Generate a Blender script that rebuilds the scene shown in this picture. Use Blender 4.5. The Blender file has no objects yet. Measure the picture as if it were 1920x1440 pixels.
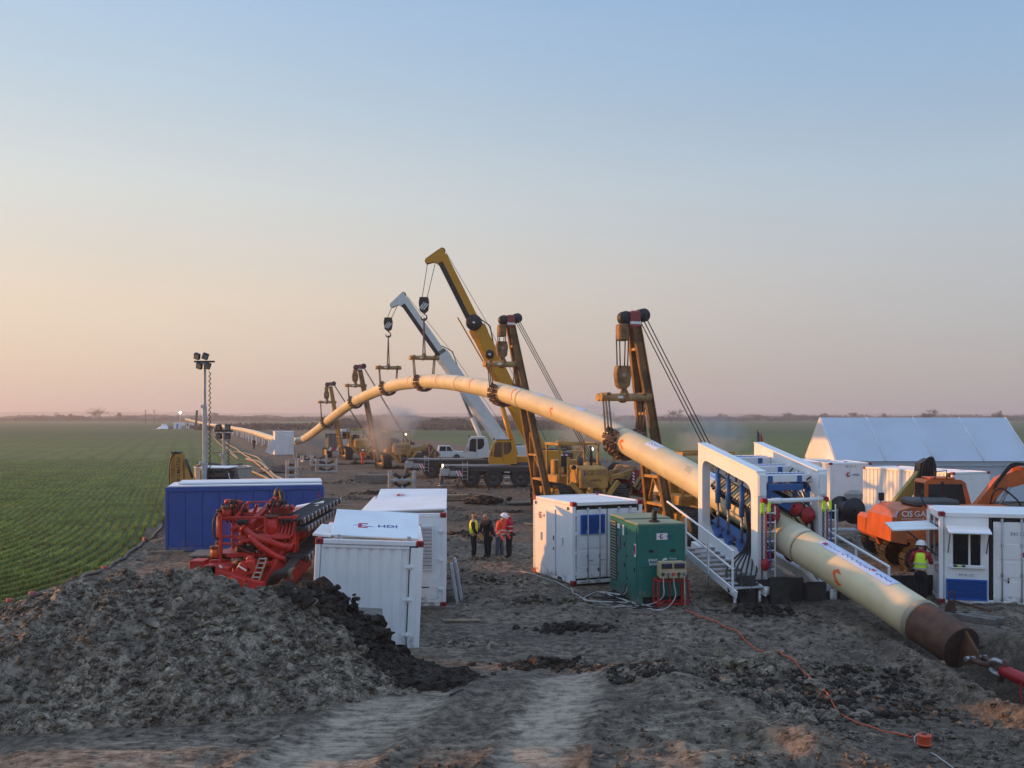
import bpy, math, random
import numpy as np
from mathutils import Matrix, Vector
random.seed(7); RNG = np.random.default_rng(7)
sc = bpy.context.scene
COL = sc.collection
# ------------------------------------------------------------------ camera
FPX, HC = 1850.0, 5.3            # focal length in photo pixels, eye height in metres
cam_d = bpy.data.cameras.new('camera')
cam_d.sensor_width = 36.0; cam_d.lens = 36.0*FPX/1920.0; cam_d.shift_y = 60.0/1920.0
cam_d.clip_start = 0.1; cam_d.clip_end = 12000
cam = bpy.data.objects.new('camera', cam_d); COL.objects.link(cam)
cam.location = (0, 0, HC); cam.rotation_euler = (math.radians(90), 0, 0)
sc.camera = cam
# ------------------------------------------------------------------ sky and sun
SUN = Vector((-0.965, 0.225, 0.128)).normalized()
sun_el = math.asin(SUN.z); sun_az = math.atan2(SUN.x, SUN.y)
world = bpy.data.worlds.new('World'); sc.world = world; world.use_nodes = True
wn, wl = world.node_tree.nodes, world.node_tree.links
wn.clear()
w_out = wn.new('ShaderNodeOutputWorld'); w_bg = wn.new('ShaderNodeBackground')
w_sky = wn.new('ShaderNodeTexSky'); w_sky.sky_type = 'NISHITA'; w_sky.sun_disc = False
w_sky.sun_elevation = sun_el; w_sky.sun_rotation = sun_az
w_sky.air_density = 1.0; w_sky.dust_density = 2.0; w_sky.ozone_density = 2.0
w_bg.inputs['Strength'].default_value = 0.15
# the evening dust layer: pale rose low down, blue above, warmer towards the sun
w_tc = wn.new('ShaderNodeTexCoord'); w_sep = wn.new('ShaderNodeSeparateXYZ')
wl.new(w_tc.outputs['Generated'], w_sep.inputs[0])
def ramp(stops):
    r = wn.new('ShaderNodeValToRGB'); cr = r.color_ramp
    while len(cr.elements) < len(stops): cr.elements.new(0.5)
    for e, (p, c) in zip(cr.elements, stops): e.position = p; e.color = (*c, 1)
    wl.new(w_sep.outputs['Z'], r.inputs['Fac']); return r
def s2l(c): return tuple(((x/255.0+0.055)/1.055)**2.4 if x/255.0 > 0.04045 else x/255.0/12.92 for x in c)
SKY_SUN = [(0.0, s2l((208,190,180))), (0.035, s2l((216,192,177))), (0.11, s2l((226,204,182))), (0.21, s2l((212,212,206))),
           (0.32, s2l((182,200,214))), (0.45, s2l((142,172,210))), (1.0, s2l((166,184,208)))]
SKY_OFF = [(0.0, s2l((173,167,168))), (0.05, s2l((174,169,171))), (0.14, s2l((182,183,187))), (0.22, s2l((172,187,201))),
           (0.32, s2l((147,174,203))), (0.45, s2l((122,156,200))), (1.0, s2l((154,175,205)))]
r_sun, r_off = ramp(SKY_SUN), ramp(SKY_OFF)
w_dot = wn.new('ShaderNodeVectorMath'); w_dot.operation = 'DOT_PRODUCT'
hs = Vector((SUN.x, SUN.y, 0)).normalized(); w_dot.inputs[1].default_value = hs
wl.new(w_tc.outputs['Generated'], w_dot.inputs[0])
w_map = wn.new('ShaderNodeMapRange'); w_map.interpolation_type = 'SMOOTHSTEP'
w_map.inputs['From Min'].default_value = -0.35; w_map.inputs['From Max'].default_value = 0.72
wl.new(w_dot.outputs['Value'], w_map.inputs['Value'])
w_mix = wn.new('ShaderNodeMix'); w_mix.data_type = 'RGBA'
wl.new(w_map.outputs[0], w_mix.inputs['Factor']); wl.new(r_off.outputs[0], w_mix.inputs[6]); wl.new(r_sun.outputs[0], w_mix.inputs[7])
w_gain = wn.new('ShaderNodeVectorMath'); w_gain.operation = 'SCALE'; w_gain.inputs['Scale'].default_value = 5.9
wl.new(w_mix.outputs[2], w_gain.inputs[0])
w_up = wn.new('ShaderNodeMapRange'); w_up.interpolation_type = 'SMOOTHSTEP'      # sky gain raised towards the zenith, added to brighten the shaded surfaces
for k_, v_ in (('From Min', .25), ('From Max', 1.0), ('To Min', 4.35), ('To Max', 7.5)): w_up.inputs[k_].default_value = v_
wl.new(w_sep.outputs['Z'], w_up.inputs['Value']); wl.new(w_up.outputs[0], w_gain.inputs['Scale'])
w_mix2 = wn.new('ShaderNodeMix'); w_mix2.data_type = 'RGBA'; w_mix2.inputs['Factor'].default_value = 0.85
w_nm = wn.new('ShaderNodeMapping'); w_nm.inputs['Scale'].default_value = (1.3, 1.3, 7.0); wl.new(w_tc.outputs['Generated'], w_nm.inputs['Vector'])     # faint uneven veil of dust
w_nz = wn.new('ShaderNodeTexNoise'); w_nz.inputs['Scale'].default_value = 1.6; w_nz.inputs['Detail'].default_value = 5; wl.new(w_nm.outputs[0], w_nz.inputs['Vector'])
w_nr = wn.new('ShaderNodeMapRange'); w_nr.inputs['To Min'].default_value = .95; w_nr.inputs['To Max'].default_value = 1.05; wl.new(w_nz.outputs['Fac'], w_nr.inputs['Value'])
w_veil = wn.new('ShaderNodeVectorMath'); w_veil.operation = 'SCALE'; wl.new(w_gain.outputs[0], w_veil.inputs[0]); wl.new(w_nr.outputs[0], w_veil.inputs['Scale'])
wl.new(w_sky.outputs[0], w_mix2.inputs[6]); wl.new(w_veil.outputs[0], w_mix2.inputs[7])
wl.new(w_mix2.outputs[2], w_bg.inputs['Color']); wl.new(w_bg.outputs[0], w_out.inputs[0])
sun_d = bpy.data.lights.new('sun', 'SUN'); sun_d.energy = 2.6; sun_d.angle = math.radians(0.8); sun_d.color = (1.0, 0.41, 0.07)
sun_o = bpy.data.objects.new('sun', sun_d); COL.objects.link(sun_o)
sun_o.rotation_euler = SUN.to_track_quat('Z', 'Y').to_euler(); sun_o.location = (-60, 20, 40)
sc.view_settings.view_transform = 'Standard'; sc.view_settings.look = 'None'
sc.view_settings.exposure = 0.80; sc.view_settings.gamma = 1.0; sc.view_settings.use_curve_mapping = False
sc.render.engine = 'CYCLES'
sc.cycles.max_bounces = 4; sc.cycles.diffuse_bounces = 2; sc.cycles.glossy_bounces = 2; sc.cycles.transmission_bounces = 4
sc.cycles.volume_bounces = 0; sc.cycles.transparent_max_bounces = 8
sc.cycles.volume_step_rate = 4.0; sc.cycles.volume_max_steps = 64
sc.cycles.use_denoising = True
# ------------------------------------------------------------------ helpers
def W(px, py, Y):
    "point seen at photo pixel (px, py), Y metres away"
    return Vector(((px-960)/FPX*Y, Y, HC-(py-780)/FPX*Y))
def G(px, py, z=0.0):
    Y = (HC-z)*FPX/(py-780); return Vector(((px-960)/FPX*Y, Y, z))
MATS = {}
def _n(nt, t, **kw):
    n = nt.nodes.new(t)
    for k, v in kw.items(): setattr(n, k, v)
    return n
def newmat(name):
    m = bpy.data.materials.new(name); m.use_nodes = True; MATS[name] = m
    nt = m.node_tree; b = nt.nodes['Principled BSDF']
    return m, nt, b
def vec_obj(nt, rnd=True):
    tc = _n(nt, 'ShaderNodeTexCoord')
    if not rnd: return tc.outputs['Object']
    oi = _n(nt, 'ShaderNodeObjectInfo'); ml = _n(nt, 'ShaderNodeMath', operation='MULTIPLY'); ml.inputs[1].default_value = 37.0
    nt.links.new(oi.outputs['Random'], ml.inputs[0])
    ad = _n(nt, 'ShaderNodeVectorMath', operation='ADD')
    nt.links.new(tc.outputs['Object'], ad.inputs[0]); nt.links.new(ml.outputs[0], ad.inputs[1]); return ad.outputs[0]
def noise(nt, vec, scale, detail=5, rough=0.55):
    n = _n(nt, 'ShaderNodeTexNoise'); n.inputs['Scale'].default_value = scale; n.inputs['Detail'].default_value = detail
    n.inputs['Roughness'].default_value = rough; nt.links.new(vec, n.inputs['Vector']); return n.outputs['Fac']
def maprange(nt, val, a, b, c=0.0, d=1.0, smooth=True):
    m = _n(nt, 'ShaderNodeMapRange'); m.interpolation_type = 'SMOOTHSTEP' if smooth else 'LINEAR'
    for k, v in (('From Min', a), ('From Max', b), ('To Min', c), ('To Max', d)): m.inputs[k].default_value = v
    nt.links.new(val, m.inputs['Value']); return m.outputs[0]
def mixc(nt, fac, a, b):
    m = _n(nt, 'ShaderNodeMix', data_type='RGBA')
    for s, v in ((m.inputs['Factor'], fac), (m.inputs[6], a), (m.inputs[7], b)):
        if isinstance(v, (int, float)): s.default_value = v
        elif isinstance(v, tuple): s.default_value = (*v[:3], 1)
        else: nt.links.new(v, s)
    return m.outputs[2]
def mth(nt, op, a, b=None, c=None):
    m = _n(nt, 'ShaderNodeMath', operation=op)
    for i, v in enumerate((a, b, c)):
        if v is None: continue
        if isinstance(v, (int, float)): m.inputs[i].default_value = v
        else: nt.links.new(v, m.inputs[i])
    return m.outputs[0]
def bump(nt, bsdf, h, strength=0.3, dist=0.02):
    b = _n(nt, 'ShaderNodeBump'); b.inputs['Strength'].default_value = strength; b.inputs['Distance'].default_value = dist
    nt.links.new(h, b.inputs['Height']); nt.links.new(b.outputs[0], bsdf.inputs['Normal'])
MUD = (0.11, 0.088, 0.066)
def mat(name, col, rough=0.5, metal=0.0, var=0.12, scale=2.5, dirt=0.0, dscale=1.6, bmp=0.0, bscale=40, dcol=MUD, coat=0.0, lo=0.52, hi=0.70):
    if name in MATS: return MATS[name]
    m, nt, b = newmat(name)
    v = vec_obj(nt); n1 = noise(nt, v, scale)
    c = mixc(nt, maprange(nt, n1, 0.3, 0.7), tuple(x*(1-var) for x in col), tuple(min(1, x*(1+var)) for x in col))
    r = rough
    if dirt > 0:
        n2 = noise(nt, v, dscale, 7, 0.65); f = maprange(nt, n2, lo, hi, 0, dirt)
        c = mixc(nt, f, c, dcol)
        r2 = maprange(nt, n2, lo, hi, rough, min(1, rough+0.3)); nt.links.new(r2, b.inputs['Roughness'])
    else: b.inputs['Roughness'].default_value = rough
    nt.links.new(c, b.inputs['Base Color']); b.inputs['Metallic'].default_value = metal
    if coat: b.inputs['Coat Weight'].default_value = coat
    if bmp: bump(nt, b, noise(nt, v, bscale, 4), bmp)
    return m
class MB:
    "collects shapes; build() links them as one mesh object"
    def __init__(s): s.v = []; s.f = []; s.sm = []; s.M = None
    def add(s, vs, fs, smooth=False):
        o = len(s.v)
        if s.M is not None: vs = [s.M @ Vector(p) for p in vs]
        s.v += [tuple(p) for p in vs]; s.f += [tuple(i+o for i in f) for f in fs]; s.sm += [smooth]*len(fs); return s
    def box(s, c, d, rot=None, b=None):
        x, y, z = d[0]/2, d[1]/2, d[2]/2
        if b is None: b = min(0.012, 0.18*min(d))
        vs = []
        for sx in (-1, 1):
            for sy in (-1, 1):
                for sz in (-1, 1):
                    vs += [(sx*x, sy*(y-b), sz*(z-b)), (sx*(x-b), sy*y, sz*(z-b)), (sx*(x-b), sy*(y-b), sz*z)]
        def I(sx, sy, sz, k): return (((sx > 0)*2+(sy > 0))*2+(sz > 0))*3+k
        fs = []
        for q in (-1, 1):
            a = [I(q,-1,-1,0), I(q,1,-1,0), I(q,1,1,0), I(q,-1,1,0)]; fs.append(a if q > 0 else a[::-1])
            a = [I(-1,q,-1,1), I(-1,q,1,1), I(1,q,1,1), I(1,q,-1,1)]; fs.append(a if q > 0 else a[::-1])
            a = [I(-1,-1,q,2), I(1,-1,q,2), I(1,1,q,2), I(-1,1,q,2)]; fs.append(a if q > 0 else a[::-1])
        for p in (-1, 1):
            for q in (-1, 1):
                for (a, flip) in (([I(p,q,-1,0), I(p,q,-1,1), I(p,q,1,1), I(p,q,1,0)], p*q > 0), ([I(p,-1,q,0), I(p,-1,q,2), I(p,1,q,2), I(p,1,q,0)], p*q < 0), ([I(-1,p,q,1), I(-1,p,q,2), I(1,p,q,2), I(1,p,q,1)], p*q > 0)):
                    fs.append(a[::-1] if not flip else a)
                for r in (-1, 1):
                    a = [I(p,q,r,0), I(p,q,r,1), I(p,q,r,2)]; fs.append(a if p*q*r > 0 else a[::-1])
        if rot is not None:
            R = rot if isinstance(rot, Matrix) else Matrix.Rotation(rot[2], 3, 'Z') @ Matrix.Rotation(rot[1], 3, 'Y') @ Matrix.Rotation(rot[0], 3, 'X')
            vs = [R @ Vector(p) for p in vs]
        cc = Vector(c); return s.add([Vector(p)+cc for p in vs], fs)
    def bar(s, a, b, w, h=None, up=(0, 0, 1), bev=None):
        a, b = Vector(a), Vector(b); h = w if h is None else h
        d = b-a; L = d.length; y = d.normalized(); u = Vector(up)
        if abs(y.dot(u)) > 0.98: u = Vector((1, 0, 0))
        x = y.cross(u).normalized(); z = x.cross(y)
        return s.box((a+b)/2, (w, L, h), Matrix((x, y, z)).transposed(), bev)
    def ibeam(s, a, b, w, h, t=0.04, up=(0, 0, 1)):
        a, b = Vector(a), Vector(b); y = (b-a).normalized(); u = Vector(up)
        if abs(y.dot(u)) > 0.98: u = Vector((1, 0, 0))
        x = y.cross(u).normalized(); z = x.cross(y)
        s.bar(a, b, t, h-2*t, u); o = z*(h/2-t/2)
        s.bar(a+o, b+o, w, t, u); s.bar(a-o, b-o, w, t, u); return s
    def tube(s, pts, r, n=8, cap=True, closed=False):
        P = [Vector(p) for p in pts]; m = len(P); rs = r if isinstance(r, (list, tuple)) else [r]*m
        T = []
        for i in range(m):
            a = P[(i-1) % m] if (closed or i > 0) else P[i]; b = P[(i+1) % m] if (closed or i < m-1) else P[i]
            T.append((b-a).normalized())
        u = Vector((0, 0, 1)) if abs(T[0].z) < 0.9 else Vector((1, 0, 0))
        nrm = T[0].cross(u).normalized(); vs = []
        for i in range(m):
            nrm = (nrm-T[i]*nrm.dot(T[i])).normalized(); bn = T[i].cross(nrm)
            for k in range(n):
                a = 2*math.pi*k/n; vs.append(P[i]+(nrm*math.cos(a)+bn*math.sin(a))*rs[i])
        fs = []
        for i in range(m if closed else m-1):
            j = (i+1) % m
            for k in range(n): fs.append((i*n+k, i*n+(k+1) % n, j*n+(k+1) % n, j*n+k))
        s.add(vs, fs, True)
        if cap and not closed:
            o = len(s.v)-len(vs)
            s.f += [tuple(o+k for k in range(n-1, -1, -1)), tuple(o+(m-1)*n+k for k in range(n))]; s.sm += [False, False]
        return s
    def cyl(s, c, axis, r, L, n=16):
        c = Vector(c); a = Vector(axis).normalized()*L/2; return s.tube([c-a, c+a], r, n)
    def lathe(s, c, axis, prof, n=16):
        "prof: list of (distance along axis, radius)"
        c = Vector(c); a = Vector(axis).normalized(); u = Vector((0, 0, 1)) if abs(a.z) < 0.9 else Vector((1, 0, 0))
        x = a.cross(u).normalized(); y = a.cross(x)
        vs = []
        for d, r in prof:
            for k in range(n):
                t = 2*math.pi*k/n; vs.append(c+a*d+(x*math.cos(t)+y*math.sin(t))*max(r, 1e-4))
        fs = []
        for i in range(len(prof)-1):
            for k in range(n): fs.append((i*n+k, i*n+(k+1) % n, (i+1)*n+(k+1) % n, (i+1)*n+k))
        return s.add(vs, fs, True)
    def prism(s, pts, axis, d0, d1):
        "extrude polygon; axis x: pts=(y,z), axis y: pts=(x,z), axis z: pts=(x,y)"
        def P(p, d): return {'x': (d, p[0], p[1]), 'y': (p[0], d, p[1]), 'z': (p[0], p[1], d)}[axis]
        n = len(pts); vs = [P(p, d0) for p in pts]+[P(p, d1) for p in pts]
        fs = [tuple(range(n-1, -1, -1)), tuple(range(n, 2*n))]+[(i, (i+1) % n, n+(i+1) % n, n+i) for i in range(n)]
        area = sum(pts[i][0]*pts[(i+1) % n][1]-pts[(i+1) % n][0]*pts[i][1] for i in range(n))
        flip = (area < 0) ^ (axis == 'y') ^ (d1 < d0)
        if flip: fs = [f[::-1] for f in fs]
        return s.add(vs, fs)
    def ring(s, outer, inner, axis, d0, d1):
        def P(p, d): return {'x': (d, p[0], p[1]), 'y': (p[0], d, p[1]), 'z': (p[0], p[1], d)}[axis]
        n = len(outer); vs = [P(p, d) for d in (d0, d1) for L in (outer, inner) for p in L]; fs = []
        for i in range(n):
            j = (i+1) % n
            fs += [(i, n+i, n+j, j), (2*n+i, 2*n+j, 3*n+j, 3*n+i), (i, j, 2*n+j, 2*n+i), (n+j, n+i, 3*n+i, 3*n+j)]
        return s.add(vs, fs)
    def ball(s, c, r, n=10, m=6, sq=(1, 1, 1)):
        prof = [(-math.cos(math.pi*i/m), math.sin(math.pi*i/m)) for i in range(m+1)]
        vs = [(c[0]+r*sq[0]*q*math.cos(2*math.pi*k/n), c[1]+r*sq[1]*q*math.sin(2*math.pi*k/n), c[2]+r*sq[2]*d) for d, q in prof for k in range(n)]
        fs = [(i*n+k, i*n+(k+1) % n, (i+1)*n+(k+1) % n, (i+1)*n+k) for i in range(m) for k in range(n)]
        return s.add(vs, fs, True)
    def corr(s, o, u, v, w, lu, lv, pitch=0.28, dep=0.036):
        "corrugated sheet: o corner, u along, v up, w outward normal"
        o, u, v, w = Vector(o), Vector(u), Vector(v), Vector(w)
        n = max(1, round(lu/pitch)); p = lu/n; pr = []
        for i in range(n):
            pr += [(i*p, 0), (i*p+.26*p, 0), (i*p+.38*p, -dep), (i*p+.62*p, -dep), (i*p+.74*p, 0)]
        pr.append((lu, 0)); vs = []
        for a, d in pr: vs += [o+u*a+w*d, o+u*a+w*d+v*lv]
        flip = u.cross(v).dot(w) < 0
        fs = [((2*i, 2*i+2, 2*i+3, 2*i+1) if not flip else (2*i, 2*i+1, 2*i+3, 2*i+2)) for i in range(len(pr)-1)]
        return s.add(vs, fs)
    def build(s, name, m, parent=None, kind=None):
        me = bpy.data.meshes.new(name); me.from_pydata(s.v, [], s.f); me.polygons.foreach_set('use_smooth', s.sm)
        me.materials.append(MATS[m] if isinstance(m, str) else m); me.update()
        return link(name, me, parent, kind)
def link(name, data, parent=None, kind=None):
    o = bpy.data.objects.new(name, data); COL.objects.link(o)
    if parent is not None: o.parent = parent
    if kind: o['kind'] = kind
    return o
def tag(o, label, cat, group=None):
    o['label'] = label; o['category'] = cat; o['kind'] = 'thing'
    if group: o['group'] = group
    return o
def thing(name, label, cat, loc=(0, 0, 0), rz=0.0, group=None):
    o = bpy.data.objects.new(name, None); COL.objects.link(o); o.empty_display_size = 0.2
    o.location = loc; o.rotation_euler = (0, 0, rz); return tag(o, label, cat, group)
def bx(p, name, m, c, d, rot=None, b=None): return MB().box(c, d, rot, b).build(name, m, p)
def br(p, name, m, a, b, w, h=None, up=(0, 0, 1)): return MB().bar(a, b, w, h, up).build(name, m, p)
def tb(p, name, m, pts, r, n=8): return MB().tube(pts, r, n).build(name, m, p)
def cy(p, name, m, c, ax, r, L, n=16): return MB().cyl(c, ax, r, L, n).build(name, m, p)
def cpart(o, parent, loc=None, rot=None):
    c = o.copy(); COL.objects.link(c); c.parent = parent
    if loc is not None: c.location = loc
    if rot is not None: c.rotation_euler = rot
    return c
def mesh_np(name, V, Fq, m, parent=None, kind=None, smooth=False):
    me = bpy.data.meshes.new(name); V = np.asarray(V, dtype=np.float32); Fq = np.asarray(Fq, dtype=np.int32); k = Fq.shape[1]
    me.vertices.add(len(V)); me.vertices.foreach_set('co', V.ravel())
    me.loops.add(Fq.size); me.loops.foreach_set('vertex_index', Fq.ravel())
    me.polygons.add(len(Fq)); me.polygons.foreach_set('loop_start', np.arange(0, Fq.size, k, dtype=np.int32))
    me.polygons.foreach_set('use_smooth', np.full(len(Fq), smooth)); me.update(calc_edges=True); me.validate()
    me.materials.append(MATS[m] if isinstance(m, str) else m)
    return link(name, me, parent, kind)
_TX = {}
def text(p, name, s, h, m, loc, x=(1, 0, 0), z=(0, 0, 1), align='LEFT', bold=0.0, sx=1.0):
    "lettering lying on a surface: x = reading direction, z = up, h = capital height"
    key = (s, align, bold)
    if key not in _TX:
        cu = bpy.data.curves.new('lettering', 'FONT'); cu.body = s; cu.size = 1/0.7; cu.align_x = align; cu.offset = bold; cu.extrude = 0.0; cu.resolution_u = 2
        o = bpy.data.objects.new('lettering', cu); COL.objects.link(o)
        dg = bpy.context.evaluated_depsgraph_get(); me = bpy.data.meshes.new_from_object(o.evaluated_get(dg))
        bpy.data.objects.remove(o); bpy.data.curves.remove(cu); _TX[key] = me
    me = _TX[key].copy(); me.materials.clear(); me.materials.append(MATS[m])
    X, Z = Vector(x).normalized(), Vector(z).normalized(); Y = X.cross(Z)
    M = Matrix((X*h*sx, Z*h, -Y)).transposed().to_4x4(); M.translation = Vector(loc); me.transform(M)
    return link(name, me, p)
def logo(p, s, loc, x=(1, 0, 0), z=(0, 0, 1), word=True, sub=False):
    "red E with a blue wave, then three blue letters; s = letter height"
    X, Z = Vector(x).normalized(), Vector(z).normalized(); N = X.cross(Z); loc = Vector(loc)
    def q(mb, a, b, c, d, o): mb.add([loc+X*s*a+Z*s*b+N*o, loc+X*s*c+Z*s*b+N*o, loc+X*s*c+Z*s*d+N*o, loc+X*s*a+Z*s*d+N*o], [(0, 1, 2, 3)])
    mb = MB(); q(mb, 0.7, 1.05, 2.2, 1.5, 0.001); q(mb, 0.7, -.55, 2.2, -.1, .001); q(mb, .7, -.1, 1.25, 1.05, .001); mb.build('emblem_bars', 'mark_red', p)
    mb = MB(); N_ = 12; pr = []
    for i in range(N_+1):
        t = i/N_; a = -0.7+4.0*t; b = .32+.28*math.sin(t*math.pi*2.0-.4)*(1 if t < .5 else .7); th = .11*math.sin(math.pi*(.08+.84*t))
        pr += [loc+X*s*a+Z*s*(b-th)+N*.003, loc+X*s*a+Z*s*(b+th)+N*.003]
    mb.add(pr, [(2*i, 2*i+2, 2*i+3, 2*i+1) for i in range(N_)]); mb.build('emblem_wave', 'mark_blue', p)
    if word: text(p, 'lettering', 'HDI', s, 'mark_blue', loc+X*s*3.7+N*.002, X, Z, bold=.02, sx=1.3)
# numpy value noise
def _hash(i, j, seed):
    n = (i*374761393+j*668265263+seed*982451653) & 0x7fffffff
    n = ((n ^ (n >> 13))*1274126177) & 0x7fffffff
    return ((n ^ (n >> 16)) & 0xffff)/65535.0
def vnoise(x, y, seed=0):
    x = np.asarray(x, float); y = np.asarray(y, float)
    i = np.floor(x).astype(np.int64); j = np.floor(y).astype(np.int64); fx, fy = x-i, y-j
    fx = fx*fx*(3-2*fx); fy = fy*fy*(3-2*fy)
    a, b, c, d = _hash(i, j, seed), _hash(i+1, j, seed), _hash(i, j+1, seed), _hash(i+1, j+1, seed)
    return (a*(1-fx)+b*fx)*(1-fy)+(c*(1-fx)+d*fx)*fy
def fbm(x, y, octv=5, seed=0, gain=0.5):
    s = 0; a = 1; t = 0
    for k in range(octv):
        s = s+a*(vnoise(x*2**k+17*k, y*2**k-9*k, seed+k)-.5); t += a; a *= gain
    return s/t
def sst(x, a, b):
    t = np.clip((x-a)/(b-a), 0, 1); return t*t*(3-2*t)
# ------------------------------------------------------------------ materials
mat('white_paint', (.84, .85, .86), .42, 0, .04, 1.5, .55, 1.3, dcol=(.42, .38, .33), lo=.56, hi=.85)
mat('white_clean', (.85, .86, .87), .38, 0, .03, 1.5, .35, 1.1, dcol=(.45, .42, .38), lo=.58, hi=.9)
mat('white_roof', (.80, .82, .84), .5, 0, .05, 1.2, .5, .9, dcol=(.40, .38, .36), lo=.55, hi=.9)
mat('blue_paint', (.017, .080, .32), .45, 0, .10, 1.2, .35, 1.2, dcol=(.16, .17, .2), lo=.6, hi=.85)
mat('blue_vent', (.020, .13, .50), .45, 0, .10)
mat('blue_hyd', (.026, .12, .36), .38, 0, .15, 3, .4, 2.5)
mat('red_paint', (.42, .022, .018), .42, 0, .18, 2.2, .5, 2.0, dcol=(.16, .05, .035), lo=.5, hi=.78)
mat('red_casting', (.34, .012, .02), .5, 0, .15)
mat('red_faded', (.33, .07, .07), .6, 0, .15, 2, .3, 3)
mat('green_paint', (.012, .15, .125), .40, 0, .07, 1.5, .25, 1.4, dcol=(.09, .13, .11), lo=.56, hi=.85)
mat('green_roof', (.22, .27, .17), .6, 0, .12, 1.5, .5, 2, dcol=(.3, .3, .22))
mat('machine_yellow', (.46, .25, .055), .5, 0, .16, 2.0, .75, 1.5, dcol=(.16, .10, .05), lo=.47, hi=.72)
mat('crane_yellow', (.60, .275, .016), .38, 0, .06, 2.0, .25, 1.3, dcol=(.3, .19, .06), lo=.56, hi=.85)
mat('boom_dirty', (.24, .125, .045), .6, 0, .25, 2.2, .7, 1.8, dcol=(.07, .05, .035), lo=.46, hi=.66)
mat('beam_tan', (.40, .25, .10), .6, 0, .2, 3, .6, 2, dcol=(.14, .1, .07))
mat('crane_white', (.62, .67, .68), .38, 0, .05, 2.0, .3, 1.2, dcol=(.4, .4, .38), lo=.55, hi=.85)
mat('orange_paint', (.55, .115, .020), .45, 0, .14, 2.0, .8, 1.5, dcol=(.17, .09, .05), lo=.5, hi=.8)
mat('olive_yellow', (.33, .26, .06), .5, 0, .12, 2, .4, 2)
mat('dark_frame', (.035, .037, .042), .55, .0, .25, 4, .5, 2.5)
mat('grey_frame', (.13, .135, .145), .55, .1, .2, 4, .5, 2.5)
mat('grey_hood', (.06, .065, .07), .6, 0, .15, 4, .3, 2)
mat('steel', (.30, .31, .32), .38, .8, .15, 4)
mat('galvanised', (.44, .46, .49), .5, .4, .12, 3, .3, 2, dcol=(.25, .22, .18))
mat('rope_steel', (.09, .085, .08), .55, .5, .1)
mat('roller_rust', (.19, .105, .075), .7, .1, .35, 7, .4, 5, dcol=(.05, .04, .035))
mat('rust', (.105, .052, .036), .75, .15, .3, 3.5, .6, 2.2, dcol=(.17, .085, .045), bmp=.25, bscale=30)
mat('rust_dark', (.05, .028, .022), .8, .1, .3, 3.5, .5, 2.2, dcol=(.10, .05, .03))
mat('rubber', (.018, .018, .019), .75, 0, .25, 6, .55, 3, dcol=(.085, .07, .055), lo=.42, hi=.65)
mat('black_plastic', (.014, .014, .016), .5, 0, .2, 5, .2, 3)
mat('hose_black', (.016, .016, .018), .5, 0, .2, 5, .35, 3)
mat('hose_grey', (.12, .115, .105), .7, 0, .2, 3, .5, 2)
mat('hose_tan', (.36, .27, .18), .75, 0, .2, 3, .4, 2)
mat('wood', (.27, .20, .125), .8, 0, .25, 6, .5, 3, bmp=.3, bscale=25)
mat('wood_grey', (.17, .155, .135), .85, 0, .25, 6, .5, 3, bmp=.3, bscale=25)
mat('sheet_pile', (.042, .040, .040), .75, .1, .35, 4, .6, 2.4, dcol=(.10, .085, .07), bmp=.3, bscale=18)
mat('concrete', (.36, .34, .31), .85, 0, .12, 2, .4, 1.5, dcol=(.22, .2, .17))
mat('tarp', (.74, .75, .77), .55, 0, .04, 1.5, .2, 1.4, dcol=(.5, .47, .43), bmp=.35, bscale=3)
mat('tent_fabric', (.50, .56, .65), .5, 0, .05, .35, .25, .5, dcol=(.5, .52, .54), bmp=.25, bscale=1.2)
mat('mark_red', (.50, .012, .03), .5, 0, .02); mat('mark_blue', (.03, .04, .30), .5, 0, .02)
mat('mark_black', (.02, .02, .022), .6, 0, .02); mat('mark_white', (.8, .8, .8), .5, 0, .02); mat('mark_orange', (.75, .13, .015), .6, 0, .1)
mat('sticker', (.72, .74, .80), .35, 0, .05, 3, .15, 2)
mat('sticker_blue', (.55, .63, .80), .35, 0, .06, 3, .15, 2)
mat('hivis_yellow', (.78, .92, .02), .7, 0, .06); mat('hivis_lime', (.66, .95, .04), .6, 0, .05)
mat('hivis_orange', (.85, .085, .035), .7, 0, .08); mat('jacket_red', (.42, .02, .045), .75, 0, .1)
mat('cloth_navy', (.011, .012, .022), .85, 0, .2); mat('cloth_black', (.010, .010, .013), .85, 0, .2)
mat('jeans', (.055, .075, .115), .85, 0, .15, 5); mat('hood_grey', (.27, .24, .2), .85, 0, .1)
mat('skin', (.46, .25, .17), .55, 0, .05); mat('boot_brown', (.14, .07, .04), .7, 0, .2); mat('boot_tan', (.3, .23, .15), .75, 0, .2)
mat('glove_yellow', (.5, .3, .05), .75, 0, .1); mat('glove_blue', (.1, .25, .5), .7, 0, .1)
mat('reflective', (.55, .56, .55), .4, .3, .05); mat('helmet_white', (.8, .8, .82), .25, 0, .03)
mat('barrier_red', (.62, .012, .04), .5, 0, .1, 2, .3, 2)
mat('bark', (.055, .043, .038), .9, 0, .2); mat('twig', (.085, .066, .058), .9, 0, .25)
mat('cable_orange', (.66, .085, .025), .5, 0, .1); mat('cable_white', (.42, .41, .38), .6, 0, .1)
mat('pad_cream', (.56, .50, .30), .5, 0, .12, 4, .4, 3)
m_, nt_, b_ = newmat('glass'); b_.inputs['Base Color'].default_value = (.012, .016, .02, 1); b_.inputs['Roughness'].default_value = .06; b_.inputs['Specular IOR Level'].default_value = .6
m_, nt_, b_ = newmat('cab_glass'); b_.inputs['Base Color'].default_value = (.03, .04, .042, 1); b_.inputs['Roughness'].default_value = .05; b_.inputs['Alpha'].default_value = .72
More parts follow.
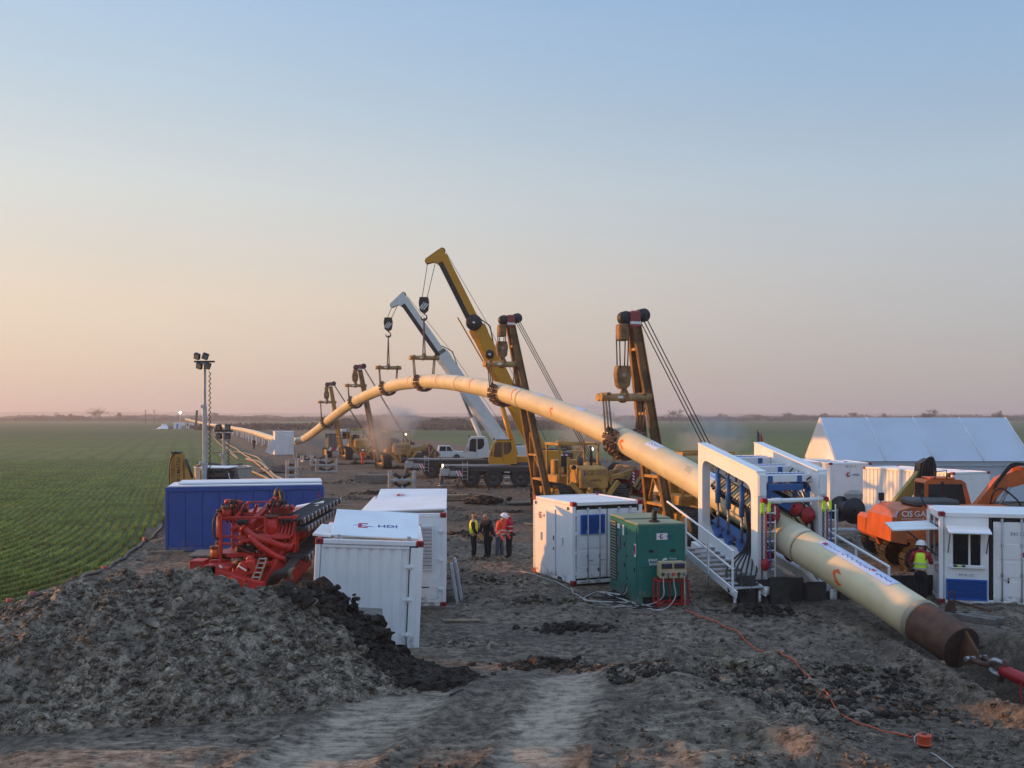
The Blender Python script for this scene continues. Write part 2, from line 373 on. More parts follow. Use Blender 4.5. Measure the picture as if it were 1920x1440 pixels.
m_, nt_, b_ = newmat('lamp_lit'); b_.inputs['Base Color'].default_value = (1, .8, .5, 1); b_.inputs['Emission Color'].default_value = (1, .66, .33, 1); b_.inputs['Emission Strength'].default_value = 9
m_, nt_, b_ = newmat('lamp_far'); b_.inputs['Emission Color'].default_value = (1, .95, .85, 1); b_.inputs['Emission Strength'].default_value = 14
# pipe coating: cream polymer with scuffs, dark handling streaks and paler joint sleeves further down
m_, nt_, b_ = newmat('pipe_coat'); v_ = vec_obj(nt_, False)
c_ = mixc(nt_, maprange(nt_, noise(nt_, v_, .7, 4), .3, .7), (.60, .52, .325), (.70, .615, .41))
mp = _n(nt_, 'ShaderNodeMapping'); mp.inputs['Rotation'].default_value = (0, 0, math.radians(-18.4)); mp.inputs['Scale'].default_value = (2.2, .35, 2.2); nt_.links.new(v_, mp.inputs['Vector'])
c_ = mixc(nt_, maprange(nt_, noise(nt_, mp.outputs[0], 1.3, 8, .7), .56, .78, 0, .55), c_, (.24, .18, .115))
mp2 = _n(nt_, 'ShaderNodeMapping'); mp2.inputs['Scale'].default_value = (1.2, 4.0, 4.0); nt_.links.new(v_, mp2.inputs['Vector'])
c_ = mixc(nt_, maprange(nt_, noise(nt_, mp2.outputs[0], 2.2, 6, .7), .60, .76, 0, .35), c_, (.33, .27, .17))
nt_.links.new(c_, b_.inputs['Base Color']); b_.inputs['Roughness'].default_value = .42
bump(nt_, b_, noise(nt_, v_, 14, 4), .08)
# worked soil
for nm_ in ('white_paint', 'white_clean', 'blue_paint', 'crane_white', 'green_paint'):       # rain streaks and mud splashes on the painted steel
    nt = MATS[nm_].node_tree; b = nt.nodes['Principled BSDF']; src = b.inputs['Base Color'].links[0].from_socket; v = vec_obj(nt)
    mp = _n(nt, 'ShaderNodeMapping'); mp.inputs['Scale'].default_value = (5.0, 5.0, .35); nt.links.new(v, mp.inputs['Vector'])
    c = mixc(nt, maprange(nt, noise(nt, mp.outputs[0], 1.6, 7, .7), .56, .82, 0, .26), src, (.30, .25, .20))
    c = mixc(nt, maprange(nt, noise(nt, v, 5.5, 8, .75), .64, .74, 0, .3), c, (.20, .165, .13))
    tc = _n(nt, 'ShaderNodeTexCoord'); sp = _n(nt, 'ShaderNodeSeparateXYZ'); nt.links.new(tc.outputs['Object'], sp.inputs[0])
    sp_ = mth(nt, 'ADD', mth(nt, 'MULTIPLY', sp.outputs['Z'], .9), mth(nt, 'MULTIPLY', mth(nt, 'SUBTRACT', noise(nt, v, 3.5, 8, .75), .5), -2.6)); c = mixc(nt, maprange(nt, sp_, .25, -.15, 0, .7), c, (.19, .16, .13))
    nt.links.new(c, b.inputs['Base Color'])
def soil(name, dark, light, dry=True, sc1=.6, crumb=13.0):
    m, nt, b = newmat(name); tc = _n(nt, 'ShaderNodeTexCoord'); v = tc.outputs['Object']
    n1 = noise(nt, v, sc1, 8, .62); n2 = noise(nt, v, 4.5, 8, .65); n3 = noise(nt, v, 26, 5, .7)
    vv = _n(nt, 'ShaderNodeVectorMath', operation='ADD'); nz = _n(nt, 'ShaderNodeTexNoise'); nz.inputs['Scale'].default_value = 9; nt.links.new(v, nz.inputs['Vector'])
    sc_ = _n(nt, 'ShaderNodeVectorMath', operation='SCALE'); sc_.inputs['Scale'].default_value = .16; nt.links.new(nz.outputs['Color'], sc_.inputs[0]); nt.links.new(v, vv.inputs[0]); nt.links.new(sc_.outputs[0], vv.inputs[1])
    cells = []
    for s_ in (crumb, crumb*2.7):
        vo = _n(nt, 'ShaderNodeTexVoronoi'); vo.inputs['Scale'].default_value = s_; nt.links.new(vv.outputs[0], vo.inputs['Vector']); sp = _n(nt, 'ShaderNodeSeparateColor'); nt.links.new(vo.outputs['Color'], sp.inputs[0]); cells.append((vo.outputs['Distance'], sp.outputs[0]))
    c = mixc(nt, maprange(nt, n1, .34, .66), dark, light)
    c = mixc(nt, maprange(nt, n2, .36, .64, 0, .9), c, tuple(x*.26 for x in dark))
    n0 = noise(nt, v, .33, 6, .6); c = mixc(nt, maprange(nt, n0, .52, .64, 0, .65), c, tuple(x*.45 for x in dark))
    if dry:
        mp = _n(nt, 'ShaderNodeMapping'); mp.inputs['Scale'].default_value = (1.0, 3.2, 1.0); nt.links.new(v, mp.inputs['Vector']); st = noise(nt, mp.outputs[0], 2.2, 7, .7)
        at = _n(nt, 'ShaderNodeAttribute', attribute_name='dry'); f = mth(nt, 'ADD', at.outputs['Fac'], mth(nt, 'MULTIPLY', mth(nt, 'SUBTRACT', st, .5), 2.3))
        c = mixc(nt, mth(nt, 'MULTIPLY', maprange(nt, f, .25, 1.05, 0, .86), maprange(nt, n2, .66, .42, .5, 1.0)), c, (.54, .45, .34))
        at2 = _n(nt, 'ShaderNodeAttribute', attribute_name='weed'); f2 = mth(nt, 'ADD', at2.outputs['Fac'], mth(nt, 'MULTIPLY', mth(nt, 'SUBTRACT', n1, .5), 1.2))
        c = mixc(nt, maprange(nt, f2, .35, .8), c, (.14, .10, .068))
    rg_ = maprange(nt, noise(nt, v, .7, 4, .6), .40, .60, .25, 1.0); k_ = .55 if dry else 1.0
    if dry:
        at3 = _n(nt, 'ShaderNodeAttribute', attribute_name='mud'); c = mixc(nt, mth(nt, 'MULTIPLY', at3.outputs['Fac'], maprange(nt, n1, .3, .7, .95, .55)), c, (.075, .060, .047))
    c = mixc(nt, mth(nt, 'MULTIPLY', maprange(nt, cells[0][1], .55, 1.0, 0, .55*k_), rg_), c, tuple(min(1, x*1.7) for x in light))
    c = mixc(nt, mth(nt, 'MULTIPLY', maprange(nt, cells[1][1], .35, .0, 0, .55*k_), rg_), c, tuple(x*.42 for x in dark))
    c = mixc(nt, maprange(nt, n3, .5, .78, 0, .5 if not dry else .32), c, tuple(min(1, x*1.9) for x in light))
    nt.links.new(c, b.inputs['Base Color']); b.inputs['Roughness'].default_value = .92; b.inputs['Specular IOR Level'].default_value = .25
    h = mth(nt, 'ADD', mth(nt, 'MULTIPLY', n2, .8), mth(nt, 'ADD', mth(nt, 'MULTIPLY', n3, .4), mth(nt, 'MULTIPLY', mth(nt, 'ADD', mth(nt, 'MULTIPLY', cells[0][0], -1.1*k_), mth(nt, 'MULTIPLY', cells[1][0], -.5*k_)), rg_))); 
    if dry:      # pressed tread bars across the wheel tracks
        sp2 = _n(nt, 'ShaderNodeSeparateXYZ'); nt.links.new(v, sp2.inputs[0]); wv = mth(nt, 'SINE', mth(nt, 'ADD', mth(nt, 'MULTIPLY', sp2.outputs['Y'], 50.0), mth(nt, 'MULTIPLY', n2, 5.0)))
        h = mth(nt, 'ADD', h, mth(nt, 'MULTIPLY', mth(nt, 'MULTIPLY', wv, maprange(nt, at.outputs['Fac'], .5, .8)), .16))
    bump(nt, b, h, 1.0, .06 if dry else .075)
    return m
soil('soil', (.150, .120, .092), (.290, .232, .170))
soil('soil_heap', (.225, .184, .142), (.43, .355, .265), False, .45)
soil('soil_clod', (.152, .123, .096), (.305, .245, .182), False, 1.4)
soil('soil_wet', (.046, .038, .031), (.085, .069, .055), False, 1.4)
# winter wheat: drill rows that turn along the headland
ROW = .42
m_, nt_, b_ = newmat('wheat_field'); tc_ = _n(nt_, 'ShaderNodeTexCoord'); v_ = tc_.outputs['Object']; sp_ = _n(nt_, 'ShaderNodeSeparateXYZ'); nt_.links.new(v_, sp_.inputs[0])
x_, y_ = sp_.outputs['X'], sp_.outputs['Y']
u_ = mth(nt_, 'MULTIPLY', mth(nt_, 'ADD', mth(nt_, 'ADD', x_, mth(nt_, 'MULTIPLY', y_, .333)), 1.0), -.949)
vv_ = mth(nt_, 'SUBTRACT', y_, 22.0)
ph_ = mth(nt_, 'SMOOTH_MIN', u_, vv_, 26.0)
wob_ = mth(nt_, 'MULTIPLY', mth(nt_, 'SUBTRACT', noise(nt_, v_, .12, 3), .5), 2.4)
ph_ = mth(nt_, 'ADD', ph_, wob_)
row_ = mth(nt_, 'SINE', mth(nt_, 'MULTIPLY', ph_, 2*math.pi/ROW)); row4_ = mth(nt_, 'SINE', mth(nt_, 'MULTIPLY', ph_, 2*math.pi/(ROW*7.3)))
nA, nB, nC = noise(nt_, v_, .09, 6, .6), noise(nt_, v_, .9, 6, .65), noise(nt_, v_, 9, 4, .7)
near_ = maprange(nt_, y_, 60, 190, 1, .0)
c_ = mixc(nt_, maprange(nt_, nA, .3, .7), (.100, .146, .045), (.155, .195, .060))
c_ = mixc(nt_, maprange(nt_, nB, .42, .75, 0, .7), c_, (.058, .092, .036))
c_ = mixc(nt_, mth(nt_, 'MULTIPLY', maprange(nt_, row_, -.2, -.9, 0, .5), near_), c_, (.055, .056, .036))
c_ = mixc(nt_, mth(nt_, 'MULTIPLY', maprange(nt_, row4_, .45, 1, 0, .5), maprange(nt_, y_, 40, 500, 1, .25)), c_, (.052, .074, .034))
c_ = mixc(nt_, maprange(nt_, nC, .4, .8, 0, .25), c_, (.150, .21, .07))
c_ = mixc(nt_, mth(nt_, 'MULTIPLY', maprange(nt_, y_, 130, 330), maprange(nt_, noise(nt_, v_, .013, 3), .35, .6, .45, .85)), c_, (.050, .082, .034))
nt_.links.new(c_, b_.inputs['Base Color']); b_.inputs['Roughness'].default_value = .85; b_.inputs['Specular IOR Level'].default_value = .2
bump(nt_, b_, mth(nt_, 'ADD', mth(nt_, 'MULTIPLY', mth(nt_, 'MULTIPLY', row_, near_), .5), mth(nt_, 'ADD', nC, nB)), .9, .12)
mat('wheat_blade', (.215, .290, .070), .7, 0, .35, .7)
mat('hedge', (.075, .060, .055), .95, 0, .3, .02); mat('bush', (.045, .046, .034), .95, 0, .3, .05)
# ------------------------------------------------------------------ ground, field
LEFT_Y = np.array([-400, 0, 27.2, 34.4, 47.8, 67.6, 98, 151, 306, 980, 1400]); LEFT_X = np.array([-14., -14., -14.1, -14.1, -16.8, -19.4, -25.4, -42, -94, -326, -470])
def field_mask(x, y):
    n = fbm(x*.35, y*.35, 4, 50)*1.6*np.clip(y/40, .4, 3)
    L = np.interp(y, LEFT_Y, LEFT_X)
    return (x+n < L) | (x+n > 53.4-.333*y) | (y > 1050)
PS, PC = -.333, 17.72                       # pipeline in plan: x = PC + PS*y
TRENCH_A = np.array((PC+PS*24.8, 24.8)); PDIR = np.array((PS, 1.0))/math.hypot(PS, 1)
def gz(x, y):
    x = np.asarray(x, float); y = np.asarray(y, float)
    fm = field_mask(x, y)
    work = np.where(fm, 0.0, 1.0)
    amp = np.clip(1.3-y/120, .25, 1)*(.30+.95*sst(vnoise(x*.28, y*.28, 33), .38, .78))
    z = fbm(x*.16, y*.16, 4, 3)*.22+work*(fbm(x*.9, y*.9, 5, 11)*.20+fbm(x*3.2, y*5.2, 4, 21, .7)*.13)*amp
    # churned ridges, across and along
    r = 1-np.abs(2*vnoise(x*.55+fbm(x*.3, y*.3, 3, 9)*2, y*.85, 31)-1)
    z += work*amp*.16*np.maximum(r-.72, 0)*2.2
    # wheel ruts of the access track
    for k, (cx, w) in enumerate(((.42, .6), (-2.9, .85))):
        c = cx+(y-14.9)*(.157 if k == 0 else .30); d = np.abs(x-c)
        f = np.exp(-(d/w)**4)*sst(y, 24.5, 19.0)
        z = z*(1-.72*f)-.07*f*(k*1.0); z += .05*np.exp(-((d-w-.16)/.16)**2)*sst(y, 22, 18)
    z += .20*sst(y, 20.6, 18.8)*sst(x, 4.8, 3.0)*(y > 0)-.02*np.sin(y*9+fbm(x, y, 2, 4)*5)*sst(y, 19, 17)*sst(x, 4.2, 2.5)*sst(x, -.8, .3)
    # edge of the ramp towards the pit on the right
    e = x-(2.2+(19.8-y)*.62); z += (.26*np.exp(-((e)/.75)**2)-.42*sst(e, .3, 2.2))*sst(y, 21.5, 18.5)
    # trench in front of the pull head
    dx, dy = x-TRENCH_A[0], y-TRENCH_A[1]; al = -(dx*PDIR[0]+dy*PDIR[1]); ac = np.abs(dx*PDIR[1]-dy*PDIR[0])
    wob = fbm(x*1.3, y*1.3, 3, 77)*.5
    z -= (1.65*sst(al, -.5, 3.6))*sst(ac+wob, 1.9, .75)
    z += .22*np.exp(-((ac+wob-1.95)/.35)**2)*sst(al, .6, 3)
    # shallow bed under the containers
    z -= .03
    return np.where(y > 900, z*0, z)
def grow(a, b, d0, k):
    out = [a]; d = d0
    while out[-1] < b: d = max(d0, d*k); out.append(out[-1]+d)
    return out
yl = [-400, -150, -60, -25, -10, 0, 4, 7, 9]+list(np.arange(10, 20, .085))
y_ = 20.0
while y_ < 5200: yl.append(y_); y_ += max(.085, .0044*y_ if y_ < 60 else .0044*y_*(1+(y_-60)/70))
yl.append(5400)
xr = grow(14.5, 4200, .09, 1.05)
xl = [-v for v in grow(16.0, 4200, .09, 1.05)][::-1]+list(np.arange(-15.9, 14.5, .09))+xr
X, Y = np.meshgrid(np.array(xl), np.array(yl)); Z = gz(X, Y); ny, nx = X.shape
P = np.stack([X, Y, Z], -1).reshape(-1, 3)
idx = np.arange(ny*nx).reshape(ny, nx)
Q = np.stack([idx[:-1, :-1], idx[:-1, 1:], idx[1:, 1:], idx[1:, :-1]], -1).reshape(-1, 4)
cxy = (P[Q[:, 0]]+P[Q[:, 2]])/2; fmask = field_mask(cxy[:, 0], cxy[:, 1])
def sub(name, m, sel):
    q = Q[sel]; used = np.unique(q); remap = np.full(len(P), -1); remap[used] = np.arange(len(used))
    return mesh_np(name, P[used], remap[q], m, kind='structure', smooth=True), P[used]
ground, gp = sub('ground', 'soil', ~fmask)
field, fp = sub('field', 'wheat_field', fmask)
def attr(o, name, vals):
    a = o.data.attributes.new(name, 'FLOAT', 'POINT'); a.data.foreach_set('value', np.asarray(vals, dtype=np.float32))
gx, gy = gp[:, 0], gp[:, 1]
cA = .42+(gy-14.9)*.157+fbm(gy*.9, gx*0+1, 3, 91)*.5; cB = -2.9+(gy-14.9)*.30; cC = -5.6+(gy-14.9)*.5
nz = fbm(gx*.5, gy*.5, 4, 90)
dry = .86*np.exp(-np.abs((gx-cA)/(.62+fbm(gx*2, gy*2, 3, 92)*.5))**3)*sst(gy, 20.6, 19.4)+.70*np.exp(-((gx-cB)/1.0)**4)*sst(gy, 19.9, 17.5)+.5*np.exp(-((gx-cC)/1.4)**4)*sst(gy, 17, 15)
dry += .38*np.exp(-((gx-3.0)/1.6)**2)*sst(gy, 20, 17)+.30*sst(nz, .05, .18)*sst(gy, 16, 24)*sst(gy, 60, 40)+.05
dry *= sst(gx-(2.2+(19.8-gy)*.62), 2.5, .6)*(gy < 21)+(gy >= 21)
attr(ground, 'dry', dry)
pd = gx-(PC+PS*gy)
attr(ground, 'mud', np.clip(sst(gy, 38, 52)*sst(gy, 150, 95)*(.75+1.2*fbm(gx*.12, gy*.12, 3, 95))+.55*sst(gx, 5.5, 8.5)*sst(gy, 27.5, 24)*sst(gy, 15, 19), 0, 1))
attr(ground, 'weed', sst(gy, 90, 190)*sst(pd, 1.5, 9)+.55*sst(gy, 70, 150))
# wheat plants standing in the near rows
def phi(x, y):
    u = -(x+.333*y+1)*.949; v = y-22.0; k = 26.0
    h = np.maximum(k-np.abs(u-v), 0)/k; return np.minimum(u, v)-h*h*h*k/6
n = 105000; wy = 26+95*RNG.random(n)**1.5; Lx = np.interp(wy, LEFT_Y, LEFT_X); wx = Lx-(Lx+.56*wy+1.5)*RNG.random(n)
ok = field_mask(wx, wy) & (wx > -.56*wy-1.5); wx, wy = wx[ok], wy[ok]
for _ in range(2):
    f0 = phi(wx, wy); d = f0-np.round(f0/ROW)*ROW; e = .01
    gxp, gyp = (phi(wx+e, wy)-f0)/e, (phi(wx, wy+e)-f0)/e; g2 = gxp**2+gyp**2+1e-6; wx, wy = wx-d*gxp/g2, wy-d*gyp/g2
wx += RNG.normal(0, .035, len(wx)); wy += RNG.normal(0, .035, len(wy)); wz = gz(wx, wy)
n = len(wx); B = []
for k in range(3):
    a = RNG.random(n)*6.283; h = (.07+.10*RNG.random(n))*(1-.75*((wy-26)/95)**1.5); w = .02+.015*RNG.random(n); lean = RNG.normal(0, .05, (n, 2))
    bx_, by_ = wx+RNG.normal(0, .03, n), wy+RNG.normal(0, .03, n)
    B.append(np.stack([np.stack([bx_-w*np.cos(a), by_-w*np.sin(a), wz-.02], -1), np.stack([bx_+w*np.cos(a), by_+w*np.sin(a), wz-.02], -1), np.stack([bx_+lean[:, 0], by_+lean[:, 1], wz+h], -1)], 1))
B = np.concatenate(B).reshape(-1, 3)
wheat = mesh_np('wheat', B, np.arange(len(B)).reshape(-1, 3), 'wheat_blade', kind='stuff'); wheat['label'] = 'short green winter wheat growing in drill rows'
# ------------------------------------------------------------------ clods
def ico():
    t = (1+5**.5)/2; v = np.array([(-1,t,0),(1,t,0),(-1,-t,0),(1,-t,0),(0,-1,t),(0,1,t),(0,-1,-t),(0,1,-t),(t,0,-1),(t,0,1),(-t,0,-1),(-t,0,1)], float); v /= np.linalg.norm(v[0])
    f = [(0,11,5),(0,5,1),(0,1,7),(0,7,10),(0,10,11),(1,5,9),(5,11,4),(11,10,2),(10,7,6),(7,1,8),(3,9,4),(3,4,2),(3,2,6),(3,6,8),(3,8,9),(4,9,5),(2,4,11),(6,2,10),(8,6,7),(9,8,1)]
    return v, f
def ico2():
    v, f = ico(); v = [tuple(p) for p in v]; c = {}; out = []
    def mid(a, b):
        k = (min(a, b), max(a, b))
        if k not in c:
            p = np.array(v[a])+np.array(v[b]); p /= np.linalg.norm(p); c[k] = len(v); v.append(tuple(p))
        return c[k]
    for a, b, d in f:
        p, q, r = mid(a, b), mid(b, d), mid(d, a); out += [(a, p, r), (b, q, p), (d, r, q), (p, q, r)]
    return np.array(v), np.array(out)
ICV, ICF = ico2(); IC1, IF1 = ico(); IC1 = np.array(IC1); IF1 = np.array(IF1)
def clods(name, pts, sizes, m, parent=None, fine=False, flat=.75):
    n = len(pts); V0, F0 = (ICV, ICF) if fine else (IC1, IF1); k = len(V0)
    rad = 1+(RNG.random((n, k, 1))-.5)*(.75 if fine else .7)
    V = V0[None]*rad; st = np.stack([RNG.uniform(.75, 1.35, n), RNG.uniform(.75, 1.35, n), RNG.uniform(.55, 1.0, n)*flat/.75], -1)
    V = V*st[:, None]; a = RNG.random(n)*6.283; c, s = np.cos(a), np.sin(a)
    V = np.stack([V[..., 0]*c[:, None]-V[..., 1]*s[:, None], V[..., 0]*s[:, None]+V[..., 1]*c[:, None], V[..., 2]], -1)*np.asarray(sizes)[:, None, None]+np.asarray(pts)[:, None]
    F_ = (F0[None]+(np.arange(n)*k)[:, None, None]).reshape(-1, 3)
    return mesh_np(name, V.reshape(-1, 3), F_, m, parent, 'stuff')
def sizes(n, a, b, p=3.0): return a+(b-a)*RNG.random(n)**p
# ------------------------------------------------------------------ spoil heap on the left
def mound_h(x, y):
    # ridge line from far left to its steep right end
    t = np.clip((x+11.5)/8.6, 0, 1); cy_ = 18.6+1.3*t+fbm(x*.4, x*0+3, 2, 5)*.8
    top = np.interp(x, [-16, -12.5, -10.8, -9.9, -9.2, -8.6, -7.4, -5.6, -4.6, -3.9, -3.2, -2.6, -2.1, -1.5, -.9], [.1, .35, .75, 1.1, 1.6, 1.98, 2.08, 2.0, 1.9, 1.72, 1.2, .5, .25, .12, 0])
    wf = np.interp(x, [-16, -9, -5, -2.5, -1], [3.2, 3.9, 3.4, 1.9, 1.0]); wb = np.interp(x, [-16, -9, -5, -2.5], [3.4, 3.0, 2.4, 1.6])
    d = y-cy_; q = np.where(d < 0, -d/wf, d/wb)
    p = np.clip(1-q, 0, 1); prof = np.where(p > 0, p**.92, 0)
    prof = prof*(1-.12*p)+0
    z = top*np.minimum(prof*1.13, 1.0-.05*(1-p))
    return z
mx = np.arange(-16, -.6, .05); my = np.arange(13.8, 24.5, .05); MX, MY = np.meshgrid(mx, my)
def mound_z(x, y):
    h = mound_h(x, y); e = sst(h, .02, .5)
    lump = fbm(x*1.1, y*1.1, 4, 61)*.50+np.abs(fbm(x*2.8, y*2.8, 3, 66))*.20+fbm(x*8, y*8, 3, 71, .7)*(.05+.16*sst(vnoise(x*.55, y*.55, 15), .35, .75)+.10*sst(x, -7, -9))
    lump = lump*(.55+.6*sst(vnoise(x*.45+4, y*.45, 19), .3, .7))
    # slumped furrows running down the face
    fur = (vnoise(x*3.2+y*.6, y*.7, 81)-.5)*.13
    return gz(x, y)+h+e*(lump+fur)-.10*(1-sst(h, 0, .12))
MZ = mound_z(MX, MY); mi = np.arange(MX.size).reshape(MX.shape)
MP = np.stack([MX, MY, MZ], -1).reshape(-1, 3)
MQ = np.stack([mi[:-1, :-1], mi[:-1, 1:], mi[1:, 1:], mi[1:, :-1]], -1).reshape(-1, 4)
hh = mound_h(MX, MY).ravel(); MQ = MQ[(hh[MQ].max(1) > .004)]
used = np.unique(MQ); rm = np.full(len(MP), -1); rm[used] = np.arange(len(used))
heap = thing('soil_heap', 'large heap of grey brown excavated soil on the left in front of the red rig', 'soil heap', (-7, 18, 0))
def at0(o, loc): o.matrix_parent_inverse = Matrix.Translation(-Vector(loc)); return o
heap_body = at0(mesh_np('heap_body', MP[used], rm[MQ], 'soil_heap', heap, smooth=True), (-7, 18, 0))
n = 26000; cx = RNG.uniform(-15, -1, n); cyy = RNG.uniform(14.2, 23, n); h = mound_h(cx, cyy); k = (h > .03) & (RNG.random(n) < .35+.65*vnoise(cx*.8, cyy*.8, 5)); cx, cyy = cx[k], cyy[k]
at0(clods('clods', np.stack([cx, cyy, mound_z(cx, cyy)], -1), sizes(len(cx), .012, .085, 2.8), 'soil_clod', heap), (-7, 18, 0))
n = 1700; cx = -11.5+10.3*RNG.random(n)**1.7; cyy = RNG.uniform(15.2, 21.5, n); h = mound_h(cx, cyy); k = h > .1; cx, cyy = cx[k], cyy[k]
at0(clods('clods', np.stack([cx, cyy, mound_z(cx, cyy)], -1), sizes(len(cx), .02, .12, 2.8), 'soil_heap', heap, True), (-7, 18, 0))
# the dark wet spoil tipped against its right end
n = 2600; t = RNG.random(n); sx = -4.9+4.1*t+RNG.normal(0, .16, n); dyw = RNG.normal(0, .38, n); sy = 20.6-1.3*t+dyw; sz = np.clip(1-np.abs(dyw)/.95, 0, 1)*np.interp(t, [0, .34, .46, .58, .7, 1], [1.85, 1.85, 1.2, .5, .27, .06])*RNG.random(n)**.35
wet = thing('wet_spoil', 'dark wet lumpy spoil spilling down the right end of the soil heap', 'spoil', (-2.8, 20, 0))
ww = np.stack([sx, sy, np.maximum(sz, mound_z(sx, sy)-.02)], -1)
at0(clods('clods', ww, sizes(n, .035, .20, 2.0), 'soil_wet', wet, True), (-2.8, 20, 0))
# loose clods over the worked ground
def scatter(n, x0, x1, y0, y1, a, b, m, p=3.0, fine=False, dens=None):
    x = RNG.uniform(x0, x1, n); y = y0+(y1-y0)*RNG.random(n)**1.15; k = ~field_mask(x, y) & (vnoise(x*.28, y*.28, 33)+.30*RNG.random(n) > .62)
    if dens is not None: k &= dens(x, y)
    x, y = x[k], y[k]; return np.stack([x, y, gz(x, y)+.0], -1), sizes(len(x), a, b, p), m, fine
road = lambda x, y: ~((np.abs(x-(.42+(y-14.9)*.157)) < .75) & (y < 19.8)) & ~((np.abs(x-(-2.9+(y-14.9)*.3)) < 1.0) & (y < 19))
for i, a in enumerate((scatter(16000, -9, 14, 13.5, 36, .010, .075, 'soil_clod', 3.5, False, road), scatter(9000, -14, 30, 36, 120, .03, .20, 'soil_clod', 3.2, False),
          scatter(3000, 3.2, 13, 13.5, 21, .012, .11, 'soil_clod', 3.2, True, lambda x, y: x > 2.6+(19.8-y)*.62), scatter(2600, -2.5, 8.5, 18.6, 20.8, .02, .10, 'soil_wet', 2.4, False, road))):
    o = clods('soil_clods', a[0], a[1], a[2], None, a[3]); o['label'] = 'loose clods of soil strewn over the churned ground'
# ------------------------------------------------------------------ the pipeline string
PIPE_PX = [(1800, 1213), (1735, 1165), (1600, 1083), (1500, 1022), (1440, 983), (1310, 901), (1200, 841), (1130, 803), (1080, 781.5), (1030, 765), (957, 739), (913, 727),
           (855, 717), (808, 713.5), (767, 716.5), (729, 724), (694.6, 738.5), (660, 755), (614, 790), (580, 818.5), (560, 829), (518, 825), (479, 812), (457, 806.5), (413, 798.5), (391, 796), (347, 786)]
FARY = {614: 121, 580: 131, 560: 138, 518: 157, 479: 192, 457: 243, 413: 318, 391: 376, 347: 630}
pk = []
for px, py in PIPE_PX:
    Yp = FARY.get(px, PC/((px-960)/FPX-PS)); pk.append(W(px, py, Yp))
pk = pk[::1]; ky = np.array([p.y for p in pk]); kx = np.array([p.x for p in pk]); kz = np.array([p.z for p in pk])
def _smooth(q, k): 
    # average a piecewise-linear key curve over a short window: the steel bends gently
    def f(y):
        y = np.atleast_1d(np.asarray(y, float)); w = np.linspace(-1, 1, 9)*np.minimum(5.5, .10*y)[:, None]
        yy = y[:, None]+w; v = np.interp(yy, ky, q); lo = (q[0]-q[1])/(ky[0]-ky[1]); v = np.where(yy < ky[0], q[0]+(yy-ky[0])*lo, v); return v.mean(1)
    return f
fx_, fz_ = _smooth(kx, 1), _smooth(kz, 1)
def pipe_at(y): return Vector((float(fx_(y)[0]), y, float(fz_(y)[0])))
def pipe_frame(y):
    a, b = pipe_at(y-.15), pipe_at(y+.15); t = (b-a).normalized(); r = t.cross(Vector((0, 0, 1))).normalized(); return pipe_at(y), t, r, r.cross(t)
PR = .512
Y_COL = 23.75
pipe = thing('pipeline', 'long cream coated steel pipeline arching over the site down to a rusty pull head', 'pipeline', (pipe_at(Y_COL).x, Y_COL, 0))
PI_INV = Matrix.Translation(-pipe.location)
def pp(o): o.matrix_parent_inverse = PI_INV; return o
def pipe_run(y0, y1, r, n=32, step=None):
    ys = [y0]
    while ys[-1] < y1: ys.append(min(y1, ys[-1]+(step or max(.35, ys[-1]*.011))))
    return MB().tube([pipe_at(y) for y in ys], r, n)
pp(pipe_run(Y_COL, 640, PR, 36).build('coated_pipe', 'pipe_coat', pipe))
mat('sleeve', (.66, .60, .43), .5, 0, .06, 3, .3, 3, dcol=(.33, .28, .18)); mat('weld_band', (.30, .27, .20), .6, 0, .2, 5)
for k in range(11):                                     # field joints every pipe length
    yj = 28.1+11.6*k-(0 if k else .0)
    pp(pipe_run(yj, yj+.62, PR+.006, 36, .2).build('joint_sleeve', 'sleeve', pipe)); pp(pipe_run(yj-.05, yj, PR+.010, 36, .05).build('sleeve_edge', 'weld_band', pipe))
# pull head
c0, t0, r0, n0 = pipe_frame(Y_COL); d0 = -t0
mb = MB().lathe(c0, d0, [(-.02, PR+.0), (-.02, PR+.022), (.10, PR+.022), (.12, PR-.004)], 40); pp(mb.build('end_collar', 'weld_band', pipe))
mb = MB().lathe(c0, d0, [(.05, PR-.02), (.12, PR-.006), (1.38, PR-.006), (1.40, PR-.02), (1.40, .0)], 40); pp(mb.build('pull_head', 'rust', pipe))
mb = MB(); e0 = c0+d0*1.405
N_ = 28; mb.add([e0+(r0*math.cos(a)+n0*math.sin(a))*(PR-.02) for a in [2*math.pi*i/N_ for i in range(N_)]]+[e0+d0*.004], [(i, (i+1) % N_, N_) for i in range(N_)])
pp(mb.build('end_plate', 'rust_dark', pipe))
mb = MB(); tip = e0+d0*.45
def lug(off):
    q = [e0+n0*.50-d0*.25, e0+n0*.42+d0*.05, tip+n0*.16, tip+d0*.10, tip-n0*.16, e0-n0*.42+d0*.05, e0-n0*.50-d0*.25]
    v = [p+r0*off for p in q]+[p+r0*(off+.07) for p in q]; m = len(q)
    mb.add(v, [tuple(range(m-1, -1, -1)), tuple(range(m, 2*m))]+[(i, (i+1) % m, m+(i+1) % m, m+i) for i in range(m)])
lug(-.035); pp(mb.build('pulling_lug', 'rust', pipe))
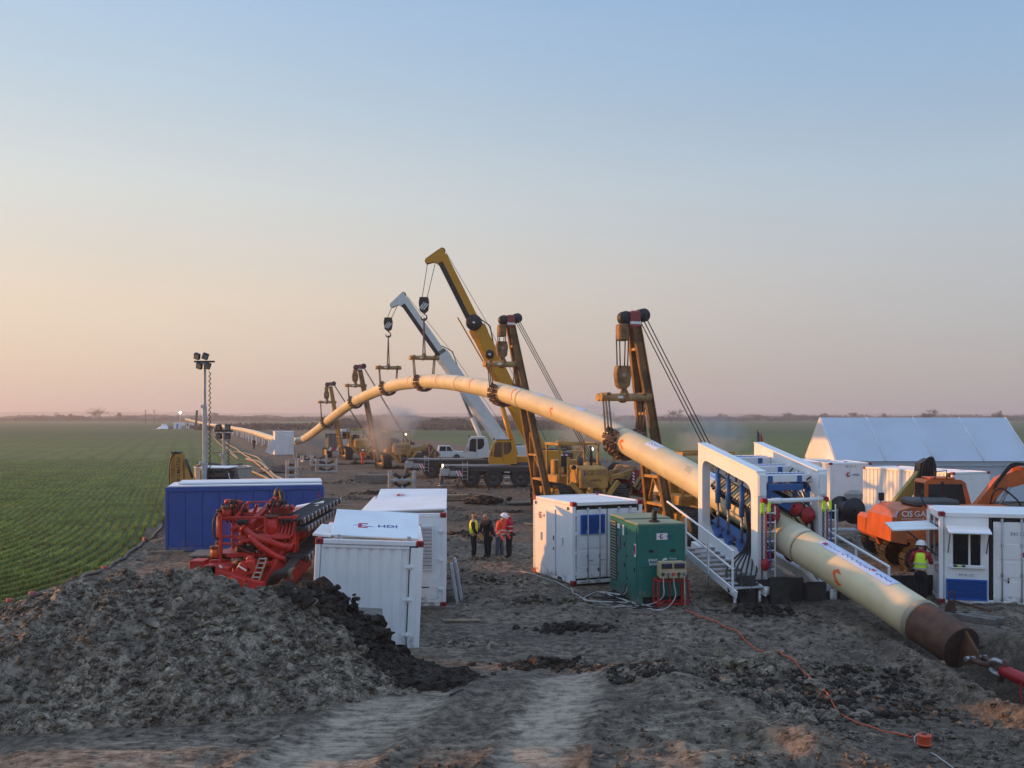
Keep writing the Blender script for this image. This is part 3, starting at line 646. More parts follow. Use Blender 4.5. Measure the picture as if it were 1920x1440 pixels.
# shackle and swivel chain (a thing of its own, hooked into the lug)
sh = thing('shackle_swivel', 'heavy steel shackles and red swivel hooked to the pull head', 'shackle', (tip.x, tip.y, 0)); sh_inv = Matrix.Translation(-sh.location)
def shp(o): o.matrix_parent_inverse = sh_inv; return o
def bow(c, ax, side, L, R, r, n=10):
    pts = [c-side*R-ax*L*.35]
    for i in range(n+1):
        a = math.pi*i/n; pts.append(c+ax*(L*.45)+ax*math.sin(a)*R*1.1-side*math.cos(a)*R)
    pts.append(c+side*R-ax*L*.35); return pts
dn = (d0+Vector((.12, 0, .10))).normalized()
a1 = tip+d0*.05
shp(MB().tube(bow(a1, dn, r0, .30, .17, .06), .06, 10).build('shackle_bow', 'rust', sh)); shp(MB().cyl(a1-dn*.06, r0, .055, .58, 12).build('shackle_pin', 'steel', sh))
a2 = a1+dn*.36; 
shp(MB().tube(bow(a2+dn*.20, -dn, n0, .22, .15, .06), .06, 10).build('shackle_bow', 'steel', sh)); shp(MB().cyl(a2+dn*.30, n0, .06, .50, 12).build('shackle_pin', 'rust', sh))
shp(MB().lathe(a2+dn*.26, dn, [(0, .05), (.0, .12), (.18, .14), (.22, .13), (.30, .14), (.7, .14), (.75, .11), (.95, .10), (.97, .05)], 20).build('swivel_body', 'red_casting', sh))
shp(MB().lathe(a2+dn*1.2, dn, [(0, .05), (0, .18), (.1, .2), (.5, .2), (.52, .16), (1.3, .16), (1.35, .1)], 20).build('swivel_sleeve', 'red_faded', sh))
# marks sprayed and stuck on the coating
def on_pipe(y, ang, r=PR+.008):
    c, t, rr, nn = pipe_frame(y); return c+(rr*math.cos(ang)+nn*math.sin(ang))*r
def patch(name, m, y0, y1, a0, a1, r=PR+.008, na=10, nyy=8):
    vs = [on_pipe(y0+(y1-y0)*j/nyy, a0+(a1-a0)*i/na, r) for j in range(nyy+1) for i in range(na+1)]
    fs = [(j*(na+1)+i, j*(na+1)+i+1, (j+1)*(na+1)+i+1, (j+1)*(na+1)+i) for j in range(nyy) for i in range(na)]
    return pp(MB().add(vs, fs, True).build(name, m, pipe))
R_ = math.radians
patch('banner', 'sticker_blue', 24.65, 27.35, R_(38), R_(118), nyy=16)
def scribble(y0, length, ang, h, m, seed, thick=.018):
    "handwritten line, too small to read: joined loops along the pipe"
    rg = random.Random(seed); mb = MB(); n = int(length/.045); pts = []
    for i in range(n):
        pts.append((y0-length*i/n-.03*math.sin(i*1.9), ang+h/PR*(math.sin(i*1.7)*.4+rg.uniform(-.15, .15))*(1.6 if i % 9 == 0 else .8)))
    vs = []
    for (yy, a) in pts: vs += [on_pipe(yy, a-thick, PR+.013), on_pipe(yy, a+thick, PR+.013)]
    mb.add(vs, [(2*i, 2*i+1, 2*i+3, 2*i+2) for i in range(n-1)], True); return pp(mb.build('handwriting', m, pipe))
scribble(27.15, .55, R_(104), .10, 'mark_blue', 1); scribble(26.5, 1.1, R_(100), .14, 'mark_blue', 2, .026); scribble(25.25, .55, R_(100), .12, 'mark_blue', 3, .03)
patch('sticker', 'mark_red', 27.12, 27.26, R_(96), R_(110), PR+.013); patch('sticker', 'mark_red', 25.35, 25.47, R_(88), R_(99), PR+.013)
patch('sticker', 'sticker_blue', 31.9, 33.3, R_(70), R_(118)); scribble(33.2, 1.1, R_(104), .16, 'mark_blue', 4, .03)
patch('sticker', 'sticker', 36.5, 37.4, R_(80), R_(128)); scribble(37.3, .75, R_(106), .2, 'mark_blue', 5, .03)
for y_ in (43.6, 48.5, 52.0): patch('sticker', 'sticker_blue', y_, y_+.9, R_(75), R_(110))
for i in range(4): scribble(34.3, .5-.07*i, R_(140-7*i), .03, 'mark_black', 20+i, .008)
for k, y_ in enumerate((26.15, 38.9, 46.3, 51.9, 59.5, 67.5, 76.0)):       # sprayed arrows across the pipe
    mb = MB(); w = .035+.0007*y_; a0, a1 = R_(158), R_(196)
    if y_ > 50: a0, a1 = R_(120), R_(190)
    pts = [(y_+.10*math.sin(5*t), a0+(a1-a0)*t) for t in [i/12 for i in range(13)]]
    vs = []
    for (yy, a) in pts: vs += [on_pipe(yy-w, a), on_pipe(yy+w, a)]
    mb.add(vs, [(2*i, 2*i+1, 2*i+3, 2*i+2) for i in range(12)], True)
    hd = pts[0]; mb.add([on_pipe(hd[0]-w*3.2, hd[1]+.10), on_pipe(hd[0]+w*3.2, hd[1]+.10), on_pipe(hd[0], hd[1]-.10)], [(0, 1, 2)])
    if k == 0:
        hd = pts[-1]; mb.add([on_pipe(hd[0]-w*3.2, hd[1]-.12), on_pipe(hd[0]+w*3.2, hd[1]-.12), on_pipe(hd[0], hd[1]+.10)], [(0, 1, 2)])
    pp(mb.build('paint_arrow', 'mark_orange', pipe))
# white shelter tent closed round one joint far down the string
cT = pipe_at(139.0); tent_w = thing('joint_shelter', 'small white sheeted shelter closed around the low bend of the pipeline', 'shelter', (cT.x-1.4, 136.5, 0), R_(18.4))
mb = MB(); vs = []; nx_, nz_ = 7, 7
for s_, (A, Bv) in enumerate((((-1.3, -1.5), (1.3, -1.5)), ((1.3, -1.5), (1.3, 1.7)), ((1.3, 1.7), (-1.3, 1.7)), ((-1.3, 1.7), (-1.3, -1.5)))):
    for i in range(nx_+1):
        for j in range(nz_+1):
            t, u = i/nx_, j/nz_; wv = .05*math.sin(9*t+s_)+.04*math.sin(7*u+3*t); inn = 1-.05*u
            x_, y__ = (A[0]+(Bv[0]-A[0])*t)*inn, (A[1]+(Bv[1]-A[1])*t)*inn; vs.append((x_*(1+wv*.6), y__*(1+wv*.6), .0+3.15*u+.08*math.sin(5*t)*u))
fs = [(s_*(nx_+1)*(nz_+1)+i*(nz_+1)+j, s_*(nx_+1)*(nz_+1)+(i+1)*(nz_+1)+j, s_*(nx_+1)*(nz_+1)+(i+1)*(nz_+1)+j+1, s_*(nx_+1)*(nz_+1)+i*(nz_+1)+j+1) for s_ in range(4) for i in range(nx_) for j in range(nz_)]
mb.add(vs, fs, True).build('side_sheet', 'tarp', tent_w); MB().prism([(-1.28, -1.48), (1.28, -1.48), (1.28, 1.66), (-1.28, 1.66)], 'z', 3.1, 3.2).build('roof_sheet', 'tarp', tent_w)
br(tent_w, 'open_flap', 'tarp', (-1.3, -1.5, 2.0), (-2.1, -1.7, .2), .05, 1.0)
# low roller stands under the far string
ORD = 'one two three four five six seven eight nine ten eleven twelve thirteen fourteen fifteen sixteen'.split()
for k in range(16):
    y_ = 152+9.5*k*(1+.02*k); c, t, r, nn = pipe_frame(y_); hgt = max(.3, c.z-PR)
    g_ = thing('roller_stand', 'low white post stand under the pipeline, number '+ORD[k]+' from the white shelter', 'pipe stand', (c.x, c.y, 0), R_(18.4), 'stands under the far pipeline')
    for s_ in (-1, 1): bx(g_, 'post', 'white_paint', (s_*.7, 0, (hgt+.5)/2), (.18, .18, hgt+.5))
    bx(g_, 'crossbar', 'white_paint', (0, 0, hgt-.1), (1.2, .16, .16))
# ------------------------------------------------------------------ containers
def castings(p, Wd, L, Hh, s=.17, mt='red_casting'):
    o = None
    for x in (0, Wd):
        for y in (0, L):
            for z in (0, Hh):
                c = (x+(.075 if x == 0 else -.075), y+(.085 if y == 0 else -.085), z+(.058 if z == 0 else -.058))
                if o is None:
                    o = MB().box((0, 0, 0), (.165, .185, .13)).build('corner_casting', mt, p); o.location = c
                    hl = MB().cyl((0, -.0935, 0), (0, 1, 0), .034, .004, 12).build('casting_hole', 'black_plastic', o)
                else:
                    q = cpart(o, p, c); cpart(hl, q)
def frame(p, Wd, L, Hh, m):
    t = .12
    for x in (t/2, Wd-t/2):
        for y in (t/2, L-t/2): bx(p, 'corner_post', m, (x, y, Hh/2), (t, t, Hh-.262))
        for z in (.07, Hh-.055): bx(p, 'side_rail', m, (x, L/2, z), (t-.01, L-.375, .10))
    for y in (t/2, L-t/2):
        for z in (.075, Hh-.06): bx(p, 'end_rail', m, (Wd/2, y, z), (Wd-.335, t-.01, .11))
def roof(p, Wd, L, Hh, m='white_roof', drop=.03):
    MB().corr((.1, .1, Hh-drop), (0, 1, 0), (1, 0, 0), (0, 0, 1), L-.2, Wd-.2, .22, .02).build('roof_panel', m, p)
    bx(p, 'floor', 'dark_frame', (Wd/2, L/2, .09), (Wd-.26, L-.26, .06))
def side(p, x, nx, L, Hh, m, flat=False):
    if flat: bx(p, 'side_panel', m, (x-nx*.03, L/2, Hh/2), (.03, L-.24, Hh-.22))
    else: MB().corr((x-nx*.02, .12, .12), (0, 1, 0), (0, 0, 1), (nx, 0, 0), L-.24, Hh-.23).build('side_panel', m, p)
def end_corr(p, y, ny, Wd, Hh, m, flat=False, **k):
    if flat: bx(p, 'end_panel', m, (Wd/2, y-ny*.03, Hh/2), (Wd-.24, .03, Hh-.22))
    else: MB().corr((.12, y-ny*.02, .13), (1, 0, 0), (0, 0, 1), (0, ny, 0), Wd-.24, Hh-.25, **k).build('end_panel', m, p)
def lockrods(p, xs, y, z0, z1):
    for x in xs:
        rod = tb(p, 'lock_rod', 'galvanised', [(x, y, z0), (x, y, z1)], .018, 8)
        for z in (z0+.06, z0+.75, z1-.75 if z1-z0 > 2 else z0+1.2, z1-.06): bx(rod, 'rod_bracket', 'galvanised', (x, y+.02, z), (.075, .03, .10))
        bx(rod, 'handle', 'galvanised', (x+.08, y-.012, z0+.62), (.20, .02, .03))
def louvre(p, x0, x1, z0, z1, y, m, n=9, ny=-1, axis='x'):
    f = MB(); t = .035
    for a, b, c, d in ((x0-t, x1+t, z1, z1+t), (x0-t, x1+t, z0-t, z0), (x0-t, x0, z0, z1), (x1, x1+t, z0, z1)):
        if axis == 'x': f.box(((a+b)/2, y, (c+d)/2), (b-a, .04, d-c), b=.004)
        else: f.box((y, (a+b)/2, (c+d)/2), (.04, b-a, d-c), b=.004)
    fr = f.build('vent', m, p); h = (z1-z0)/n
    for i in range(n):
        z = z0+h*(i+.5)
        if axis == 'x': bx(fr, 'slat', m, ((x0+x1)/2, y, z), (x1-x0, .010, h*1.02), (R_(30), 0, 0), .002)
        else: bx(fr, 'slat', m, (y+.012*-ny, (x0+x1)/2, z), (.012, x1-x0, h*1.02), (0, R_(38)*ny, 0), .002)
    if axis == 'x': bx(fr, 'backing', 'dark_frame', ((x0+x1)/2, y+.024, (z0+z1)/2), (x1-x0, .006, z1-z0))
    else: bx(fr, 'backing', 'dark_frame', (y+.05*-ny, (x0+x1)/2, (z0+z1)/2), (.01, x1-x0, z1-z0))
    return fr
def container(name, label, loc, rz, L, m='white_paint', Hh=2.59, Wd=2.44, flat=(False, False, False, False), cm='red_casting', group=None):
    p = thing(name, label, 'container', loc, rz, group); frame(p, Wd, L, Hh, m); castings(p, Wd, L, Hh, mt=cm); roof(p, Wd, L, Hh)
    return p
# blue store: its long side faces the camera, so local x runs along the length
bp = thing('blue_container', 'dark blue steel container with pale roof behind the red rig', 'container', W(309, 919, 38.6).xy.to_3d()+Vector((0, 0, -.02)), R_(13.2))
LB, HB = 6.06, 2.52
for x in (.06, LB-.06):
    for y in (.06, 2.38): bx(bp, 'corner_post', 'blue_paint', (x, y, HB/2), (.12, .12, HB))
for y in (.05, 2.39):
    bx(bp, 'top_rail', 'blue_paint', (LB/2, y, HB-.09), (LB-.24, .10, .17)); bx(bp, 'bottom_rail', 'blue_paint', (LB/2, y, .08), (LB-.24, .10, .16))
nP = 9
for i in range(nP):
    w_ = (LB-.24)/nP; bx(bp, 'side_panel', 'blue_paint', (.12+w_*(i+.5), .055, HB/2), (w_-.012, .03, HB-.34)); bx(bp, 'side_panel', 'blue_paint', (.12+w_*(i+.5), 2.385, HB/2), (w_-.012, .03, HB-.34))
for x in (.05, LB-.05): bx(bp, 'end_panel', 'blue_paint', (x, 1.22, HB/2), (.05, 2.2, HB-.05))
bx(bp, 'roof_panel', 'white_roof', (LB/2+.05, 1.22, HB+.03), (LB-.12, 2.36, .05)); bx(bp, 'roof_panel', 'white_roof', (LB/2+.22, 1.5, HB+.11), (LB-.42, 1.7, .07))
bx(bp, 'sticker', 'mark_red', (LB-.12, -.003, HB-.32), (.07, .004, .07), b=.001); bx(bp, 'sticker', 'barrier_red', (LB-.12, -.003, HB-.44), (.07, .004, .07), b=.001)
cy(bp, 'downpipe', 'blue_paint', (LB+.04, .1, HB/2), (0, 0, 1), .035, HB-.1, 10)
for k, (x, w) in enumerate(((.1, 1.3), (2.6, 1.2), (5.4, 1.1))):
    tm = bx(None, 'timber_sleeper', 'wood', (0, 0, 0), (w, .22, .16)); tm.location = bp.location+Vector((x*.97, x*.23-.05, -.02)); tm.rotation_euler = (0, 0, R_(13))
    tag(tm, ('squared timber under the left corner of the blue container', 'squared timber under the middle of the blue container', 'squared timber under the right end of the blue container')[k], 'timber')
# steel landing plate lying in front of it
pl = thing('landing_plate', 'flat grey landing platform on the ground left of the red rig', 'platform', G(352, 1052)+Vector((0, 0, .05)), R_(6))
for i in range(6): bx(pl, 'plank', 'wood_grey', (.95, .15+.27*i, .12), (1.9, .255, .07))
for x in (.15, 1.75): bx(pl, 'bearer', 'grey_frame', (x, .8, .03), (.12, 1.6, .10))
# white container tilted, its corrugated end towards the camera
hc = thing('corrugated_container', 'white corrugated container leaning slightly, roof plate with logo, beside the soil heap', 'container', (-4.56, 22.3, -.06), R_(-2))
hc.rotation_euler = (R_(-1.0), R_(2.6), R_(6.2))
frame(hc, 2.44, 4.3, 2.59, 'white_clean'); castings(hc, 2.44, 4.3, 2.59); roof(hc, 2.44, 4.3, 2.59)
MB().corr((.13, .05, .22), (1, 0, 0), (0, 0, 1), (0, -1, 0), 2.0, 2.2, .25, .03).build('end_panel', 'white_clean', hc)
bx(hc, 'door_edge', 'white_clean', (2.26, .04, 1.29), (.22, .05, 2.30)); bx(hc, 'door_seal', 'black_plastic', (2.142, .03, 1.29), (.012, .05, 2.30))
bx(hc, 'head_panel', 'white_clean', (1.13, .045, 2.43), (2.0, .03, .07)); bx(hc, 'back_panel', 'white_clean', (1.22, 4.26, 1.29), (2.2, .03, 2.4))
for z in (.45, 1.25, 2.0):
    h_ = bx(hc, 'hinge', 'white_clean', (2.13, .005, z), (.20, .03, .05)); cy(h_, 'hinge_pin', 'white_clean', (2.145, -.012, z), (0, 0, 1), .018, .13, 8)
for x, nx_ in ((2.44, 1), (0, -1)): side(hc, x, nx_, 4.3, 2.59, 'white_clean')
lid = MB().box((1.33, .98, 2.87), (2.0, 1.75, .035), (R_(15), R_(1.0), 0)).build('roof_plate', 'white_roof', hc)
logo(lid, .15, (.80, .72, 2.825), (1, 0, .0), (0, math.cos(R_(15)), math.sin(R_(15))))
for x in (.5, 2.1): bx(hc, 'plate_bracket', 'galvanised', (x, .09, 2.63), (.10, .06, .12))
bx(hc, 'rolled_sheet', 'tarp', (.12, 1.4, 2.64), (.42, 2.4, .06), (0, R_(4), 0))
# ventilated white container behind it
vc = thing('ventilated_container', 'white container with a tall louvred vent behind the leaning corrugated one', 'container', (-4.26, 27.15, .02), R_(3.6))
frame(vc, 2.44, 6.06, 2.59, 'white_paint'); castings(vc, 2.44, 6.06, 2.59)
end_corr(vc, 0, -1, 2.44, 2.59, 'white_paint', True); end_corr(vc, 6.06, 1, 2.44, 2.59, 'white_paint', True)
for x, nx_ in ((2.44, 1), (0, -1)): side(vc, x, nx_, 6.06, 2.59, 'white_paint')
louvre(vc, 1.05, 2.05, 1.05, 2.22, -.022, 'white_paint', 12)
bx(vc, 'hatch', 'white_paint', (1.75, -.01, .52), (.85, .03, .62)); bx(vc, 'hatch_slot', 'dark_frame', (1.75, -.028, .55), (.45, .01, .03)); bx(vc, 'skirt', 'white_paint', (1.2, -.01, .17), (2.1, .02, .08))
tb(vc, 'lock_rod', 'white_paint', [(1.46, -.05, .12), (1.46, -.05, 2.45)], .022)
for z in (.5, 1.3, 2.1): bx(vc, 'hinge', 'white_paint', (2.30, -.02, z), (.13, .05, .08))
bx(vc, 'roof_plate', 'white_roof', (1.3, 1.9, 2.68), (2.3, 3.2, .05), (R_(1.5), R_(-2.0), 0)); r2 = bx(vc, 'roof_plate', 'white_roof', (1.35, 4.5, 2.74), (2.2, 2.2, .05), (R_(5), 0, 0)); logo(r2, .16, (.75, 4.2, 2.76), (1, 0, 0), (0, 1, .09), word=False)
for y in (.2, 3.0, 5.8):
    tm = bx(None, 'timber_block', 'wood_grey', (0, 0, 0), (2.9 if y < 1 else 2.7, .2, .15)); tm.location = vc.location+Vector((1.25, y, -.06)); tag(tm, {'0.2': 'timber under the front end of the ventilated container', '3.0': 'timber under the middle of the ventilated container', '5.8': 'timber under the rear end of the ventilated container'}[str(y)], 'timber')
for k, (dx, dy) in enumerate(((2.62, .9), (2.72, 1.3), (2.66, 1.9))):
    ld = bx(None, 'leaning_panel', 'galvanised', (0, 0, .55), (.07, .34, 1.15), (0, R_(-9), 0)); ld.location = vc.location+Vector((dx, dy, -.02)); tag(ld, ('nearest', 'middle', 'farthest')[k]+' of three galvanised panels leaning on the ventilated container', 'panel')
# ten-foot workshop container, doors with blue louvres
wc = thing('workshop_container', 'short white container with blue louvred doors left of the green generator', 'container', (1.89, 30.85, .0), R_(23))
WW, WL = 2.52, 2.99
frame(wc, WW, WL, 2.59, 'white_paint'); castings(wc, WW, WL, 2.59); roof(wc, WW, WL, 2.59)
side(wc, 0, -1, WL, 2.59, 'white_paint', True); side(wc, WW, 1, WL, 2.59, 'white_paint', True); end_corr(wc, WL, 1, WW, 2.59, 'white_paint')
bx(wc, 'door_gap', 'black_plastic', (WW/2, .075, 1.28), (WW-.24, .02, 2.28))
for i in range(2):
    x0 = .16+i*1.11; dr = bx(wc, 'door', 'white_paint', (x0+.53, .045, 1.27), (1.07, .045, 2.16))
    louvre(dr, x0+.16, x0+.95, 1.62, 2.16, -.014, 'blue_vent', 9)
    for z, h in ((1.32, .36), (.82, .44), (.38, .34)): bx(dr, 'door_swage', 'white_paint', (x0+.53, .020, z), (.86, .02, h))
    lockrods(dr, (x0+.36, x0+.78), -.06, .14, 2.42)
    for x in (.22, .6): bx(dr, 'clip', 'dark_frame', (x0+.16+x, .004, .45), (.045, .02, .11))
    for z in (.35, 1.0, 1.6, 2.2): bx(dr, 'hinge', 'white_paint', (x0+(-.05 if i == 0 else 1.10), .02, z), (.13, .05, .10))
sd = bx(wc, 'side_door', 'white_paint', (-.012, 1.60, 1.22), (.03, .74, 2.1)); bx(sd, 'handle', 'dark_frame', (-.04, 1.30, 1.35), (.03, .03, .14)); bx(sd, 'handle', 'dark_frame', (-.04, 1.30, 1.0), (.03, .03, .08))
bx(wc, 'latch_box', 'white_clean', (-.025, .75, 1.32), (.04, .12, .26)); bx(wc, 'latch_box', 'white_clean', (-.025, 2.35, 1.3), (.04, .12, .26))
logo(wc, .10, (-.018, 2.55, 1.95), (0, -1, 0)); 
for y in (.3, 2.75): bx(wc, 'eye_plate', 'black_plastic', (-.02, y, 2.38), (.02, .07, .10))
bx(wc, 'skid_pocket', 'black_plastic', (-.006, .9, .1), (.02, .25, .08))
wd = tag(br(None, 'bent_strut', 'rust_dark', (0, 0, 0), (.35, .25, 1.05), .10, .03), 'bent rusty steel strut leaning on the side door of the workshop container', 'strut'); wd.location = G(1022, 1076)
# office container at the right edge
oc = thing('office_container', 'white office container with a window hatch beside the pull head at the right', 'container', (12.12, 28.0, -.02), R_(-15))
OW = 4.6
for x in (.06, OW-.06):
    for y in (.06, 2.38): bx(oc, 'corner_post', 'white_clean', (x, y, 1.3), (.12, .12, 2.34))
for y in (.06, 2.38):
    bx(oc, 'end_rail', 'white_clean', (OW/2, y, 2.53), (OW-.335, .11, .12)); bx(oc, 'end_rail', 'white_clean', (OW/2, y, .08), (OW-.335, .11, .13))
for x in (.06, OW-.06):
    for z in (.08, 2.53): bx(oc, 'side_rail', 'white_clean', (x, 1.22, z), (.11, 2.44-.375, .12))
castings(oc, OW, 2.44, 2.60); bx(oc, 'roof_panel', 'white_roof', (OW/2, 1.22, 2.575), (OW-.22, 2.22, .03))
sp = bx(oc, 'side_panel', 'white_clean', (.05, 1.22, .62), (.04, 2.2, 1.0)); bx(oc, 'side_panel', 'white_clean', (.05, 1.22, 2.42), (.04, 2.2, .10)); bx(oc, 'back_panel', 'white_clean', (OW/2, 2.40, 1.3), (OW-.24, .04, 2.4)); bx(oc, 'side_panel', 'white_clean', (OW-.05, 1.22, 1.3), (.04, 2.2, 2.4))
for y0, y1 in ((.15, .32), (2.1, 2.3)): bx(oc, 'side_panel', 'white_clean', (.05, (y0+y1)/2, 1.74), (.04, y1-y0, 1.24))
sw = bx(oc, 'side_window', 'glass', (.06, 1.22, 1.74), (.012, 1.8, 1.22)); bx(sw, 'window_frame', 'white_clean', (.045, 1.22, 1.74), (.03, .06, 1.22)); bx(sw, 'window_sill', 'white_clean', (-.02, 1.22, 1.11), (.14, 1.9, .04))
fl = bx(oc, 'side_awning', 'white_roof', (-.60, 1.22, 2.06), (1.25, 2.1, .05), (0, R_(-4), 0))
for y in (.25, 2.2): tb(fl, 'awning_strut', 'black_plastic', [(-.8, y, 1.98), (.0, y, 1.3)], .018)
logo(oc, .09, (.028, .95, .85), (0, -1, 0), word=False)
for y in (.4, .5): bx(oc, 'small_plate', 'mark_black', (.026, y, .72+y*.3), (.01, .05, .04))
# front: window bay
bay = bx(oc, 'front_panel', 'white_clean', (.72, .06, .60), (1.16, .04, .92)); bx(oc, 'front_panel', 'white_clean', (.72, .06, 2.32), (1.16, .04, .30))
for x0, x1 in ((.14, .34), (1.12, 1.30)): bx(oc, 'front_panel', 'white_clean', ((x0+x1)/2, .06, 1.62), (x1-x0, .04, 1.12))
fw = bx(oc, 'front_window', 'glass', (.73, .09, 1.62), (.78, .012, 1.1))
for x in (.345, .80, 1.115): bx(fw, 'window_frame', 'white_clean', (x, .055, 1.62), (.05, .07, 1.10))
bx(fw, 'window_frame', 'white_clean', (.73, .057, 1.085), (.86, .07, .05)); bx(fw, 'window_sill', 'white_clean', (.73, .0, 1.045), (.92, .10, .03))
an = bx(oc, 'front_awning', 'white_roof', (.74, -.22, 2.13), (1.10, .58, .04), (R_(14), 0, 0))
for x in (.24, 1.24): tb(an, 'awning_strut', 'black_plastic', [(x, -.35, 2.06), (x, .04, 1.45)], .014)
louvre(oc, .22, 1.22, .16, .68, .004, 'blue_vent', 8)
bx(oc, 'number_plate', 'white_roof', (.74, .033, .83), (.52, .012, .10)); text(oc, 'lettering', 'PP131 CC', .065, 'mark_black', (.52, .025, .80), bold=.01)
for k in range(3): bx(oc, 'glove', ('black_plastic', 'hivis_lime', 'black_plastic')[k], (.42+.11*k, -.02, 1.085), (.10, .07, .05), (0, 0, .3*k), .015)
bx(oc, 'door_gap', 'black_plastic', (1.36, .09, 1.3), (.05, .05, 2.3)); bx(oc, 'door_gap', 'black_plastic', (2.9, .09, 2.40), (3.0, .03, .05))
for i in range(2):
    x0 = 1.42+i*1.50; dr = bx(oc, 'door', 'white_clean', (x0+.72, .06, 1.25), (1.44, .04, 2.2))
    for z in (.48, 1.02, 1.52): bx(dr, 'door_swage', 'white_clean', (x0+.72, .036, z), (1.30, .02, .42))
    lockrods(dr, (x0+.22, x0+.72), .0, .12, 2.45)
    for x in (.38, .86): bx(dr, 'clip', 'dark_frame', (x0+x, .018, .72), (.04, .02, .14))
    if i == 0: text(dr, 'lettering', '341 52 1 126B', .10, 'grey_frame', (x0+.42, .024, 1.98)); logo(dr, .065, (x0+.70, .024, 1.42))
for x in (.5, 3.0):
    tm = bx(None, 'timber_block', 'wood_grey', (0, 0, 0), (.25, 2.6, .14)); tm.location = oc.location+Vector((x*.97, 1.2-x*.26, -.06)); tm.rotation_euler = (0, 0, R_(-15)); tag(tm, 'timber under the '+('left' if x < 1 else 'right')+' end of the office container', 'timber')
# far white containers by the big tent
fc1 = container('store_container', 'white store container with a small logo just in front of the big tent', W(1556, 868, 57).xy.to_3d(), R_(2), 6.06)
end_corr(fc1, 0, -1, 2.44, 2.59, 'white_paint', True); side(fc1, 0, -1, 6.06, 2.59, 'white_paint'); side(fc1, 2.44, 1, 6.06, 2.59, 'white_paint'); end_corr(fc1, 6.06, 1, 2.44, 2.59, 'white_paint')
logo(fc1, .12, (.9, -.018, 1.85)); text(fc1, 'lettering', '341 51 12', .11, 'mark_black', (.9, -.018, 2.33))
fc2 = container('long_store_container', 'white container showing its sunlit long side behind the orange excavator', (18.85, 53.0, 0), R_(22.5)-math.pi/2, 2.44, Wd=6.06)
fc2.rotation_euler = (0, 0, R_(-67.5))
side(fc2, 0, -1, 2.44, 2.59, 'white_paint'); side(fc2, 6.06, 1, 2.44, 2.59, 'white_paint', True); end_corr(fc2, 0, -1, 6.06, 2.59, 'white_paint'); end_corr(fc2, 2.44, 1, 6.06, 2.59, 'white_paint')
fc2.name = 'long_store_container'
fc3 = container('tool_container', 'white container end just left of the big tent gable', W(1512, 862, 58.5).xy.to_3d(), R_(1), 2.99)
end_corr(fc3, 0, -1, 2.44, 2.59, 'white_paint', True); side(fc3, 0, -1, 2.99, 2.59, 'white_paint', True); side(fc3, 2.44, 1, 2.99, 2.59, 'white_paint', True); end_corr(fc3, 2.99, 1, 2.44, 2.59, 'white_paint')
# big ridge tent
tt = thing('storage_tent', 'large white ridge tent with a sunlit gable at the right', 'tent', (20.0, 61.2, 0))
TL, TW, EV, RG = 12.4, 6.2, 2.62, 5.2
def sheet(a, b, c, d, nu, nv, sag, nrm, name, m='tent_fabric'):
    a, b, c, d, nrm = map(Vector, (a, b, c, d, nrm)); vs = []
    for i in range(nu+1):
        for j in range(nv+1):
            u, v = i/nu, j/nv; q = (a*(1-u)+b*u)*(1-v)+(d*(1-u)+c*u)*v; bay_ = abs(math.sin(u*math.pi*4)); vs.append(q-nrm*sag*bay_*math.sin(math.pi*v))
    return MB().add(vs, [(i*(nv+1)+j, (i+1)*(nv+1)+j, (i+1)*(nv+1)+j+1, i*(nv+1)+j+1) for i in range(nu) for j in range(nv)], True).build(name, m, tt)
sheet((0, -.12, EV-.12), (TL, -.12, EV-.12), (TL-.25, TW/2, RG), (0.05, TW/2, RG), 48, 8, .06, (0, -.7, .7), 'roof_sheet'); sheet((TL, TW+.12, EV-.12), (0, TW+.12, EV-.12), (0.05, TW/2, RG-.004), (TL-.25, TW/2, RG-.004), 48, 8, .06, (0, .7, .7), 'roof_sheet')
sheet((0, .0, 0), (TL, .0, 0), (TL, .0, EV-.05), (0, .0, EV-.05), 40, 4, .08, (0, -1, 0), 'wall_sheet'); sheet((TL, TW, 0), (0, TW, 0), (0, TW, EV-.05), (TL, TW, EV-.05), 24, 4, .08, (0, 1, 0), 'wall_sheet')
for x, nm in ((0.02, 'gable_sheet'), (TL-.2, 'gable_sheet')): MB().prism([(-.1, EV-.1), (TW+.1, EV-.1), (TW/2, RG-.01)], 'x', x, x+.03).build(nm, 'tarp', tt)
for x in (.04, TL-.1): MB().prism([(.02, 0), (TW-.02, 0), (TW-.02, EV-.1), (.02, EV-.1)], 'x', x, x+.03).build('end_wall', 'tarp', tt)
for i in range(5): tb(tt, 'purlin', 'tarp', [(TL*i/4*.98+.1, -.14, EV-.1), (TL*i/4*.97+.1, TW/2, RG+.015)], .03)
for z in (2.2,): tb(tt, 'wall_strap', 'galvanised', [(0, -.09, z), (TL, -.09, z)], .03)
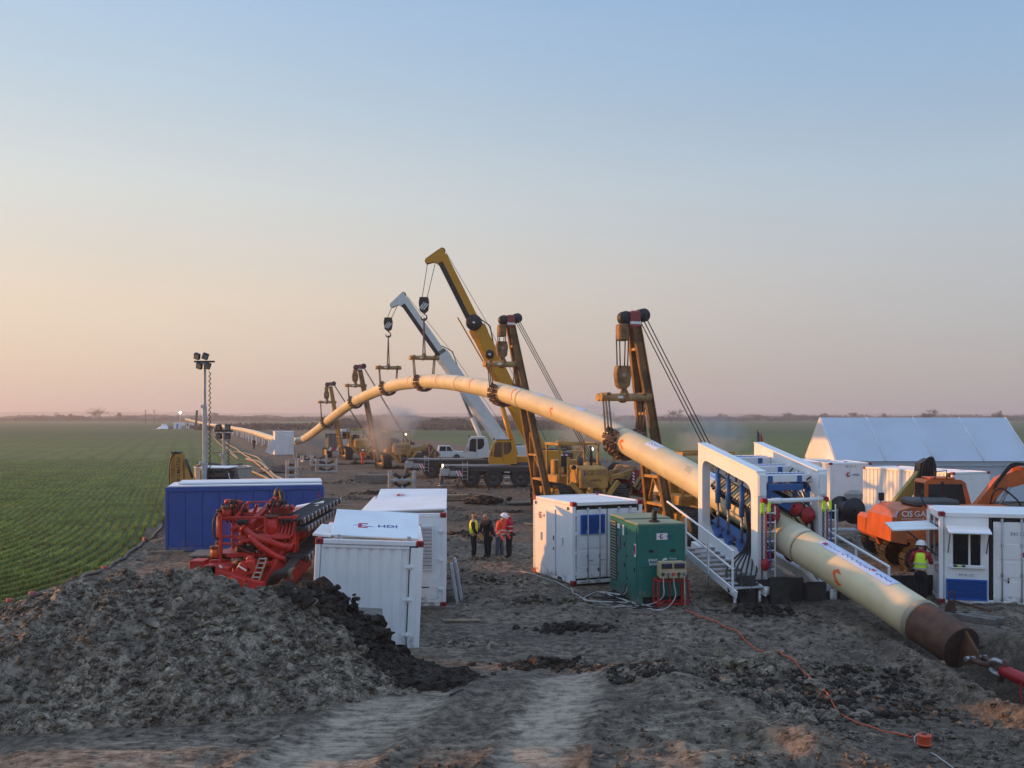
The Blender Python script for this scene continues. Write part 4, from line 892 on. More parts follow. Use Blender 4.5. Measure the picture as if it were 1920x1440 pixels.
# ------------------------------------------------------------------ green generator
g = thing('generator', 'dark green diesel generator set with pale roof and black exhaust stub', 'generator', (3.52, 27.55, .02), R_(11))
GW, GL, GH = 1.40, 2.75, 2.24
for x in (.08, GW-.08): bx(g, 'skid_rail', 'green_paint', (x, GL/2, .10), (.14, GL, .20))
for y in (.15, GL-.15): bx(g, 'skid_cross', 'dark_frame', (GW/2, y, .10), (GW-.3, .12, .16))
bx(g, 'housing', 'green_paint', (GW/2, GL/2, (GH+.2)/2), (GW, GL-.06, GH-.22))
bx(g, 'front_panel', 'green_paint', (GW/2, .012, .62), (GW-.03, .03, .82)); bx(g, 'front_panel', 'green_paint', (GW/2, .012, 1.62), (GW-.03, .03, 1.16))
rf_ = bx(g, 'roof_panel', 'green_roof', (GW/2, .62, GH+.0), (GW+.02, 1.20, .05)); bx(g, 'roof_panel', 'green_roof', (GW/2, 1.98, GH+.03), (GW+.02, 1.44, .06)); bx(rf_, 'roof_seam', 'dark_frame', (GW/2, 1.235, GH+.01), (GW, .03, .05))
ex = MB().tube([(.62, .42, GH), (.62, .42, GH+.22), (.62, .40, GH+.30), (.62, .30, GH+.40)], .075, 14).build('exhaust', 'dark_frame', g); MB().lathe((.62, .42, GH+.02), (0, 0, 1), [(0, .16), (.05, .15), (.06, .08)], 16).build('exhaust_flange', 'rust_dark', ex)
for y0, y1 in ((.12, 1.02), (1.06, 1.9)):
    d_ = bx(g, 'side_door', 'green_paint', (-.008, (y0+y1)/2, 1.25), (.025, y1-y0, 1.75)); bx(d_, 'latch', 'black_plastic', (-.028, y0+.12, 1.55), (.02, .07, .12)); bx(d_, 'latch', 'black_plastic', (-.028, y0+.12, .95), (.02, .07, .12))
    for z in (.6, 1.25, 1.9): bx(d_, 'hinge', 'black_plastic', (-.026, y1-.08, z), (.02, .10, .05))
lv = MB()
for i in range(20): lv.box((-.02, 2.32, .42+i*.088), (.05, .62, .03), (0, R_(25), 0), .003)
bx(g, 'intake_grille', 'dark_frame', (-.004, 2.32, 1.25), (.02, .66, 1.78)); 
for i in range(20): bx(g, 'louvre_slat', 'green_roof', (-.022, 2.32, .42+i*.088), (.045, .62, .028), (0, R_(25), 0), .003)
bx(g, 'control_window', 'glass', (-.024, 1.7, 1.55), (.02, .28, .42)); bx(g, 'warning_plate', 'mark_white', (-.024, .2, 1.50), (.008, .17, .36)); bx(g, 'warning_plate', 'mark_red', (-.030, .2, 1.52), (.006, .12, .26)); bx(g, 'side_plate', 'mark_white', (-.024, 1.75, 2.02), (.008, .22, .13)); bx(g, 'side_plate', 'mark_white', (-.024, 1.3, 1.95), (.008, .12, .3))
for x in (.38, 1.02): bx(g, 'lock', 'black_plastic', (x, -.015, 1.50), (.13, .03, .07))
bx(g, 'logo_plate', 'mark_white', (.70, -.006, 1.90), (.32, .006, .18), b=.001); logo(g, .062, (.59, -.011, 1.87), sub=True)
text(g, 'lettering', 'your', .10, 'mark_white', (.30, -.006, 1.21), bold=.01); text(g, 'lettering', 'energy.', .10, 'mark_white', (.32, -.006, 1.10), bold=.01); text(g, 'lettering', 'Prisma', .055, 'mark_white', (.92, -.006, 1.25), bold=.01)
mb = MB(); o_ = []; i_ = []
for k in range(15):
    a = R_(50+260*k/14); o_.append((.80+.10*math.cos(a)*1.0, 1.20+.095*math.sin(a))); i_.append((.805+.05*math.cos(a), 1.20+.045*math.sin(a)))
for k in range(14): mb.add([(p[0], -.006, p[1]) for p in (o_[k], o_[k+1], i_[k+1], i_[k])], [(0, 1, 2, 3)])
mb.build('emblem', 'mark_white', g)
for x in (.06, .35, .7, 1.05, 1.34):
    for z in (.32, 1.02, 2.12): cy(g, 'bolt', 'steel', (x, -.008, z), (0, 1, 0), .010, .012, 6)
# distribution box on its red stand
ds = thing('distribution_box', 'yellow black socket box on a low red stand before the green generator', 'distribution box', (4.02, 27.12, 0), R_(9))
for x in (0, .86):
    for y in (0, .42): bx(ds, 'stand_leg', 'red_paint', (x, y, .38), (.05, .05, .80))
for z in (.12, .76):
    for y in (0, .42): bx(ds, 'stand_rail', 'red_paint', (.43, y, z), (.82, .045, .05))
    for x in (0, .86): bx(ds, 'stand_rail', 'red_paint', (x, .21, z), (.045, .38, .05))
for x in (.32, .66): bx(ds, 'stand_leg', 'red_paint', (x, -.02, .42), (.05, .03, .7))
mat('socket_yellow', (.46, .38, .22), .5, 0, .1)
bx(ds, 'socket_case', 'socket_yellow', (.42, .18, 1.06), (.72, .30, .42)); bx(ds, 'case_lip', 'socket_yellow', (.42, .0, 1.06), (.76, .05, .46), (R_(-6), 0, 0))
for i in range(2):
    b_ = bx(ds, 'breaker_window', 'black_plastic', (.24+.36*i, -.03, 1.17), (.30, .02, .14), (R_(-6), 0, 0)); bx(b_, 'window_label', 'mark_blue', (.24+.36*i, -.043, 1.22), (.2, .004, .025), b=.001)
for i in range(5): cy(ds, 'socket', ('black_plastic', 'grey_frame', 'mark_red', 'black_plastic', 'grey_frame')[i], (.12+.15*i, -.05, .95), (0, 1, -.3), .045, .08, 12)
def slack(a, b, sag, n=14, wob=0, seed=0, zfloor=None):
    rg = random.Random(seed); a, b = Vector(a), Vector(b); out = []
    for i in range(n+1):
        t = i/n; p = a.lerp(b, t); p.z -= sag*4*t*(1-t)
        if wob and 0 < i < n: p += Vector((rg.uniform(-1, 1), rg.uniform(-1, 1), 0))*wob
        if zfloor is not None: p.z = max(p.z, zfloor)
        out.append(p)
    return out
def spline(pts, k=6):
    P_ = [Vector(p) for p in pts]; out = []
    for i in range(len(P_)-1):
        a, b, c, d = P_[max(i-1, 0)], P_[i], P_[i+1], P_[min(i+2, len(P_)-1)]
        for j in range(k):
            t = j/k; out.append(.5*((2*b)+(c-a)*t+(2*a-5*b+4*c-d)*t*t+(3*b-a-3*c+d)*t**3))
    return out+[P_[-1]]
def ground_line(px, dz=.02, k=6):
    out = []
    for p in spline([G(*q) for q in px], k): out.append(Vector((p.x, p.y, float(gz(p.x, p.y))+dz)))
    return out
cn = 0
def cable(name, label, m, pts, r, cat='cable', group=None):
    o = MB().tube(pts, r, 6).build(name, m); return tag(o, label, cat, group)
CG = 'cables trailing around the generator'
for i in range(6):
    x = .12+.15*i; e = G(1216+18*i, 1140+3*(i % 3)); a = ds.matrix_basis @ Vector((min(x, .8), -.06, .93)); mid = Vector((a.x+.03*(i % 3-1), a.y-.12, .35))
    pts = spline([a, a+Vector((0, -.06, -.25)), mid, Vector((e.x, e.y+.15, .06)), Vector((e.x+.35*(i-3), e.y-.05, .04))], 6)
    cable('power_cable', 'thin cable hanging from a socket of the distribution box', ('cable_white', 'hose_black')[i % 2], pts, .016, group='cables of the distribution box')
rg = random.Random(3)
for i in range(9):
    p0 = Vector((3.30+.06*i, 28.5+.12*i, .45-.02*i)); e = G(1098+rg.uniform(0, 70), 1112+rg.uniform(0, 20)); q = G(1128+rg.uniform(-20, 50), 1108+rg.uniform(0, 24)); f = G(1165+rg.uniform(0, 80), 1125+rg.uniform(0, 18))
    cable('power_cable', 'black or pale cable in the tangle at the left foot of the generator', ('hose_black', 'cable_white', 'hose_black')[i % 3], [Vector((p.x, p.y, max(p.z, float(gz(p.x, p.y))+.03))) for p in spline([p0, p0+Vector((-.15, -.1, -.3)), Vector((q.x, q.y, .06)), Vector((e.x, e.y, .04)), Vector((f.x, f.y, .04))], 7)], .02, group='tangled cables')
cable('power_cable', 'pale cable running from the workshop container to the generator', 'cable_white', ground_line([(975, 1072), (1030, 1088), (1062, 1100), (1090, 1122), (1130, 1130), (1200, 1140), (1245, 1150)]), .018)
cable('orange_cable', 'orange extension cable snaking over the mud to the orange reel', 'cable_orange', ground_line([(1285, 1152), (1310, 1162), (1345, 1176), (1385, 1202), (1440, 1228), (1500, 1252), (1545, 1275), (1580, 1300), (1640, 1324), (1690, 1336), (1712, 1340)], .05), .013)
cable('white_cord', 'thin white cord on the ground in the lower right corner', 'cable_white', ground_line([(1745, 1362), (1790, 1385), (1820, 1405), (1860, 1425), (1915, 1445)], .03), .012)
# orange reel
rl = thing('cable_reel', 'small orange cable reel on a wire stand on the mud', 'cable reel', G(1733, 1350), R_(15)); zz = float(gz(rl.location.x, rl.location.y)); rl.location.z = zz
MB().lathe((0, 0, .03), (0, 0, 1), [(0, .02), (0, .125), (.02, .125), (.03, .105), (.14, .105), (.15, .125), (.17, .125), (.18, .03)], 20).build('drum', 'cable_orange', rl); MB().tube([(0, 0, .21), (.0, 0, .22)], .05, 10).build('hub', 'black_plastic', rl)
for i in range(4): MB().lathe((0, 0, .065+.027*i), (0, 0, 1), [(0, .105), (.013, .122), (.026, .105)], 18).build('cable_turn', 'cable_orange', rl)
tb(rl, 'wire_handle', 'galvanised', [(-.13, -.03, .0), (-.20, -.02, .04), (-.20, .0, .17), (-.10, .06, .20), (-.02, .09, .12)], .010); tb(rl, 'wire_handle', 'black_plastic', [(.12, .05, .0), (.15, .05, .25), (.13, .09, .26), (.11, .1, .05)], .010)
# ------------------------------------------------------------------ pipe thruster frame
TH = Vector((PC+PS*28.7, 28.7, 0)); th_rz = math.atan(-PS)
te = thing('pipe_thruster', 'white portal pipe thruster with blue cylinders and tracks gripping the pipeline', 'pipe thruster', TH, th_rz)
HW = 1.03; LN = 3.45; ZN, ZF = 3.66, 4.40; BN, BF = .62, 1.42
def rounded(a, n=6, r=.45):
    out = []; m = len(a)
    for i in range(m):
        p, q, s_ = Vector(a[i-1]), Vector(a[i]), Vector(a[(i+1) % m]); u, v = (p-q).normalized(), (s_-q).normalized()
        for k in range(n):
            t = k/(n-1); A_, B_ = q+u*r, q+v*r; out.append(tuple((A_*(1-t)**2+q*2*t*(1-t)+B_*t*t)))
    return out
for s_ in (-1, 1):
    x0 = s_*HW-.14; ou = rounded([(0, BN), (0, ZN), (LN, ZF), (LN, BF-.1)], 6, .04); inn = rounded([(.34, BN+.40), (.34, ZN-.38), (LN-.26, ZF-.45), (LN-.26, BF+.25)], 6, .36)
    MB().ring(ou, inn, 'x', x0, x0+.28).build('portal_plate', 'white_clean', te)
    MB().prism([(0.02, ZN+.004), (LN-.02, ZF+.004), (LN-.02, ZF+.05), (.02, ZN+.05)], 'x', x0-.03, x0+.31).build('top_flange', 'white_clean', te)
    bx(te, 'lower_column', 'white_clean', (s_*HW, .14, .32), (.27, .25, .62)); bx(te, 'column_head', 'white_clean', (s_*HW, -.03, 3.3), (.24, .05, .6))
    br(te, 'base_beam', 'white_clean', (s_*HW, -.25, .30), (s_*HW, LN+.5, 1.12), .26, .22)
    for y, z in ((-.02, 1.95),):
        for r_ in range(9): bx(te, 'rung', 'white_clean', (s_*HW+.24, -.07, .35+.27*r_), (.30, .03, .035))
        for xx in (.10, .39): bx(te, 'ladder_rail', 'white_clean', (s_*HW+xx, -.07, 1.45), (.035, .04, 2.5))
    # hydraulic cylinders between the track frames
    for k in range(4):
        y = .62+.62*k+(.0 if k < 2 else .15); zt = 3.05+y*.22; xx = s_*(HW-.10)
        c_ = cy(te, 'cylinder', 'blue_hyd', (xx, y, zt-.55), (0, 0, 1), .085, 1.0, 14); cy(c_, 'piston_rod', 'steel', (xx, y, zt-1.4), (0, 0, 1), .042, .85, 10); cy(c_, 'clevis', 'blue_hyd', (xx, y, zt+.02), (1, 0, 0), .12, .16, 14); cy(c_, 'clevis_pin', 'dark_frame', (xx, y, zt+.02), (1, 0, 0), .05, .20, 10)
        a_ = MB().prism([(y-.05, zt-.08), (y+.02, zt+.10), (y-.42, zt+.02), (y-.45, zt-.20)], 'x', xx-.05*s_+.02, xx+.05*s_+.02).build('lever_arm', 'blue_hyd', te)
        MB().prism([(y-.22, zt-2.0), (y+.12, zt-1.72), (y+.16, zt-1.84), (y+.02, zt-2.05), (y-.16, zt-2.22)], 'x', xx-.12, xx+.12).build('lower_bracket', 'blue_hyd', te)
    # cross rail, chain hoist and chains
    hook = cy(te, 'rail_clamp', 'red_casting', (s_*HW, -.12, 2.86), (0, 1, 0), .09, .12, 12); bx(te, 'sling_tab', 'hivis_lime', (s_*HW-.10, -.19, 2.66), (.11, .03, .32)); bx(te, 'sling_tab', 'hivis_lime', (s_*HW+.12, -.19, 2.68), (.09, .03, .30))
    for q in range(3):
        x_ = s_*HW-.12+.13*q; mt = ('red_faded', 'red_casting', 'blue_hyd')[q]; L_ = (2.0, 1.4, 1.7)[q]; n_ = int(L_/.075)
        ch = MB()
        for i in range(n_):
            z = 2.52-i*.075; ov = [(x_+(.028 if i % 2 == 0 else 0)*math.cos(a), -.20+(.028 if i % 2 else 0)*math.cos(a), z+.05*math.sin(a)) for a in [2*math.pi*k/8 for k in range(8)]]
            ch.tube(ov, .012, 5, closed=True)
        o_ = ch.build('chain', mt if q else 'dark_frame', te, 'stuff')
    MB().ball((s_*HW-.03, -.22, 1.05), .14, 10, 6, (1, .7, 1.3)).build('hoist_block', 'red_casting', te)
cr = cy(te, 'cross_rail', 'white_paint', (0, -.10, 2.86), (1, 0, 0), .065, 2.05, 14); cy(cr, 'rail_socket', 'white_paint', (-.62, -.10, 2.86), (1, 0, 0), .085, .3, 14)
pc, pt, pr_, pn = pipe_frame(28.7); slope = pt.z/math.hypot(pt.x, pt.y); zc = lambda y: pipe_at(28.7+y*.949).z
# top carriage: blue trusses and white beams across
for y in (.5, 1.5, 2.6):
    zt = ZN+.02+y*.205-.32
    t_ = bx(te, 'cross_beam', 'white_clean', (0, y, zt), (2*HW-.28, .22, .22)); bx(t_, 'blue_channel', 'blue_vent', (0, y+.22, zt+.09), (2*HW-.28, .10, .06))
    for x in (-.5, .5): bx(t_, 'beam_bracket', 'blue_hyd', (x, y-.12, zt-.02), (.15, .05, .20))
    for q in range(12): bx(t_, 'grating_bar', 'white_roof', (-.8+.14*q, y+.30, zt+.14), (.06, .22, .03))
    bx(te, 'track_saddle', 'blue_hyd', (0, y, zt-.26), (1.2, .35, .18))
def track(roll, HH=.24):
    "endless pad track pressed on the pipe, rolled about the pipe axis"
    A = .35; Bk = LN-.45; off = PR+HH+.07; ax = Vector((0, 1, slope)).normalized(); org = Vector((0, 0, zc(0)))
    M0 = Matrix.Translation(org) @ Matrix.Rotation(roll, 4, ax) @ Matrix.Translation(-org); zz = lambda y: zc(0)+slope*y+off
    def put(o, M): o.matrix_local = M0 @ M; return o
    put(MB().prism([(A, zz(A)-HH*.6), (Bk, zz(Bk)-HH*.6), (Bk, zz(Bk)+HH*.6), (A, zz(A)+HH*.6)], 'x', -.14, .14).build('track_beam', 'blue_hyd', te), Matrix())
    n_ = 46; Ls = Bk-A; per = 2*Ls+2*math.pi*HH; pad = None; bs = math.atan(slope)
    for i in range(n_):
        d = per*i/n_
        if d < Ls: y, z, a = A+d, zz(A+d)+HH, 0
        elif d < Ls+math.pi*HH: a = (d-Ls)/HH; y, z = Bk+math.sin(a)*HH, zz(Bk)+math.cos(a)*HH
        elif d < 2*Ls+math.pi*HH: q_ = d-Ls-math.pi*HH; y, z, a = Bk-q_, zz(Bk-q_)-HH, math.pi
        else: a = (d-2*Ls-math.pi*HH)/HH+math.pi; y, z = A+math.sin(a)*HH, zz(A)+math.cos(a)*HH
        if pad is None: q = pad = MB().box((0, 0, 0), (.46, .115, .05)).build('track_pad', 'black_plastic', te); cr_ = MB().box((0, 0, .035), (.36, .095, .05)).build('pad_insert', 'pad_cream', pad)
        else: q = cpart(pad, te); cpart(cr_, q)
        put(q, Matrix.Translation((0, y, z)) @ Matrix.Rotation(-a+bs, 4, 'X'))
    for s_ in (-1, 1):
        m_o = put(MB().lathe((s_*.16, A+.0, zz(A)), (s_, 0, 0), [(0, .05), (0, .22), (.08, .23), (.11, .18), (.13, .18), (.20, .13), (.22, .04)], 20).build('drive_motor', 'red_casting', te), Matrix())
        for q in range(8): cy(m_o, 'motor_bolt', 'steel', (s_*.285, A+.16*math.cos(q*.785), zz(A)+.16*math.sin(q*.785)), (1, 0, 0), .012, .03, 6)
    MB().lathe((0, A-.02, 0), (0, -1, 0), [(0, .03), (0, .20), (.06, .21), (.10, .14), (.16, .13), (.18, .03)], 18)
    put(MB().lathe((0, A-.24, zz(A)+.02), (0, -1, 0), [(0, .24), (.05, .25), (.08, .20), (.14, .19), (.18, .10), (.26, .09), (.27, .02)], 18).build('gearbox', 'red_casting', te), Matrix())
for rl_ in (-44, 44, 136, 224): track(R_(rl_))
for i in range(7):
    x = -HW-.05+.05*i; tb(te, 'hydraulic_hose', 'hose_black', spline([(-.62+.03*i, 1.0+.2*i, 3.1+.04*i), (-.8-.03*i, .9, 2.3), (-.95-.05*i, .55, 1.5), (-1.2-.1*i, .0+.1*i, .9), (-1.75-.08*i, -.5+.05*i, .35)], 6), .028)
for i in range(4): tb(te, 'hydraulic_hose', 'hose_black', spline([(HW-.2, .3+.3*i, 3.5+.07*i), (HW-.35, .5+.3*i, 3.2), (HW-.3, .3, 2.6), (HW-.22, .12, 1.6+.1*i)], 6), .024)
mesh_ = MB()
for i in range(14):
    y = .5+i*.19; mesh_.bar((-.55, y, 3.30+y*.205), (-.88, y+.05, 2.95+y*.205), .02)
    if i < 13:
        for q in range(3): mesh_.bar((-.60-.11*q, y, 3.24-.12*q+y*.205), (-.60-.11*q, y+.19, 3.24-.12*q+(y+.19)*.205), .015)
mesh_.build('guard_mesh', 'machine_yellow', te, 'stuff')
bx(te, 'belly_pan', 'white_clean', (0, 1.7, .40), (1.7, 2.8, .12), (math.atan(.235), 0, 0)); bx(te, 'cover_plate', 'sticker', (.45, 2.6, 1.95), (.5, .03, .8))
for s_, a_, b_ in ((1, (.2, -.1, .95), (.85, -.5, .12)), (-1, (1.5, -.15, .12), (1.15, .1, .55))): br(te, 'brace', 'white_clean', a_ if s_ > 0 else a_, b_, .10, .12)
bx(te, 'front_plate', 'white_clean', (1.45, -.62, .10), (1.25, .04, .42)); bx(te, 'status_lamp', 'hivis_lime', (-HW-.02, LN-.05, 2.55), (.03, .05, .05))
# steps and railing on the left of it
st = thing('side_stair', 'grey planked walkway with white handrail left of the pipe thruster', 'stair', TH+Vector((0, 0, 0)), th_rz)
for i in range(10): bx(st, 'tread', 'galvanised', (-1.68, -.30+.30*i, .46+.085*i), (.9, .27, .045))
for x in (-2.16, -1.2): br(st, 'stringer', 'white_clean', (x, -.5, .30), (x, 2.9, 1.24), .06, .22)
for y in (-.35, 1.0, 2.35): br(st, 'rail_post', 'white_clean', (-2.2, y, .40+.27*y), (-2.2, y, 1.55+.27*y), .055)
for dz in (1.05, .55): br(st, 'handrail', 'white_clean', (-2.2, -.40, .45+dz), (-2.2, 3.6, 1.53+dz), .055, .055)
for x in (-2.1, -1.3):
    for y in (-.3, 2.6): br(st, 'support_leg', 'white_clean', (x, y, 0), (x, y, .35+.27*max(y, 0)), .07)
# right-hand railing
rr = thing('side_railing', 'white handrail with two rails right of the pipe thruster', 'railing', TH, th_rz)
for y in (-2.15, -.75, .7): br(rr, 'rail_post', 'white_clean', (1.62, y, .05), (1.62, y, 1.72+.26*y), .06)
for dz in (1.70, 1.05): br(rr, 'handrail', 'white_clean', (1.62, -2.18, dz+.26*-2.15), (1.62, 2.2, dz+.26*2.2), .06, .06)
bx(rr, 'foot_plate', 'white_clean', (1.62, -2.1, .2), (.28, .1, .45))
# sheet pile wall it stands on
sp_ = thing('sheet_pile_wall', 'dark steel sheet piles standing in front of the pipe thruster', 'sheet piles', TH+Vector((0, -.55, 0)), th_rz*.35)
x = -1.75; k = 0
while x < 1.9:
    w = (.50, .44, .56, .50, .60, .38)[k % 6]; h = (.78, .62, .72, .66, .56, .34)[k % 6]*(1 if x < .8 else .72); d_ = .0 if k % 2 == 0 else .20
    bx(sp_, 'pile', 'sheet_pile', (x+w/2, d_, h/2-.1), (w-.02, .07, h+.2)); 
    if k % 2 == 0:
        for q in (x+.02, x+w-.04): bx(sp_, 'pile_web', 'sheet_pile', (q, .12, h/2-.12), (.05, .20, h+.15))
    x += w; k += 1
wl_ = tag(bx(None, 'rear_pile_wall', 'sheet_pile', (0, 0, .22), (3.6, .12, .7)), 'low dark steel wall right of the thruster under the handrail', 'steel wall'); wl_.location = TH+Vector((3.4, .6, 0)); wl_.rotation_euler = (0, 0, R_(4))
# beams and rusty gear by the office container
for k, (px, py, L, a, w) in enumerate(((1805, 1160, 1.1, 8, .2), (1822, 1166, 1.2, -50, .2), (1838, 1164, 1.2, -48, .19))):
    o_ = bx(None, 'timber_beam', 'wood_grey', (0, 0, .08), (L, w, .17)); o_.location = G(px, py); o_.rotation_euler = (0, 0, R_(a)); tag(o_, ('squared grey beam lying flat nearest the office container door', 'left of two squared beams lying side by side near the pull head', 'right of two squared beams lying side by side near the pull head')[k], 'beam')
jk = thing('rusty_jack', 'rusty brown steel clamp with a long lever lying before the office container', 'clamp', G(1782, 1150))
MB().prism([(-.15, 0), (.15, 0), (.10, .28), (0, .36), (-.1, .25)], 'y', -.06, .06).build('clamp_body', 'rust', jk); MB().tube([(0.02+.09*math.cos(a), -.03, .42+.17*math.sin(a)) for a in [6.283*i/14 for i in range(14)]], .022, 7, closed=True).build('ring', 'rust', jk); br(jk, 'lever', 'rust', (.05, 0, .34), (1.15, -.1, .06), .10, .06)
# ------------------------------------------------------------------ lifting machines
def to_local(p, loc, rz):
    d = Vector(p)-Vector(loc); c, s = math.cos(rz), math.sin(rz); return Vector((d.x*c+d.y*s, -d.x*s+d.y*c, d.z))
def crawler(p, x, L, w, h, m='rubber', n=34, y0=0):
    "one crawler track: shoes round a frame"
    r = h/2; S = L-h; per = 2*S+math.pi*2*r; tr = MB()
    for i in range(n):
        d = per*i/n
        if d < S: y, z, a = -S/2+d, h, 0
        elif d < S+math.pi*r: a = (d-S)/r; y, z = S/2+math.sin(a)*r, r+math.cos(a)*r
        elif d < 2*S+math.pi*r: y, z, a = S/2-(d-S-math.pi*r), 0.02, math.pi
        else: a = (d-2*S-math.pi*r)/r+math.pi; y, z = -S/2+math.sin(a)*r, r+math.cos(a)*r
        tr.box((x, y+y0, z), (w, per/n*.86, .05), (-a, 0, 0), .008); tr.box((x, y+y0, z), (w*.96, .03, .12), (-a, 0, 0), .004)
    t = tr.build('track', m, p, 'stuff')
    f = MB().prism([(-S/2+y0, .16), (S/2+y0, .16), (S/2+y0+.1, r), (S/2+y0, h-.14), (-S/2+y0, h-.14), (-S/2-.1+y0, r)], 'x', x-w*.32, x+w*.32).build('track_frame', 'machine_yellow' if m == 'rubber' else m, t)
    for q in (-S/2, S/2): cy(t, 'sprocket', 'dark_frame', (x, q+y0, r), (1, 0, 0), r*.74, w*.8, 18)
    for q in range(6): cy(t, 'track_roller', 'dark_frame', (x, y0-S/2+S*(q+.5)/6, .17), (1, 0, 0), .11, w*.9, 10)
    return t
def sheaves(p, c, ax, r, n=3, m='dark_frame', gap=.09):
    a = Vector(ax).normalized(); c = Vector(c); o = None
    for i in range(n): o = MB().lathe(c+a*gap*(i-(n-1)/2), a, [(-.035, .03), (-.035, r), (-.012, r*.86), (.012, r*.86), (.035, r), (.035, .03)], 18).build('sheave', m, p)
def hook(p, c, s, m='boom_dirty', ax='x'):
    pts = []; c = Vector(c)
    for i in range(13):
        a = R_(95-285*i/12); pts.append(Vector((math.cos(a)*s*.42, 0, -s*.55+math.sin(a)*s*.42)))
    pts = [Vector((0, 0, .1*s)), Vector((0.02*s, 0, -.05*s))]+pts[1:]
    rs = [s*.13, s*.14]+[s*(.16-.10*abs(i-5.5)/6.5) for i in range(12)]
    if ax == 'y': pts = [Vector((0, q.x, q.z)) for q in pts]
    return MB().tube([c+q for q in pts], rs, 10).build('hook', m, p)
def hookblock(p, c, w, h, m, stripe=True):
    c = Vector(c); b = MB().prism([(-w*.5, h*.5), (w*.5, h*.5), (w*.62, h*.15), (w*.5, -h*.35), (w*.2, -h*.5), (-w*.2, -h*.5), (-w*.5, -h*.35), (-w*.62, h*.15)], 'y', -w*.32, w*.32)
    b.v = [tuple(Vector(q)+c) for q in b.v]; o = b.build('hook_block', m, p)
    if stripe:
        for i in range(3): bx(o, 'stripe', 'mark_white', c+Vector((w*(-.25+.25*i), -w*.33, -h*.05-.04*i)), (w*.12, .01, h*.5), (0, R_(40), 0), .002)
    cy(o, 'block_pin', 'steel', c+Vector((0, 0, h*.1)), (0, 1, 0), w*.16, w*.72, 10); return o
def pipelayer(label, loc, rz, top, hookz, rope_n=4, plate=True, cw=True, group='crawler pipelayers along the pipeline'):
    p = thing('pipelayer', label, 'pipelayer', loc, rz, group); SC = 1.24; p.scale = (SC, SC, SC); t = to_local(top, loc, rz)/SC; hookz = hookz/SC
    L = 4.0
    for s in (-1, 1): crawler(p, s*1.28, L, .72, 1.15)
    # main case, hood and front
    bx(p, 'main_case', 'machine_yellow', (0, .1, .95), (1.5, 2.9, .55)); bx(p, 'engine_hood', 'machine_yellow', (0, -1.05, 1.62), (1.22, 1.5, .85), None, .08); gr = bx(p, 'radiator_guard', 'machine_yellow', (0, -1.86, 1.50), (1.35, .16, .92), None, .05)
    if plate:
        text(gr, 'lettering', 'CIS', .17, 'mark_black', (-.34, -1.945, 1.66), bold=.02); text(gr, 'lettering', 'GAZ', .17, 'grey_frame', (.06, -1.945, 1.66)); text(gr, 'lettering', 'KOMATSU', .085, 'mark_black', (-.22, -1.945, 1.38), bold=.03)
        bx(gr, 'emblem', 'mark_blue', (-.46, -1.945, 1.74), (.06, .006, .2), (0, R_(20), 0), .001); bx(gr, 'emblem', 'mark_red', (-.41, -1.945, 1.70), (.03, .006, .12), (0, R_(20), 0), .001)
    for s in (-1, 1):
        br(p, 'front_arm', 'machine_yellow', (s*1.15, -1.95, 1.35), (s*.30, -2.15, .45), .16, .2); bx(p, 'winch_cheek', 'machine_yellow', (s*.30, -2.1, .75), (.12, .5, .75))
        br(p, 'hood_post', 'machine_yellow', (s*1.02, -1.4, 1.1), (s*1.02, -1.4, 2.45 if s < 0 else 1.7), .12); cy(p, 'lamp', 'black_plastic', (s*.9, -1.75, 2.0), (0, 1, 0), .10, .12, 12)
    cy(p, 'front_winch', 'dark_frame', (0, -2.1, .72), (1, 0, 0), .27, .5, 16); tb(p, 'exhaust_stack', 'dark_frame', [(.25, -1.0, 2.0), (.25, -1.0, 2.75), (.25, -.9, 2.9)], .06); cy(p, 'air_cleaner', 'dark_frame', (-.25, -.9, 2.2), (0, 0, 1), .14, .4, 12)
    # operator station and canopy
    bx(p, 'operator_deck', 'machine_yellow', (0, .75, 1.35), (1.9, 1.6, .35)); bx(p, 'seat', 'black_plastic', (-.2, .85, 1.75), (.5, .5, .3)); bx(p, 'seat_back', 'black_plastic', (-.2, 1.1, 2.1), (.5, .12, .6)); bx(p, 'fuel_tank', 'machine_yellow', (.1, 1.75, 1.7), (1.4, .5, 1.0), None, .05); bx(p, 'winch_housing', 'machine_yellow', (.75, .6, 1.7), (.6, 1.1, .8), None, .05)
    for x in (-.95, .95):
        for y in (-.15, 1.5): br(p, 'canopy_post', 'machine_yellow', (x, y, 1.4), (x, y, 2.95), .10)
    for x in (-.95, .95): bx(p, 'canopy_rail', 'machine_yellow', (x, .68, 2.98), (.13, 1.9, .12))
    for y in (-.15, 1.5): bx(p, 'canopy_rail', 'machine_yellow', (0, y, 2.98), (1.77, .13, .12))
    wl_ = cy(p, 'work_lamp', 'lamp_lit' if plate and cw else 'black_plastic', (.6, -.25, 2.75), (0, 1, 0), .06, .06, 12)
    # counterweight frame swung out on the right
    if cw:
        for y in (-.5, .9):
            br(p, 'counterweight_arm', 'machine_yellow', (1.1, y, 1.35), (2.75, y-.1, 1.75), .14, .2); br(p, 'counterweight_arm', 'dark_frame', (1.2, y, .75), (2.5, y-.1, 1.2), .14, .16); br(p, 'counterweight_link', 'boom_dirty', (2.75, y-.1, 1.75), (2.2, y-.1, .35), .14, .14)
        for k in range(6):
            cwp = bx(p, 'counterweight_plate', ('boom_dirty', 'red_casting', 'beam_tan')[k % 3], (2.35+.17*k, .2, 1.62-.16*k), (.15, 2.0, .75), (0, R_(35), 0))
            if k % 3 == 1:
                for q in range(4): bx(cwp, 'stripe', 'mark_white', (2.27+.17*k, -.82, 1.70-.16*k-.14*q+.1), (.12, .01, .06), (0, R_(35), 0), .002)
    # boom: two channel legs meeting at the head
    n_ = Vector((t.x+1.45, 0, t.z)).normalized()
